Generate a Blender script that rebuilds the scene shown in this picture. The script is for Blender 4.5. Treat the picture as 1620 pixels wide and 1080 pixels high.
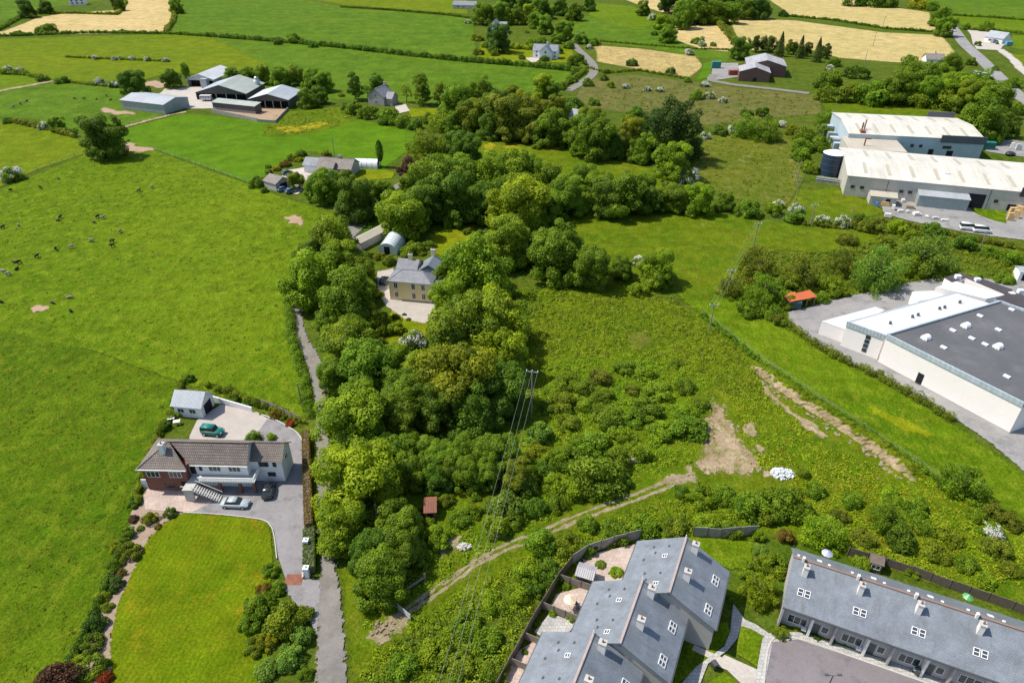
import bpy, bmesh, math, random
import numpy as np
from mathutils import Vector, Matrix
from mathutils.geometry import tessellate_polygon
for o in list(bpy.data.objects): bpy.data.objects.remove(o)
scene = bpy.context.scene
C = scene.collection
# ---------------------------------------------------------------- camera, sky, sun, exposure
PITCH, H, FPX = math.radians(33.0), 81.0, 1080.0
cam = bpy.data.cameras.new('camera'); camo = bpy.data.objects.new('camera', cam); C.objects.link(camo)
cam.lens = 24.0; cam.sensor_width = 36.0; cam.clip_start = 0.5; cam.clip_end = 12000
camo.location = (0, 0, H); camo.rotation_euler = (math.pi/2 - PITCH, 0, 0)
scene.camera = camo
SUN_EL, SHADOW_AZ = math.radians(57), math.radians(-11)      # shadows fall to the right, a little towards the camera
world = bpy.data.worlds.new('World'); scene.world = world; world.use_nodes = True
wn = world.node_tree.nodes; wl = world.node_tree.links
sky = wn.new('ShaderNodeTexSky'); sky.sky_type = 'NISHITA'; sky.sun_disc = False
sky.sun_elevation = SUN_EL
_sd = Vector((-math.cos(SHADOW_AZ), -math.sin(SHADOW_AZ), 0))    # horizontal direction towards the sun
sky.sun_rotation = math.atan2(_sd.x, _sd.y)
bg = wn['Background']; bg.inputs['Strength'].default_value = 0.14
wl.new(sky.outputs[0], bg.inputs['Color'])
sun = bpy.data.lights.new('sun', 'SUN'); sun.energy = 4.7; sun.angle = math.radians(0.5); sun.color = (1, 0.94, 0.82)
suno = bpy.data.objects.new('sun', sun); C.objects.link(suno)
_dir = Vector((_sd.x*math.cos(SUN_EL), _sd.y*math.cos(SUN_EL), math.sin(SUN_EL)))
suno.rotation_euler = _dir.to_track_quat('Z', 'Y').to_euler(); suno.location = (0, 0, 300)
scene.view_settings.view_transform = 'Standard'; scene.view_settings.look = 'None'
scene.view_settings.exposure = 0.28; scene.view_settings.gamma = 1.0
scene.cycles.max_bounces = 5; scene.cycles.diffuse_bounces = 3; scene.cycles.glossy_bounces = 2
scene.cycles.transmission_bounces = 2; scene.cycles.transparent_max_bounces = 10
scene.cycles.use_denoising = True
scene.cycles.denoiser = 'OPENIMAGEDENOISE'; scene.cycles.denoising_input_passes = 'RGB_ALBEDO_NORMAL'
scene.cycles.caustics_reflective = False; scene.cycles.caustics_refractive = False

# ---------------------------------------------------------------- helpers
def G(px, py, z=0.0):
    """photo pixel -> point on the plane at height z"""
    u, v = (px-810)/FPX, (540-py)/FPX
    c, s = math.cos(PITCH), math.sin(PITCH)
    d = Vector((u, c+v*s, -s+v*c))
    t = (H-z)/(-d.z)
    return Vector((d.x*t, d.y*t, z))
def mpp(px, py, z=0.0):
    """metres per photo pixel at that ground point (across the view)"""
    p = G(px, py, z); c, s = math.cos(PITCH), math.sin(PITCH)
    return (p.y*c + (H-z)*s)/FPX
def link(o, parent=None):
    C.objects.link(o)
    if parent is not None: o.parent = parent
    return o
def tag(o, label=None, cat=None, group=None, kind=None):
    if label: o['label'] = label
    if cat: o['category'] = cat
    if group: o['group'] = group
    if kind: o['kind'] = kind
    return o
def empty(name, loc, rz=0.0, label=None, cat=None, group=None):
    o = bpy.data.objects.new(name, None); o.empty_display_size = 0.5
    o.location = loc; o.rotation_euler = (0, 0, rz)
    return tag(link(o), label, cat, group)
def frame_at(name, p0, p1, label, cat, group=None, z=0.0):
    """Empty at p0 with local x along p0->p1 (photo pixels at height z), local y away from the viewer"""
    a, b = G(*p0, z), G(*p1, z); d = b-a
    return empty(name, (a.x, a.y, 0), math.atan2(d.y, d.x), label, cat, group), d.length
class MB:
    def __init__(s): s.v = []; s.f = []
    def poly(s, pts):
        n = len(s.v); s.v += [tuple(p) for p in pts]; s.f.append(tuple(range(n, n+len(pts)))); return s
    def box(s, x0, x1, y0, y1, z0, z1):
        n = len(s.v)
        s.v += [(x0,y0,z0),(x1,y0,z0),(x1,y1,z0),(x0,y1,z0),(x0,y0,z1),(x1,y0,z1),(x1,y1,z1),(x0,y1,z1)]
        s.f += [tuple(n+i for i in q) for q in ((3,2,1,0),(4,5,6,7),(0,1,5,4),(1,2,6,5),(2,3,7,6),(3,0,4,7))]; return s
    def slab(s, pts, t):
        """polygon (counter-clockwise from above) given thickness t below its face"""
        P = [Vector(p) for p in pts]; nrm = Vector((0,0,0))
        for i in range(len(P)):
            a, b = P[i], P[(i+1) % len(P)]
            nrm += Vector(((a.y-b.y)*(a.z+b.z), (a.z-b.z)*(a.x+b.x), (a.x-b.x)*(a.y+b.y)))
        nrm.normalize()
        if nrm.z < 0: P.reverse(); nrm = -nrm
        n = len(s.v); k = len(P)
        s.v += [tuple(p) for p in P] + [tuple(p-nrm*t) for p in P]
        s.f.append(tuple(range(n, n+k))); s.f.append(tuple(range(n+2*k-1, n+k-1, -1)))
        for i in range(k):
            j = (i+1) % k; s.f.append((n+i, n+k+i, n+k+j, n+j))
        return s
    def prism(s, pts, z0, z1):
        return s.slab([(p[0], p[1], z1) for p in pts], z1-z0)
    def bar(s, a, b, w, h=None):
        """rectangular bar from a to b"""
        a, b = Vector(a), Vector(b); h = h or w; d = (b-a).normalized()
        up = Vector((0,0,1)) if abs(d.z) < 0.95 else Vector((1,0,0))
        r = d.cross(up).normalized()*w/2; u = r.cross(d).normalized()*h/2
        n = len(s.v)
        s.v += [tuple(q) for q in (a-r-u, a+r-u, a+r+u, a-r+u, b-r-u, b+r-u, b+r+u, b-r+u)]
        s.f += [tuple(n+i for i in q) for q in ((0,1,2,3),(7,6,5,4),(0,4,5,1),(1,5,6,2),(2,6,7,3),(3,7,4,0))]; return s
    def tube(s, pts, rads, k=8, cap=True):
        n0 = len(s.v); P = [Vector(p) for p in pts]
        for i, p in enumerate(P):
            d = (P[min(i+1, len(P)-1)]-P[max(i-1, 0)]).normalized()
            up = Vector((0,0,1)) if abs(d.z) < 0.9 else Vector((1,0,0))
            r = d.cross(up).normalized(); u = r.cross(d).normalized()
            for j in range(k):
                a = 2*math.pi*j/k; s.v.append(tuple(p+(r*math.cos(a)+u*math.sin(a))*rads[i]))
        for i in range(len(P)-1):
            for j in range(k):
                a = n0+i*k+j; b = n0+i*k+(j+1) % k; s.f.append((a, b, b+k, a+k))
        if cap:
            s.f.append(tuple(n0+j for j in range(k-1, -1, -1))); m = n0+(len(P)-1)*k; s.f.append(tuple(m+j for j in range(k)))
        return s
    def mesh(s, name, m=None, smooth=False):
        me = bpy.data.meshes.new(name); me.from_pydata(s.v, [], s.f)
        bm = bmesh.new(); bm.from_mesh(me); bmesh.ops.recalc_face_normals(bm, faces=bm.faces); bm.to_mesh(me); bm.free()
        if m: me.materials.append(m)
        if smooth: me.polygons.foreach_set('use_smooth', [True]*len(me.polygons))
        return me
    def build(s, name, m, parent=None, smooth=False):
        return link(bpy.data.objects.new(name, s.mesh(name, m, smooth)), parent)
def objm(name, me, parent=None, loc=(0,0,0), rz=0.0):
    o = bpy.data.objects.new(name, me); o.location = loc; o.rotation_euler = (0, 0, rz); return link(o, parent)

# ---------------------------------------------------------------- materials
def newmat(name):
    m = bpy.data.materials.new(name); m.use_nodes = True
    nt = m.node_tree; b = nt.nodes['Principled BSDF']; return m, nt, b
def nd(nt, t, **kw):
    n = nt.nodes.new(t)
    for k, v in kw.items():
        if k.startswith('_'): setattr(n, k[1:], v)
        else:
            key = int(k[1:]) if k[0] == 'i' and k[1:].isdigit() else k.replace('__', ' ')
            if hasattr(v, 'is_output'): nt.links.new(v, n.inputs[key])
            else: n.inputs[key].default_value = v
    return n
def rgba(c): return (c[0], c[1], c[2], 1)
def mixc(nt, fac, a, b, blend='MIX'):
    n = nt.nodes.new('ShaderNodeMix'); n.data_type = 'RGBA'; n.blend_type = blend
    for sock, v in ((n.inputs[0], fac), (n.inputs[6], a), (n.inputs[7], b)):
        if hasattr(v, 'is_output'): nt.links.new(v, sock)
        elif isinstance(v, (tuple, list)): sock.default_value = rgba(v)
        else: sock.default_value = v
    return n.outputs[2]
def ramp(nt, fac, lo, hi, a=0.0, b=1.0):
    n = nd(nt, 'ShaderNodeMapRange', Value=fac); n.inputs[1].default_value = lo; n.inputs[2].default_value = hi
    n.inputs[3].default_value = a; n.inputs[4].default_value = b; return n.outputs[0]
def noise(nt, co, scale, detail=3.0, rough=0.55):
    return nd(nt, 'ShaderNodeTexNoise', Vector=co, Scale=scale, Detail=detail, Roughness=rough).outputs[0]
def pos(nt): return nt.nodes.new('ShaderNodeNewGeometry').outputs['Position']
def objc(nt): return nt.nodes.new('ShaderNodeTexCoord').outputs['Object']
def math_(nt, op, a, b=0.0):
    n = nt.nodes.new('ShaderNodeMath'); n.operation = op
    for i, v in enumerate((a, b)):
        if hasattr(v, 'is_output'): nt.links.new(v, n.inputs[i])
        else: n.inputs[i].default_value = v
    return n.outputs[0]
def setbump(nt, b, height, strength, dist):
    bp = nd(nt, 'ShaderNodeBump', Height=height, Strength=strength, Distance=dist)
    nt.links.new(bp.outputs[0], b.inputs['Normal'])
def scl(nt, co, s, rz=0.0):
    return nd(nt, 'ShaderNodeMapping', Vector=co, Scale=s, Rotation=(0, 0, rz)).outputs[0]
def grass_mat(name, c1, c2, c3, big=0.03, tuft=0.5, fine=2.2, bump=0.7, dist=0.35, stripe=None, spots=None, amt=0.75):
    m, nt, b = newmat(name); p = pos(nt)
    n1 = noise(nt, p, big, 4, 0.6); n2 = noise(nt, scl(nt, p, (1, .72, 1)), tuft, 5, 0.65); n3 = noise(nt, p, fine, 4, 0.7)
    col = mixc(nt, ramp(nt, n1, .35, .65), c1, c2)
    col = mixc(nt, ramp(nt, n2, .46, .72, 0, amt), col, c3)
    if spots:
        v = noise(nt, p, spots[1], 5, .7)
        col = mixc(nt, ramp(nt, v, spots[2], spots[2]+.09), col, spots[0])
    br = math_(nt, 'MULTIPLY', ramp(nt, n3, .28, .72, .52, 1.48), ramp(nt, noise(nt, p, tuft*.45, 5, .7), .3, .7, .74, 1.26))
    hgt = math_(nt, 'ADD', n2, math_(nt, 'MULTIPLY', n3, .45))
    if stripe:
        w = nd(nt, 'ShaderNodeTexWave', Vector=scl(nt, p, (1, 1, 1), stripe[1]), Scale=stripe[0], Distortion=2.0, Detail=2.0, Detail__Scale=.4).outputs[1]
        br = math_(nt, 'MULTIPLY', br, ramp(nt, w, 0, 1, 1-stripe[2], 1+stripe[2]))
    col = mixc(nt, 1.0, col, nd(nt, 'ShaderNodeCombineColor', Red=br, Green=br, Blue=br).outputs[0], 'MULTIPLY')
    nt.links.new(col, b.inputs['Base Color']); b.inputs['Roughness'].default_value = .85
    b.inputs['Specular IOR Level'].default_value = .03
    setbump(nt, b, hgt, bump, dist); return m
def rough_mat(name, c1, c2, scale=.6, fine=4.0, rough=.85, bump=.4, dist=.05, stain=None, local=False, spec=.3, fv=None):
    fv = (.05 if local else .18) if fv is None else fv
    m, nt, b = newmat(name); p = objc(nt) if local else pos(nt)
    n1 = noise(nt, p, scale, 5, .65); n2 = noise(nt, p, fine, 4, .7)
    col = mixc(nt, ramp(nt, n1, .33, .67), c1, c2)
    if stain: col = mixc(nt, ramp(nt, noise(nt, p, stain[1], 6, .7), .52, .68, 0, stain[2]), col, stain[0])
    br = ramp(nt, n2, .25, .75, 1-fv, 1+fv)
    col = mixc(nt, 1.0, col, nd(nt, 'ShaderNodeCombineColor', Red=br, Green=br, Blue=br).outputs[0], 'MULTIPLY')
    nt.links.new(col, b.inputs['Base Color']); b.inputs['Roughness'].default_value = rough
    b.inputs['Specular IOR Level'].default_value = spec
    setbump(nt, b, n2, bump, dist); return m
def course_mat(name, c1, c2, mortar, bw, bh, mort=.02, rough=.75, bump=.5, face='xz', spec=.3, weather=None):
    """small tiles, slates or bricks in courses too fine to pick apart"""
    m, nt, b = newmat(name); p = objc(nt)
    if face == 'wall':    # mix x and y so every upright face shows the bond
        sp = nd(nt, 'ShaderNodeSeparateXYZ', Vector=p)
        xy = math_(nt, 'ADD', sp.outputs[0], sp.outputs[1])
        p2 = nd(nt, 'ShaderNodeCombineXYZ', X=xy, Y=sp.outputs[2]).outputs[0]
    else:
        sp = nd(nt, 'ShaderNodeSeparateXYZ', Vector=p); i, j = {'xy': (0, 1), 'yx': (1, 0), 'xz': (0, 2), 'yz': (1, 2)}[face]
        p2 = nd(nt, 'ShaderNodeCombineXYZ', X=sp.outputs[i], Y=sp.outputs[j]).outputs[0]
    br = nd(nt, 'ShaderNodeTexBrick', Vector=p2, Scale=1.0, Color1=rgba(c1), Color2=rgba(c2), Mortar=rgba(mortar))
    br.inputs['Mortar Size'].default_value = mort; br.inputs['Brick Width'].default_value = bw; br.inputs['Row Height'].default_value = bh
    n1 = noise(nt, p, .5, 5, .7); k = ramp(nt, n1, .3, .7, .78, 1.2)
    n2 = noise(nt, p, 6.0, 3, .7); k = math_(nt, 'MULTIPLY', k, ramp(nt, n2, .3, .7, .88, 1.12))
    col = mixc(nt, 1.0, br.outputs[0], nd(nt, 'ShaderNodeCombineColor', Red=k, Green=k, Blue=k).outputs[0], 'MULTIPLY')
    if weather: col = mixc(nt, ramp(nt, noise(nt, scl(nt, p, (1, .35, .35)), .8, 7, .75), .5, .66, 0, .75), col, weather)
    nt.links.new(col, b.inputs['Base Color']); b.inputs['Roughness'].default_value = rough; b.inputs['Specular IOR Level'].default_value = spec
    setbump(nt, b, math_(nt, 'SUBTRACT', n2, br.outputs[1]), bump, .03); return m
def sheet_mat(name, c, c2, pitch=.3, axis='x', rough=.45, metal=0.0, streak=.25, bump=.6):
    """profiled metal or fibre-cement sheet with ribs and streaks"""
    m, nt, b = newmat(name); p = objc(nt)
    sp = nd(nt, 'ShaderNodeSeparateXYZ', Vector=p); a = sp.outputs[0 if axis == 'x' else 1]
    w = math_(nt, 'SINE', math_(nt, 'MULTIPLY', a, 2*math.pi/pitch))
    sc = (1.2, .05, .05) if axis == 'x' else (.05, 1.2, .05)
    st = noise(nt, scl(nt, p, sc), 1.0, 5, .7); n1 = noise(nt, p, .12, 4, .6); n3 = noise(nt, p, 1.5, 4, .7)
    col = mixc(nt, ramp(nt, st, .42, .7, 0, streak*1.6), c, c2)
    k = math_(nt, 'MULTIPLY', ramp(nt, n1, .3, .7, .9, 1.1), ramp(nt, n3, .3, .7, .93, 1.07))
    col = mixc(nt, 1.0, col, nd(nt, 'ShaderNodeCombineColor', Red=k, Green=k, Blue=k).outputs[0], 'MULTIPLY')
    nt.links.new(col, b.inputs['Base Color']); b.inputs['Roughness'].default_value = rough; b.inputs['Metallic'].default_value = metal
    setbump(nt, b, w, bump, .03); return m
def plain(name, c, rough=.5, metal=0.0, spec=.5, vary=.1, alpha=None):
    m, nt, b = newmat(name); n = noise(nt, objc(nt), 1.3, 4, .65); k = ramp(nt, n, .3, .7, 1-vary, 1+vary)
    col = mixc(nt, 1.0, c, nd(nt, 'ShaderNodeCombineColor', Red=k, Green=k, Blue=k).outputs[0], 'MULTIPLY')
    nt.links.new(col, b.inputs['Base Color']); b.inputs['Roughness'].default_value = rough; b.inputs['Metallic'].default_value = metal
    b.inputs['Specular IOR Level'].default_value = spec
    if alpha is not None: b.inputs['Alpha'].default_value = alpha
    return m
def tint_mat(name, rough=.4, spec=.5, coat=0.0):
    m, nt, b = newmat(name); oi = nt.nodes.new('ShaderNodeObjectInfo')
    n = noise(nt, objc(nt), 2.0, 3, .6); k = ramp(nt, n, .3, .7, .92, 1.08)
    col = mixc(nt, 1.0, oi.outputs['Color'], nd(nt, 'ShaderNodeCombineColor', Red=k, Green=k, Blue=k).outputs[0], 'MULTIPLY')
    nt.links.new(col, b.inputs['Base Color']); b.inputs['Roughness'].default_value = rough; b.inputs['Specular IOR Level'].default_value = spec
    b.inputs['Coat Weight'].default_value = coat; return m
def leaf_mat(name, dark, light, trans=.3):
    m, nt, b = newmat(name); oi = nt.nodes.new('ShaderNodeObjectInfo')
    at = nt.nodes.new('ShaderNodeAttribute'); at.attribute_name = 'tone'
    col = mixc(nt, at.outputs['Fac'], dark, light)
    col = mixc(nt, 1.0, col, oi.outputs['Color'], 'MULTIPLY')
    hs = nd(nt, 'ShaderNodeHueSaturation', Color=col, Value=ramp(nt, oi.outputs['Random'], 0, 1, .88, 1.12), Hue=ramp(nt, oi.outputs['Random'], 0, 1, .492, .508)).outputs[0]
    nt.links.new(hs, b.inputs['Base Color']); b.inputs['Roughness'].default_value = .55; b.inputs['Specular IOR Level'].default_value = .25
    tr = nd(nt, 'ShaderNodeBsdfTranslucent', Color=hs)
    mx = nt.nodes.new('ShaderNodeMixShader'); mx.inputs[0].default_value = trans
    nt.links.new(b.outputs[0], mx.inputs[1]); nt.links.new(tr.outputs[0], mx.inputs[2])
    nt.links.new(mx.outputs[0], nt.nodes['Material Output'].inputs[0]); return m
MAT = {}
MAT['ground'] = grass_mat('rough_pasture', (.05,.092,.006), (.078,.105,.01), (.115,.13,.02), .025, .4, 1.8, .8, .4)
MAT['meadow'] = grass_mat('lush_meadow', (.070,.132,.003), (.108,.168,.005), (.168,.208,.012), .018, .5, 2.6, 1.0, .5, amt=.9, spots=((.036,.09,.001), .3, .61))
MAT['meadow2'] = grass_mat('dark_meadow', (.058,.112,.003), (.086,.138,.004), (.138,.172,.009), .018, .42, 2.4, 1.0, .55, amt=.9, spots=((.03,.075,.001), .3, .61))
MAT['bright'] = grass_mat('reseeded_grass', (.066,.145,.004), (.078,.158,.005), (.10,.168,.008), .03, .3, 2.0, .3, .12, amt=.5)
MAT['pasture'] = grass_mat('far_pasture', (.058,.122,.006), (.08,.14,.008), (.12,.17,.015), .015, .2, 1.0, .6, .4)
MAT['olive'] = grass_mat('yellow_pasture', (.088,.138,.003), (.118,.155,.004), (.16,.18,.008), .015, .3, 1.3, .6, .4)
MAT['rushes'] = grass_mat('rushy_grass', (.068,.105,.007), (.115,.128,.012), (.16,.15,.035), .04, .4, 1.8, .9, .5, spots=((.22,.18,.08), .12, .60))
MAT['rough'] = grass_mat('rank_grass', (.06,.118,.003), (.105,.14,.005), (.155,.165,.014), .06, .5, 2.2, .9, .5, spots=((.23,.19,.07), .2, .63))
MAT['heath'] = grass_mat('heathy_grass', (.085,.10,.022), (.12,.115,.03), (.16,.14,.05), .03, .3, 1.4, .8, .5, spots=((.22,.17,.08), .1, .62))
MAT['lawn'] = grass_mat('mown_lawn', (.078,.130,.002), (.108,.146,.003), (.155,.162,.006), .09, .35, 3.5, .25, .08, stripe=(.42, .12, .07), spots=((.20,.165,.008), .085, .545), amt=.6)
MAT['lawn2'] = grass_mat('dry_lawn', (.11,.165,.003), (.16,.18,.005), (.2,.185,.01), .12, .5, 3.0, .3, .1)
MAT['stubble'] = grass_mat('cut_silage', (.46,.35,.16), (.40,.30,.12), (.50,.40,.21), .02, .3, 1.2, .4, .15, stripe=(.16, 1.35, .10))
MAT['stubble2'] = grass_mat('dry_stubble', (.38,.31,.12), (.44,.34,.15), (.34,.29,.11), .025, .3, 1.2, .4, .15, stripe=(.12, 1.3, .09))
MAT['buttercup'] = grass_mat('buttercups', (.26,.22,.012), (.20,.19,.012), (.36,.28,.012), .1, .5, 2.5, .5, .2)
MAT['tawny'] = grass_mat('tawny_reeds', (.42,.32,.13), (.36,.27,.11), (.17,.15,.05), .05, .3, .9, .8, .5)
MAT['lane'] = rough_mat('worn_lane_asphalt', (.165,.152,.14), (.225,.208,.19), .35, 5, .9, .3, .03, ((.145,.14,.12), .3, .9))
MAT['tarmac'] = rough_mat('drive_tarmac', (.21,.20,.205), (.26,.245,.25), .3, 6, .9, .3, .02, ((.13,.128,.13), .35, .8))
MAT['carpark'] = rough_mat('car_park_tarmac', (.175,.155,.165), (.205,.185,.195), .2, 6, .9, .25, .02, ((.12,.11,.118), .3, .8))
MAT['yard'] = rough_mat('yard_tarmac', (.22,.213,.213), (.29,.28,.272), .12, 3, .9, .3, .03, ((.15,.147,.147), .2, .9))
MAT['concrete'] = rough_mat('yard_concrete', (.40,.36,.32), (.47,.43,.385), .25, 3, .9, .2, .02, ((.38,.33,.28), .3, .6))
MAT['paving'] = course_mat('garden_paving', (.42,.33,.285), (.47,.375,.325), (.32,.255,.22), .6, .6, .02, .85, .2, 'xy')
MAT['pale_paving'] = course_mat('pale_paving', (.44,.43,.41), (.36,.35,.335), (.25,.245,.235), .5, .5, .03, .85, .2, 'xy')
MAT['gravel'] = rough_mat('house_gravel', (.37,.33,.30), (.43,.385,.35), .5, 8, .95, .5, .03)
MAT['dirt'] = rough_mat('bare_earth', (.23,.165,.09), (.38,.295,.19), .3, 1.6, .95, 1.0, .25, ((.12,.14,.02), .35, .98), fv=.35)
MAT['mud'] = rough_mat('trodden_mud', (.30,.20,.13), (.38,.27,.18), .4, 3, .95, .6, .1)
MAT['bed'] = rough_mat('flower_bed_soil', (.26,.19,.14), (.33,.25,.19), .8, 5, .95, .6, .08)
MAT['trackstone'] = rough_mat('track_stones', (.20,.155,.09), (.31,.25,.165), .7, 3, .95, .8, .12, ((.12,.14,.025), .5, .98), fv=.3)
MAT['slate'] = course_mat('blue_slate', (.19,.215,.25), (.215,.24,.275), (.17,.19,.22), .3, .22, .03, .42, .4, 'xy', weather=(.145,.15,.16))
MAT['slate_old'] = course_mat('old_slate', (.20,.20,.235), (.26,.26,.29), (.14,.14,.16), .3, .24, .02, .55, .4, 'xy')
MAT['tile'] = course_mat('brown_concrete_tiles', (.225,.185,.16), (.275,.23,.205), (.12,.10,.09), .33, .30, .05, .8, .9, 'xy', weather=(.155,.13,.115))
MAT['tile_tan'] = course_mat('tan_tiles', (.24,.21,.19), (.29,.25,.225), (.16,.14,.13), .33, .30, .03, .8, .6, 'xy')
MAT['brick'] = course_mat('red_brown_brick', (.21,.075,.05), (.26,.10,.065), (.17,.10,.075), .23, .08, .012, .85, .4, 'wall')
MAT['white'] = rough_mat('white_render', (.76,.77,.79), (.80,.80,.80), .4, 5, .85, .15, .02, ((.66,.66,.66), .5, .35), True)
MAT['cream'] = rough_mat('cream_render', (.80,.66,.33), (.83,.70,.37), .4, 5, .85, .1, .01, ((.70,.58,.32), .5, .5), True)
MAT['offwhite'] = rough_mat('pinkish_white_render', (.83,.77,.72), (.86,.81,.77), .3, 4, .85, .1, .01, ((.76,.69,.63), .35, .35), True)
MAT['dash'] = rough_mat('grey_pebbledash', (.40,.375,.36), (.46,.43,.41), .5, 9, .95, .6, .03, None, True)
MAT['stonewall'] = rough_mat('grey_stone', (.33,.31,.28), (.43,.40,.36), 1.2, 4, .95, .9, .08, ((.25,.24,.2), .8, .6))
MAT['tancladding'] = sheet_mat('tan_cladding', (.50,.475,.42), (.42,.40,.35), .35, 'x', .6)
MAT['bluecladding'] = sheet_mat('pale_blue_cladding', (.42,.51,.57), (.36,.44,.49), .35, 'x', .6)
MAT['cream_roof'] = sheet_mat('cream_roof_sheets', (.60,.575,.51), (.47,.44,.37), .33, 'x', .55, 0, .45)
MAT['tan_roof'] = sheet_mat('tan_roof_sheets', (.47,.42,.335), (.40,.35,.27), .33, 'x', .5, 0, .35)
MAT['rooflight'] = plain('grp_rooflight', (.45,.405,.31), .35, 0, .5, .15)
MAT['dark_fascia'] = sheet_mat('dark_grey_fascia', (.085,.095,.115), (.11,.12,.14), .35, 'x', .5)
MAT['black_fascia'] = sheet_mat('black_fascia', (.03,.03,.035), (.05,.05,.055), .35, 'x', .5)
MAT['felt'] = rough_mat('dark_roof_felt', (.085,.088,.098), (.115,.117,.125), .12, 3, .85, .2, .03, ((.16,.16,.165), .15, .6), True)
MAT['felt2'] = rough_mat('purple_black_felt', (.055,.048,.055), (.075,.066,.072), .2, 3, .85, .2, .03, None, True)
MAT['whiteroof'] = sheet_mat('white_roof_sheets', (.60,.62,.65), (.50,.52,.54), .5, 'x', .5, 0, .35, .3)
MAT['greyband'] = sheet_mat('grey_blue_fascia', (.36,.42,.46), (.46,.51,.55), .5, 'x', .5, 0, .5)
MAT['tin'] = sheet_mat('galvanised_sheets', (.42,.445,.475), (.34,.355,.37), .25, 'x', .45, .2, .4)
MAT['tin_white'] = sheet_mat('bright_tin_sheets', (.58,.59,.60), (.46,.46,.45), .25, 'x', .45, .1, .35)
MAT['tin_green'] = sheet_mat('lichened_sheets', (.34,.375,.335), (.28,.30,.27), .25, 'x', .7, 0, .5)
MAT['tin_grey'] = sheet_mat('grey_shed_cladding', (.29,.34,.335), (.25,.285,.28), .25, 'x', .6, 0, .4)
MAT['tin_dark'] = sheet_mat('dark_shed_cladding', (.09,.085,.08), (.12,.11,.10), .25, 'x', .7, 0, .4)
MAT['brown_clad'] = sheet_mat('brown_cladding', (.145,.075,.065), (.17,.09,.075), .3, 'x', .6, 0, .3)
MAT['grey_roof'] = sheet_mat('grey_roof_sheets', (.31,.30,.32), (.40,.39,.40), .3, 'x', .6, 0, .7)
MAT['rust'] = sheet_mat('rusty_red_sheets', (.25,.095,.06), (.19,.075,.05), .25, 'x', .8, 0, .5)
MAT['orange'] = sheet_mat('orange_sheets', (.50,.115,.03), (.38,.10,.035), .3, 'x', .7, 0, .4)
MAT['red_ridge'] = rough_mat('clay_ridge_tiles', (.26,.16,.125), (.23,.15,.125), 1, 5, .85, .4, .03)
MAT['pink_ridge'] = rough_mat('faded_ridge_tiles', (.42,.33,.30), (.34,.27,.25), 1, 5, .85, .4, .03)
MAT['glass'] = plain('window_glass', (.035,.045,.05), .06, 0, .6, .3)
MAT['skyglass'] = plain('rooflight_glass', (.06,.065,.075), .08, 0, .6, .2)
MAT['pvc'] = plain('white_frame', (.80,.80,.80), .4, 0, .4, .04)
MAT['brownframe'] = plain('dark_frame', (.10,.06,.045), .5)
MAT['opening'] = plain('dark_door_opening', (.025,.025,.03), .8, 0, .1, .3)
MAT['darkgrey'] = plain('dark_grey_paint', (.08,.085,.09), .5)
MAT['wood'] = rough_mat('weathered_timber', (.23,.19,.155), (.30,.255,.215), 2, 8, .9, .4, .02, None, True)
MAT['wood_dark'] = rough_mat('dark_timber', (.13,.105,.085), (.18,.15,.12), 2, 8, .9, .4, .02, None, True)
MAT['conc_wall'] = rough_mat('pale_concrete', (.42,.40,.375), (.48,.46,.43), .8, 6, .9, .25, .02, None, True)
MAT['stain_wall'] = rough_mat('weathered_concrete_wall', (.26,.245,.225), (.38,.36,.33), 1.2, 6, .95, .5, .04, ((.14,.14,.10), .7, .7), True)
MAT['steel'] = plain('galvanised_steel', (.52,.54,.56), .4, .6)
MAT['pole'] = rough_mat('creosoted_pole', (.21,.185,.16), (.27,.24,.21), 2, 8, .9, .3, .02, None, True)
MAT['cable'] = plain('weathered_cable', (.34,.38,.35), .5, .2)
MAT['tankblue'] = plain('navy_tank_paint', (.02,.04,.085), .4)
MAT['poly'] = plain('polythene_skin', (.80,.82,.84), .35, 0, .5, .05)
MAT['polyglass'] = plain('hazy_polythene', (.62,.68,.68), .25, 0, .5, .08)
MAT['tint'] = tint_mat('coloured_paint', .45)
MAT['carpaint'] = tint_mat('car_paint', .25, .5, .8)
MAT['tyre'] = plain('black_rubber', (.02,.02,.022), .8)
MAT['lamp'] = plain('lamp_lens', (.7,.7,.68), .15)
MAT['hide'] = tint_mat('cattle_hide', .7, .2)
MAT['bark'] = rough_mat('bark', (.12,.10,.075), (.18,.155,.12), 2, 8, .95, .6, .05, None, True)
MAT['leaf'] = leaf_mat('broad_leaf', (.115,.20,.010), (.30,.405,.022), .45)
MAT['blossom'] = leaf_mat('white_blossom', (.62,.62,.52), (.80,.80,.74), .15)

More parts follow.
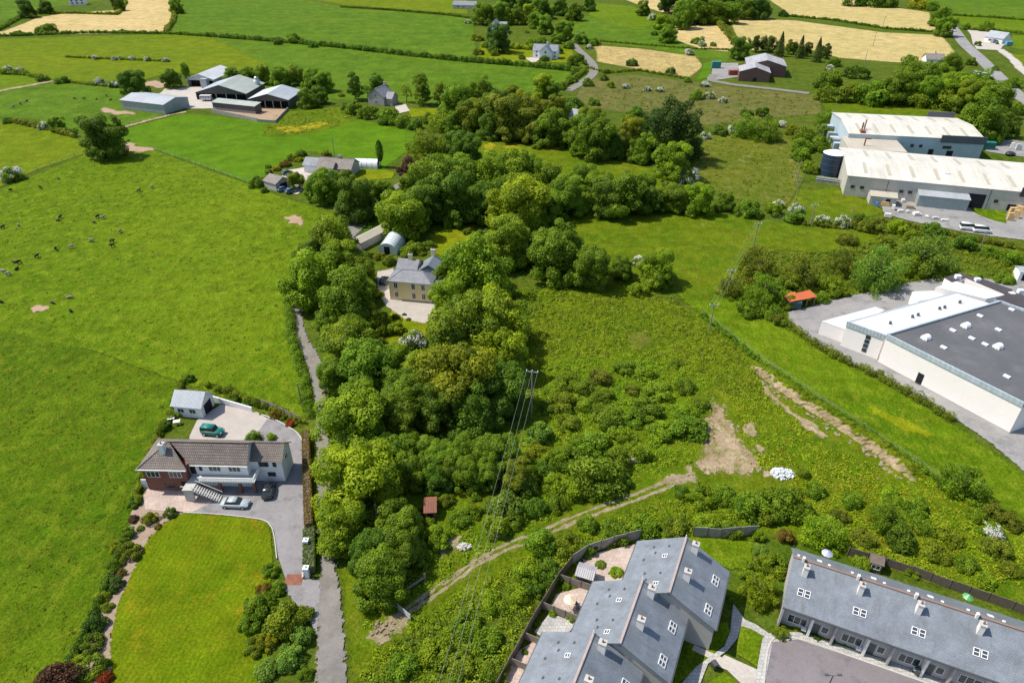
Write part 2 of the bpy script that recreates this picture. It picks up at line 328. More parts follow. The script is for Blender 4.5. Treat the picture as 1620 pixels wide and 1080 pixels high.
# ================================================================ ground, fields, roads
rng = random.Random(7)
def fract(pts, amp, it=3):
    P = [Vector((p[0], p[1])) for p in pts]
    for k in range(it):
        Q = []
        for i in range(len(P)):
            a, b = P[i], P[(i+1) % len(P)]; d = b-a; n = Vector((-d.y, d.x))
            Q += [a, (a+b)/2 + n*rng.uniform(-amp, amp)]
        P = Q
    return P
_zc = [0]; _bm = {}
def blend(m):
    """the same surface with a ragged margin: it stops where its cover falls below a noise"""
    if m in _bm: return _bm[m]
    c = MAT[m].copy(); c.name = MAT[m].name+'_ragged'; nt = c.node_tree; out = nt.nodes['Material Output']; src = out.inputs[0].links[0].from_socket
    at = nt.nodes.new('ShaderNodeAttribute'); at.attribute_name = 'cover'; n = ramp(nt, noise(nt, pos(nt), 1.1, 7, .75), .25, .75)
    tr = nt.nodes.new('ShaderNodeBsdfTransparent'); mx = nt.nodes.new('ShaderNodeMixShader')
    nt.links.new(math_(nt, 'GREATER_THAN', at.outputs['Fac'], n), mx.inputs[0]); nt.links.new(tr.outputs[0], mx.inputs[1]); nt.links.new(src, mx.inputs[2]); nt.links.new(mx.outputs[0], out.inputs[0])
    _bm[m] = c; return c
def signed(q, P):
    """distance of points q to polygon P, positive inside"""
    n = len(P); d = np.full(len(q), 1e9); c = np.zeros(len(q), bool)
    for i in range(n):
        a, b = P[i], P[(i+1) % n]; ab = b-a; L = max((ab**2).sum(), 1e-9); t = np.clip(((q-a)@ab)/L, 0, 1); d = np.minimum(d, np.hypot(*((a+t[:, None]*ab)-q).T))
        if a[1] != b[1]: c ^= ((a[1] > q[:, 1]) != (b[1] > q[:, 1])) & (q[:, 0] < (b[0]-a[0])*(q[:, 1]-a[1])/(b[1]-a[1])+a[0])
    return np.where(c, d, -d)
def ragged(name, pts, m, z, feather):
    _zc[0] += 1; z = z+.0004*(_zc[0] % 70); P = np.array([(p[0], p[1]) for p in pts]); lo = P.min(0)-feather; hi = P.max(0)+feather
    res = max(feather*.6, max(hi-lo)/260, .12); nx, ny = (np.ceil((hi-lo)/res)+1).astype(int); X, Y = np.meshgrid(lo[0]+np.arange(nx)*res, lo[1]+np.arange(ny)*res, indexing='ij')
    q = np.stack([X.ravel(), Y.ravel()], 1); sd = signed(q, P); fe = max(feather, res*.8); cov = np.clip(.5+sd/(2*fe), 0, 1)
    id_ = np.arange(nx*ny).reshape(nx, ny); Q = np.stack([id_[:-1, :-1], id_[1:, :-1], id_[1:, 1:], id_[:-1, 1:]], -1).reshape(-1, 4); Q = Q[(cov[Q].max(1) > 0)]
    use = np.unique(Q); mp = np.full(nx*ny, -1); mp[use] = np.arange(len(use)); Q = mp[Q]; V = np.concatenate([q[use], np.full((len(use), 1), z)], 1)
    me = bpy.data.meshes.new(name); me.vertices.add(len(V)); me.vertices.foreach_set('co', V.reshape(-1).astype(np.float32)); me.loops.add(Q.size); me.loops.foreach_set('vertex_index', Q.reshape(-1).astype(np.int32))
    me.polygons.add(len(Q)); me.polygons.foreach_set('loop_start', np.arange(0, Q.size, 4, dtype=np.int32)); me.polygons.foreach_set('loop_total', np.full(len(Q), 4, dtype=np.int32))
    a = me.attributes.new('cover', 'FLOAT', 'POINT'); a.data.foreach_set('value', cov[use].astype(np.float32)); me.update(); me.validate(); me.materials.append(blend(m))
    o = link(bpy.data.objects.new(name, me)); o['kind'] = 'structure'; return o
def sheet(name, pix, m, z, wob=0.0, it=3, kind='structure', worldpts=None):
    _zc[0] += 1; z = z + .0004*(_zc[0] % 70)
    pts = worldpts if worldpts else [G(x, y).to_2d() for x, y in pix]
    if wob: pts = fract(pts, wob, it)
    v = [Vector((p[0], p[1], z)) for p in pts]
    tris = tessellate_polygon([v])
    me = bpy.data.meshes.new(name); me.from_pydata([tuple(p) for p in v], [], [tuple(t) for t in tris])
    bm = bmesh.new(); bm.from_mesh(me)
    for f in bm.faces:
        f.normal_update()
        if f.normal.z < 0: f.normal_flip()
    bm.to_mesh(me); bm.free(); me.materials.append(MAT[m])
    o = link(bpy.data.objects.new(name, me)); o['kind'] = kind; return o
def smooth_path(P, n=6):
    P = [Vector(p) for p in P]; out = []
    for i in range(len(P)-1):
        p0, p1, p2, p3 = P[max(i-1,0)], P[i], P[i+1], P[min(i+2,len(P)-1)]
        for k in range(n):
            t = k/n
            out.append(.5*((2*p1)+(p2-p0)*t+(2*p0-5*p1+4*p2-p3)*t*t+(3*p1-p0-3*p2+p3)*t**3))
    return out+[P[-1]]
def strip(name, pix, width, m, z, wob=0.0):
    P = smooth_path([G(x, y).to_2d() for x, y in pix]); L = []; R = []
    for i, p in enumerate(P):
        d = (P[min(i+1,len(P)-1)]-P[max(i-1,0)]).normalized(); n = Vector((-d.y, d.x))
        w = width/2*(1+rng.uniform(-wob, wob)); w2 = width/2*(1+rng.uniform(-wob, wob))
        L.append(p+n*w); R.append(p-n*w2)
    if wob: return ragged(name, L+R[::-1], m, z, min(width*.42, 1.2))
    n = len(P); v = [(q.x, q.y, z) for q in R]+[(q.x, q.y, z) for q in L]
    f = [(i, i+1, n+i+1, n+i) for i in range(n-1)]
    me = bpy.data.meshes.new(name); me.from_pydata(v, [], f); me.materials.append(MAT[m])
    o = link(bpy.data.objects.new(name, me)); o['kind'] = 'structure'; return o
gm = MB(); gm.poly([(-6000,-300,-.05),(6000,-300,-.05),(6000,9000,-.05),(-6000,9000,-.05)])
o = gm.build('ground', MAT['ground']); o['kind'] = 'structure'
Z1, Z2, Z3, Z4 = .0, .03, .06, .09
FIELDS = [
 # far fields, beyond the top of the frame as well
 ('field', [(-900,-60),(-40,-60),(0,10),(-10,40),(60,15),(205,-5),(230,-60),(-900,-60)], 'pasture', Z1),
 ('field', [(-500,75),(5,50),(60,28),(100,22),(190,16),(206,-6),(262,-10),(275,28),(262,52),(60,55)], 'stubble', Z1),
 ('field', [(281,-12),(430,-14),(480,0),(560,13),(700,24),(750,30),(752,92),(640,86),(500,71),(330,57),(270,52),(279,30)], 'pasture', Z2),
 ('field', [(430,-20),(470,-6),(540,8),(700,20),(740,22),(735,-10),(720,-30)], 'olive', Z2),
 ('field', [(-300,110),(0,62),(270,54),(330,59),(420,100),(380,120),(270,115),(210,130),(90,128),(0,115),(-200,140)], 'olive', Z2),
 ('field', [(270,54),(330,58),(500,72),(640,88),(760,98),(905,112),(890,140),(850,160),(700,165),(560,160),(380,140),(330,110),(300,90)], 'pasture', Z1),
 ('field', [(-200,150),(0,117),(40,118),(85,128),(0,146),(-200,180)], 'meadow', Z2),
 ('field', [(-200,190),(0,146),(85,130),(190,140),(200,170),(262,182),(290,178),(187,204),(140,212),(60,190),(0,185),(-200,220)], 'pasture', Z2),
 ('field', [(-300,250),(0,191),(60,198),(140,228),(192,234),(135,244),(60,268),(0,296),(-300,370)], 'olive', Z2),
 ('field', [(190,206),(290,180),(340,184),(440,196),(520,200),(560,188),(660,210),(660,225),(630,250),(600,272),(560,268),(500,240),(470,240),(400,292),(250,238),(200,226)], 'bright', Z2),
 ('field', [(-700,470),(-300,375),(0,300),(135,245),(240,236),(400,293),(440,310),(520,335),(575,352),(560,380),(480,400),(450,470),(458,530),(476,600),(482,660),(470,660),(290,606),(150,555),(-100,510)], 'meadow', Z2),
 ('field', [(-900,700),(-700,470),(-100,510),(0,522),(150,556),(290,607),(270,660),(240,720),(222,780),(180,880),(150,960),(100,1060),(0,1250),(-900,1250)], 'meadow2', Z2),
 ('rough_ground', [(418,200),(440,178),(540,170),(566,190),(520,205),(470,216),(415,216)], 'rough', Z3),
 ('field', [(752,222),(860,226),(960,250),(1060,275),(1100,300),(1080,330),(960,310),(820,270),(756,245)], 'rough', Z2),
 # heath and rushes on the right
 ('field', [(940,72),(1020,78),(1100,90),(1112,106),(1090,122),(1000,108),(945,98)], 'tawny', Z2),
 ('field', [(880,40),(950,20),(1020,20),(1040,40),(1060,60),(1160,82),(1150,100),(1110,92),(1020,76),(950,68),(925,70)], 'pasture', Z1),
 ('field', [(940,5),(1000,10),(1040,32),(1020,48),(990,45),(930,24)], 'meadow', Z2),
 ('field', [(968,-8),(1060,-12),(1072,12),(1060,24),(1000,4)], 'stubble', Z2),
 ('field', [(1062,42),(1090,42),(1135,38),(1150,54),(1165,72),(1150,82),(1110,78),(1072,64)], 'stubble', Z2),
 ('field', [(1150,30),(1200,30),(1260,33),(1400,52),(1488,56),(1512,86),(1500,94),(1420,99),(1330,92),(1260,72),(1190,80),(1165,58)], 'stubble2', Z2),
 ('field', [(1215,-2),(1300,-8),(1400,10),(1470,20),(1484,50),(1400,43),(1250,24)], 'stubble2', Z1),
 ('field', [(1440,-6),(1700,-10),(1760,30),(1620,28),(1500,20)], 'pasture', Z1),
 ('field', [(1500,20),(1620,28),(1760,34),(1760,60),(1620,54),(1530,46)], 'meadow', Z2),
 ('field', [(1590,56),(1700,58),(1760,90),(1680,90),(1600,76)], 'meadow', Z2),
 ('field', [(1590,86),(1760,92),(1800,170),(1640,130)], 'olive', Z2),
 ('field', [(930,125),(1000,118),(1130,135),(1300,152),(1300,180),(1100,200),(1000,180),(900,165)], 'heath', Z1),
 ('field', [(1290,150),(1400,158),(1510,172),(1500,195),(1350,185),(1306,176)], 'rough', Z2),
 ('field', [(1100,220),(1140,212),(1260,215),(1275,260),(1262,300),(1240,330),(1120,305),(1090,280)], 'rushes', Z2),
 ('field', [(1262,300),(1340,300),(1400,335),(1340,356),(1240,340)], 'rough', Z2),
 ('field', [(890,330),(1000,340),(1110,335),(1240,352),(1400,372),(1330,400),(1230,395),(1160,430),(1120,480),(1060,460),(1010,470),(940,440),(900,400)], 'rough', Z2),
 ('field', [(1060,455),(1120,478),(1150,440),(1175,465),(1240,512),(1300,556),(1400,608),(1500,665),(1620,752),(1700,820),(1700,900),(1620,840),(1480,756),(1300,640),(1180,560),(1110,500)], 'meadow', Z3),
 ('field', [(820,455),(1000,455),(1110,500),(1180,560),(1300,640),(1480,756),(1620,840),(1700,900),(1700,1000),(1500,930),(1240,850),(900,860),(650,1000),(560,1090),(540,900),(830,560)], 'rough', Z2),
 ('lawn', [(290,811),(345,815),(412,821),(428,832),(431,880),(425,960),(420,1060),(430,1150),(130,1150),(170,1040),(180,960),(205,905),(228,860),(255,830)], 'lawn', Z3),
 ('lawn', [(680,372),(720,358),(752,356),(748,380),(745,400),(716,408),(690,402)], 'lawn2', Z3),
 ('lawn', [(548,268),(600,268),(625,272),(620,282),(560,288)], 'lawn2', Z3),
 ('lawn', [(645,172),(692,172),(690,182),(650,186)], 'lawn2', Z3),
 ('lawn', [(625,486),(680,486),(672,540),(628,560),(600,520)], 'lawn2', Z3),
 ('lawn', [(1112,100),(1126,98),(1124,122),(1100,128)], 'bright', Z3),
 ('lawn', [(1529,327),(1593,334),(1592,354),(1571,349),(1547,340)], 'meadow', .11),
 ('lawn', [(1080,850),(1190,856),(1190,900),(1150,900)], 'meadow', Z3),
 ('garden_ground', [(760,70),(850,72),(905,76),(915,100),(800,98),(756,90)], 'lawn2', Z3),
]
for nm, p, m, z in FIELDS:
    far = min(y for x, y in p); pts = fract([G(x, y).to_2d() for x, y in p], .015, 2)
    ragged(nm, pts, m, z, (.5 if nm == 'lawn' else 1.0) if far > 160 else 2.2)
# bare patches
for p, m in (([(1128,631),(1147,644),(1164,674),(1177,703),(1206,742),(1177,751),(1128,748),(1096,734),(1112,700),(1134,683)], 'dirt'),
             ([(1215,600),(1240,640),(1290,672),(1312,690),(1300,694),(1262,664),(1228,640),(1208,612)], 'dirt'),
             ([(1045,762),(1075,750),(1100,752),(1098,765),(1060,768)], 'trackstone'),
             ([(990,530),(1020,525),(1035,545),(1010,556),(992,548)], 'rushes'),([(764,232),(776,226),(784,232),(772,238)], 'buttercup'),([(795,233),(812,230),(826,233),(810,237)], 'buttercup'),([(862,236),(878,232),(892,236),(874,240)], 'buttercup'),([(432,202),(470,200),(520,192),(500,204),(450,210)], 'buttercup'),([(1370,640),(1420,660),(1480,690),(1440,684),(1380,655)], 'lawn2'),
             ([(48,488),(60,482),(78,484),(72,492),(55,494)], 'mud'),
             ([(448,345),(465,340),(480,350),(478,358),(455,354)], 'mud'),
             ([(190,222),(215,228),(245,238),(225,241),(196,238)], 'mud'),
             ([(580,1010),(606,985),(630,972),(650,975),(640,995),(600,1020)], 'trackstone'),
             ([(735,900),(755,884),(775,874),(770,884),(745,902)], 'trackstone'),
             ([(690,870),(712,852),(730,850),(725,868),(700,884)], 'trackstone'),
             ([(165,170),(200,176),(215,182),(180,182)], 'mud'),
             ([(228,136),(245,128),(262,134),(255,140)], 'mud'),
             ([(1195,700),(1215,712),(1200,722)], 'dirt'),([(1105,668),(1122,660),(1128,680),(1112,690)], 'dirt'),([(1176,672),(1190,668),(1196,690),(1182,694)], 'dirt'),([(1080,742),(1094,736),(1092,750)], 'dirt'),([(1206,744),(1226,750),(1210,756)], 'dirt'), ([(1380,690),(1400,700),(1425,735),(1410,728)], 'dirt')):
    pts = fract([G(x, y).to_2d() for x, y in p], .22, 3); ragged('bare_earth_patch', pts, m, Z4, .6+.04*max(abs(q.x-pts[0].x) for q in pts)+(.9 if len(p) > 8 else 0))
strip('track', [(1110,748),(1050,768),(1005,787),(950,806),(894,828),(850,848),(800,866),(750,890),(715,920),(680,940),(640,962),(600,1000),(560,1040)], 3.4, 'rough', .065, .15)
for off in (-.9, .9):
    P = [(1098,752),(1050,769),(1005,787),(950,806),(894,828),(850,848),(800,866),(750,893),(715,919),(680,942),(645,966),(610,992)]
    q = []
    for x, y in P:
        q.append((x, y+off*5.5))
    strip('wheel_rut', q, .55, 'trackstone', .10, .6)
# lanes and roads
LANE_L = [(640,286),(600,306),(560,345),(520,385),(480,425),(458,470),(467,529),(484,570),(495,614),(500,650),(501,700),(504,780),(506,850),(508,900),(504,960),(501,1080),(498,1250)]
LANE_R = [(642,292),(612,312),(580,355),(540,395),(500,435),(478,475),(484,529),(504,563),(514,594),(518,640),(520,700),(522,780),(526,860),(531,900),(540,960),(549,1080),(556,1250)]
ragged('lane', smooth_path([G(*q).to_2d() for q in LANE_L], 4)+smooth_path([G(*q).to_2d() for q in LANE_R], 4)[::-1], 'lane', .12, .3)
_mid = [((a[0]+b[0])/2+1, (a[1]+b[1])/2) for a, b in zip(LANE_L, LANE_R)]
strip('lane_grass_strip', _mid[6:12]+[(514,790)], .35, 'trackstone', .124, .9)
strip('road', [(905,66),(912,76),(927,90),(938,103),(938,117),(922,130),(898,144)], 5.0, 'lane', .12)
strip('road', [(1490,25),(1510,48),(1526,70),(1550,92),(1578,120),(1604,145),(1640,172),(1720,230)], 7.5, 'yard', .12)
strip('lane', [(1130,118),(1126,127),(1148,132),(1167,135),(1222,141),(1280,148)], 4.5, 'lane', .12)
strip('farm_track', [(-80,160),(0,144),(50,135),(85,128)], 4.0, 'dirt', .10, .2)
strip('farm_track', [(187,204),(230,192),(270,182),(295,177)], 2.2, 'dirt', .10, .3)
strip('farm_track', [(1580,78),(1600,92),(1625,118),(1680,150)], 5.0, 'concrete', .10, .2)
# yards, drives, pavings
YARDS = [
 ('farm_yard', [(250,150),(262,140),(330,137),(345,150),(340,172),(285,172),(281,156)], 'concrete', .10, .05),
 ('cattle_pen', [(335,174),(400,168),(455,173),(436,194),(408,192),(336,178)], 'mud', .11, 0),
 ('yard', [(1128,100),(1168,100),(1168,122),(1140,126),(1124,128)], 'yard', .10, 0),
 ('yard', [(1530,48),(1560,46),(1590,70),(1582,80),(1545,78)], 'concrete', .10, .03),
 ('factory_yard', [(1392,310),(1420,306),(1530,318),(1640,332),(1720,350),(1720,400),(1620,380),(1540,370),(1440,350),(1398,338)], 'yard', .10, .02),
 ('factory_yard', [(1555,222),(1600,222),(1720,236),(1720,262),(1600,246),(1560,240)], 'yard', .10, .02),
 ('warehouse_yard', [(1247,494),(1291,483),(1352,467),(1441,447),(1494,438),(1569,442),(1640,440),(1760,470),(1760,860),(1620,746),(1569,702),(1527,673),(1483,643),(1416,606),(1347,576),(1291,545),(1250,514)], 'yard', .11, .01),
 ('driveway', [(408,684),(425,660),(455,676),(474,690),(482,712),(484,780),(482,840),(478,916),(452,916),(440,880),(434,840),(428,830),(412,822),(345,813),(300,812),(345,790),(345,760),(420,700)], 'tarmac', .11, 0),
 ('driveway_mouth', [(452,916),(478,916),(520,918),(520,970),(500,1000),(470,960),(448,930)], 'tarmac', .105, .02),
 ('patio', [(300,690),(312,665),(350,640),(385,648),(412,656),(428,664),(408,690),(380,700),(300,702)], 'gravel', .10, 0),
 ('patio', [(226,782),(240,766),(400,770),(345,792),(341,812),(290,810),(230,806)], 'paving', .105, 0),
 ('flower_bed', [(222,782),(236,806),(290,811),(262,826),(234,852),(212,900),(188,950),(176,1000),(172,1090),(120,1090),(150,990),(178,905),(200,850),(212,800)], 'bed', .075, .03),
 ('house_forecourt', [(597,430),(622,425),(630,470),(690,480),(690,500),(672,512),(640,505),(612,485),(598,460)], 'gravel', .10, .03),
 ('house_forecourt', [(440,285),(452,270),(500,262),(500,285),(470,308),(448,304)], 'concrete', .10, .03),
 ('house_forecourt', [(625,167),(642,165),(648,176),(630,180)], 'concrete', .10, .05),
 ('house_forecourt', [(830,92),(850,91),(860,97),(840,99)], 'concrete', .10, .05),
 ('car_park', [(1220,1014),(1262,1010),(1340,1036),(1460,1078),(1620,1140),(1620,1300),(1190,1300),(1206,1090)], 'carpark', .10, 0),
 ('pavement', [(1250,1000),(1265,1000),(1400,1044),(1480,1072),(1640,1130),(1640,1142),(1460,1080),(1340,1038),(1262,1012),(1222,1016),(1206,1100),(1190,1100),(1206,1010),(1216,1002)], 'pale_paving', .14, 0),
 ('footpath', [(1160,955),(1178,980),(1196,988),(1216,1002),(1214,1010),(1190,996),(1172,990),(1166,1010),(1150,1030),(1120,1050),(1104,1090),(1070,1090),(1100,1056),(1146,1022),(1155,1000),(1158,970)], 'pale_paving', .13, 0),
 ('footpath', [(1146,1036),(1204,1062),(1192,1100),(1150,1060),(1130,1052)], 'concrete', .125, 0),
 ('footpath', [(1098,1020),(1142,1040),(1136,1048),(1094,1028)], 'concrete', .128, 0),
 ('green', [(1168,985),(1176,982),(1214,1004),(1200,1056),(1165,1034)], 'meadow', .10, 0),
 ('green', [(1090,985),(1150,985),(1158,1010),(1140,1024),(1100,1060),(1060,1090)], 'meadow', .10, 0),
 ('green', [(1120,1080),(1146,1064),(1180,1090),(1110,1100)], 'meadow', .10, 0),
 ('front_garden', [(1246,978),(1350,1010),(1350,1030),(1258,1000)], 'meadow', .10, 0),
 ('front_garden', [(1366,1020),(1430,1042),(1426,1058),(1364,1034)], 'meadow', .10, 0),
 ('front_garden', [(1448,1048),(1520,1072),(1512,1088),(1444,1062)], 'meadow', .10, 0),
 ('front_garden', [(1536,1078),(1640,1112),(1640,1128),(1532,1092)], 'meadow', .10, 0),
 ('back_garden', [(920,880),(1010,860),(1000,930),(935,925)], 'paving', .10, 0),
 ('back_garden', [(880,940),(935,925),(925,970),(905,985),(870,960)], 'paving', .10, 0),
 ('back_garden', [(845,1000),(870,970),(912,985),(900,1000),(862,1010)], 'pale_paving', .10, 0),
 ('back_garden', [(800,1070),(820,1030),(860,1005),(840,1060),(820,1090),(795,1090)], 'paving', .10, 0),
]
for nm, p, m, z, wob in YARDS:
    if wob: ragged(nm, fract([G(x, y).to_2d() for x, y in p], min(wob, .02), 2), m, z, .45)
    else: sheet(nm, p, m, z, 0, 2)

# the cut bank: a raised ridge of turf with a bare face towards the camera side
BANK = [(1190,578),(1208,592),(1232,610),(1262,631),(1292,650),(1318,666),(1348,686),(1378,706),(1404,724),(1430,744),(1450,760)]
bp = smooth_path([G(x, y).to_2d() for x, y in BANK], 8)
def ridge(name, m, prof, seed):
    r = random.Random(seed); v = []; n = len(prof)
    for i, q in enumerate(bp):
        d = (bp[min(i+1, len(bp)-1)]-bp[max(i-1, 0)]).normalized(); nn = Vector((d.y, -d.x)); f = min(1, i/8, (len(bp)-1-i)/8)
        for a, z in prof: v.append((q.x-nn.x*(a+r.uniform(-.25, .25)), q.y-nn.y*(a+r.uniform(-.25, .25)), max(-.05, z*f*r.uniform(.75, 1.2))))
    fc = [(i*n+j, i*n+j+1, (i+1)*n+j+1, (i+1)*n+j) for i in range(len(bp)-1) for j in range(n-1)]
    me = bpy.data.meshes.new(name); me.from_pydata(v, [], fc); bm = bmesh.new(); bm.from_mesh(me)
    for fa in bm.faces:
        fa.normal_update()
        if fa.normal.z < 0: fa.normal_flip()
    bm.to_mesh(me); bm.free(); me.materials.append(MAT[m]); o = link(bpy.data.objects.new(name, me)); o['kind'] = 'structure'
ridge('earth_bank', 'rough', [(-.5,.7),(.1,1.25),(1.0,1.35),(2.2,.9),(3.6,.0)], 5); ridge('bank_face', 'dirt', [(-1.15,.0),(-.85,.45),(-.5,.85),(.0,1.2)], 6)

# ================================================================ buildings
def frame_w(name, xy, deg, label, cat, group=None):
    return empty(name, (xy[0], xy[1], 0), math.radians(deg), label, cat, group)
def sw(pts, ax): return pts if ax == 'x' else [(p[1], p[0], p[2]) for p in pts]
def gable(root, x0, x1, y0, y1, ze, zr, wall, roof, oh=.35, yr=None, t=.14, ridge=None, ax='x', z0=-.3, ze2=None, roofs=None):
    """walls with gable ends plus two roof slopes, ridge along local x (or y)"""
    yr = (y0+y1)/2 if yr is None else yr; ze2 = ze if ze2 is None else ze2
    m = MB()
    for P in ([(x0,y0,z0),(x1,y0,z0),(x1,y0,ze),(x0,y0,ze)], [(x1,y1,z0),(x0,y1,z0),(x0,y1,ze2),(x1,y1,ze2)],
              [(x0,y1,z0),(x0,y0,z0),(x0,y0,ze),(x0,yr,zr),(x0,y1,ze2)], [(x1,y0,z0),(x1,y1,z0),(x1,y1,ze2),(x1,yr,zr),(x1,y0,ze)]): m.poly(sw(P, ax))
    if wall: m.build('wall', MAT[wall], root)
    k0 = (zr-ze)/(yr-y0); k1 = (zr-ze2)/(y1-yr); up = t+.02
    A = [(x0-oh,y0-oh,ze-k0*oh+up),(x1+oh,y0-oh,ze-k0*oh+up),(x1+oh,yr,zr+up),(x0-oh,yr,zr+up)]
    B = [(x0-oh,yr,zr+up),(x1+oh,yr,zr+up),(x1+oh,y1+oh,ze2-k1*oh+up),(x0-oh,y1+oh,ze2-k1*oh+up)]
    rA, rB = roofs if roofs else (roof, roof); r = None
    if rA == rB: q = MB(); q.slab(sw(A, ax), t); q.slab(sw(B, ax), t); r = q.build('roof', MAT[rA], root)
    else:
        q = MB(); q.slab(sw(A, ax), t); r = q.build('roof', MAT[rA], root); q = MB(); q.slab(sw(B, ax), t); q.build('roof', MAT[rB], root)
    if ridge: q = MB(); a, b = sw([(x0-oh,yr,zr+up+.03),(x1+oh,yr,zr+up+.03)], ax); q.bar(a, b, .28, .12); q.build('ridge_tiles', MAT[ridge], r)
    return r
def hip(root, x0, x1, y0, y1, ze, zr, wall, roof, oh=.4, t=.14, inset=None, ridge=None, z0=-.3):
    m = MB(); m.poly([(x0,y0,z0),(x1,y0,z0),(x1,y0,ze),(x0,y0,ze)]); m.poly([(x1,y0,z0),(x1,y1,z0),(x1,y1,ze),(x1,y0,ze)])
    m.poly([(x1,y1,z0),(x0,y1,z0),(x0,y1,ze),(x1,y1,ze)]); m.poly([(x0,y1,z0),(x0,y0,z0),(x0,y0,ze),(x0,y1,ze)])
    if wall: m.build('wall', MAT[wall], root)
    a, b, c, d = x0-oh, x1+oh, y0-oh, y1+oh; yr = (y0+y1)/2; ins = (d-c)/2 if inset is None else inset; u = .05
    p, q_ = (a+ins, yr, zr+u), (b-ins, yr, zr+u); e = ze+u
    q = MB()
    if b-a > 2*ins+.05:
        q.slab([(a,c,e),(b,c,e),q_,p], t); q.slab([(b,d,e),(a,d,e),p,q_], t)
    else:
        p = q_ = ((a+b)/2, yr, zr+u); q.slab([(a,c,e),(b,c,e),p], t); q.slab([(b,d,e),(a,d,e),p], t)
    q.slab([(a,d,e),(a,c,e),p], t); q.slab([(b,c,e),(b,d,e),q_], t); r = q.build('roof', MAT[roof], root)
    if ridge:
        z = MB()
        for s, e2 in (((a,c,e),p),((a,d,e),p),((b,c,e),q_),((b,d,e),q_)): z.bar(s, e2, .22, .1)
        if p != q_: z.bar(p, q_, .22, .12)
        z.build('ridge_tiles', MAT[ridge], r)
    return r
_wc = {}
def window(root, x, y, z, w, h, face='f', fr='pvc', mull=1, name='window', pane='glass'):
    key = (round(w,2), round(h,2), fr, mull, pane)
    if key not in _wc:
        m = MB(); b = .07
        for q in ((-w/2,w/2,0,b),(-w/2,w/2,h-b,h)): m.box(q[0], q[1], -.07, .03, q[2], q[3])
        m.box(-w/2, -w/2+b, -.07, .03, b, h-b); m.box(w/2-b, w/2, -.07, .03, b, h-b)
        for k in range(mull):
            xx = -w/2+w*(k+1)/(mull+1); m.box(xx-.03, xx+.03, -.06, .03, b, h-b)
        g = MB(); g.poly([(-w/2+b,-.025,b),(w/2-b,-.025,b),(w/2-b,-.025,h-b),(-w/2+b,-.025,h-b)])
        _wc[key] = (m.mesh('window', MAT[fr]), g.mesh('pane', MAT[pane]))
    rz = {'f': 0, 'r': math.pi/2, 'b': math.pi, 'l': -math.pi/2}[face]
    o = objm(name, _wc[key][0], root, (x, y, z), rz); objm('pane', _wc[key][1], o); return o
def door(root, x, y, z, w, h, face='f', mat='darkgrey', name='door'):
    m = MB(); m.box(-w/2, w/2, -.05, .03, 0, h); rz = {'f': 0, 'r': math.pi/2, 'b': math.pi, 'l': -math.pi/2}[face]
    return objm(name, m.mesh('door', MAT[mat]), root, (x, y, z), rz)
_rw = {}
def roofwin(root, x, y, z, ang, w=.8, h=1.1, mull=0):
    key = (w, h)
    if key not in _rw:
        m = MB(); b = .075
        m.box(-w/2, w/2, -h/2, -h/2+b, 0, .12); m.box(-w/2, w/2, h/2-b, h/2, 0, .12); m.box(-w/2, -w/2+b, -h/2+b, h/2-b, 0, .12); m.box(w/2-b, w/2, -h/2+b, h/2-b, 0, .12)
        m.box(-w/2+b, w/2-b, -.04, .04, 0, .11)
        g = MB(); g.poly([(-w/2+b,-h/2+b,.07),(w/2-b,-h/2+b,.07),(w/2-b,h/2-b,.07),(-w/2+b,h/2-b,.07)])
        _rw[key] = (m.mesh('roof_window', MAT['pvc']), g.mesh('pane', MAT['skyglass']))
    o = objm('roof_window', _rw[key][0], root, (x, y, z)); o.rotation_euler = (ang, 0, 0); objm('pane', _rw[key][1], o); return o
def chimney(root, x, y, z0, z1, w, d, mat, pots=2, capm='conc_wall'):
    m = MB(); m.box(x-w/2, x+w/2, y-d/2, y+d/2, z0, z1); c = m.build('chimney', MAT[mat], root)
    m = MB(); m.box(x-w/2-.06, x+w/2+.06, y-d/2-.06, y+d/2+.06, z1, z1+.12); m.build('chimney_cap', MAT[capm], c)
    for k in range(pots):
        px = x+(k-(pots-1)/2)*w*.45; m = MB(); m.tube([(px,y,z1+.12),(px,y,z1+.55)], [.13,.10], 8); m.build('chimney_pot', MAT['red_ridge'], c)
    return c
def part(root, name, mat, *boxes):
    m = MB()
    for b in boxes: m.box(*b)
    return m.build(name, MAT[mat], root)

# ---- split-level bungalow with brick end, white middle and balcony
R, W = frame_at('bungalow', (237,775), (394.5,778.5), 'split-level bungalow with brown tiled roof, brick end and white balcony', 'house')
q = MB(); e = 5.05; yr_, zr_, yb_ = 3.15, 7.85, 6.9; ap = (3.7, yr_, zr_)
q.slab([(-.5,-.5,e),(7.5,-.5,e),ap], .16); q.slab([(-.5,yb_,e),(-.5,-.5,e),ap], .16); q.slab([(7.5,yb_,e),(-.5,yb_,e),ap], .16)
q.slab([(7.55,.75,e+.02),(16.9,.75,e+.02),(16.9,yr_,zr_-.02),(4.0,yr_,zr_-.02)], .16); q.slab([(16.9,yb_,e),(7.5,yb_,e),(4.0,yr_,zr_-.02),(16.9,yr_,zr_-.02)], .16)
rf = q.build('roof', MAT['tile'], R)
q = MB(); q.bar(ap, (16.9,yr_,zr_+.04), .25, .12); q.bar((-.5,-.5,e+.04), ap, .22, .1); q.bar((7.5,-.5,e+.04), ap, .22, .1); q.bar((-.5,yb_,e+.04), ap, .22, .1); q.build('ridge_tiles', MAT['tile'], rf)
part(R, 'gutter', 'pvc', (-.55,7.55,-.62,-.5,4.86,5.02)); part(R, 'gutter', 'pvc', (7.6,16.9,.6,.72,4.9,5.02))
part(R, 'wall', 'brick', (0,7.0,0,6.4,-.3,5.0))
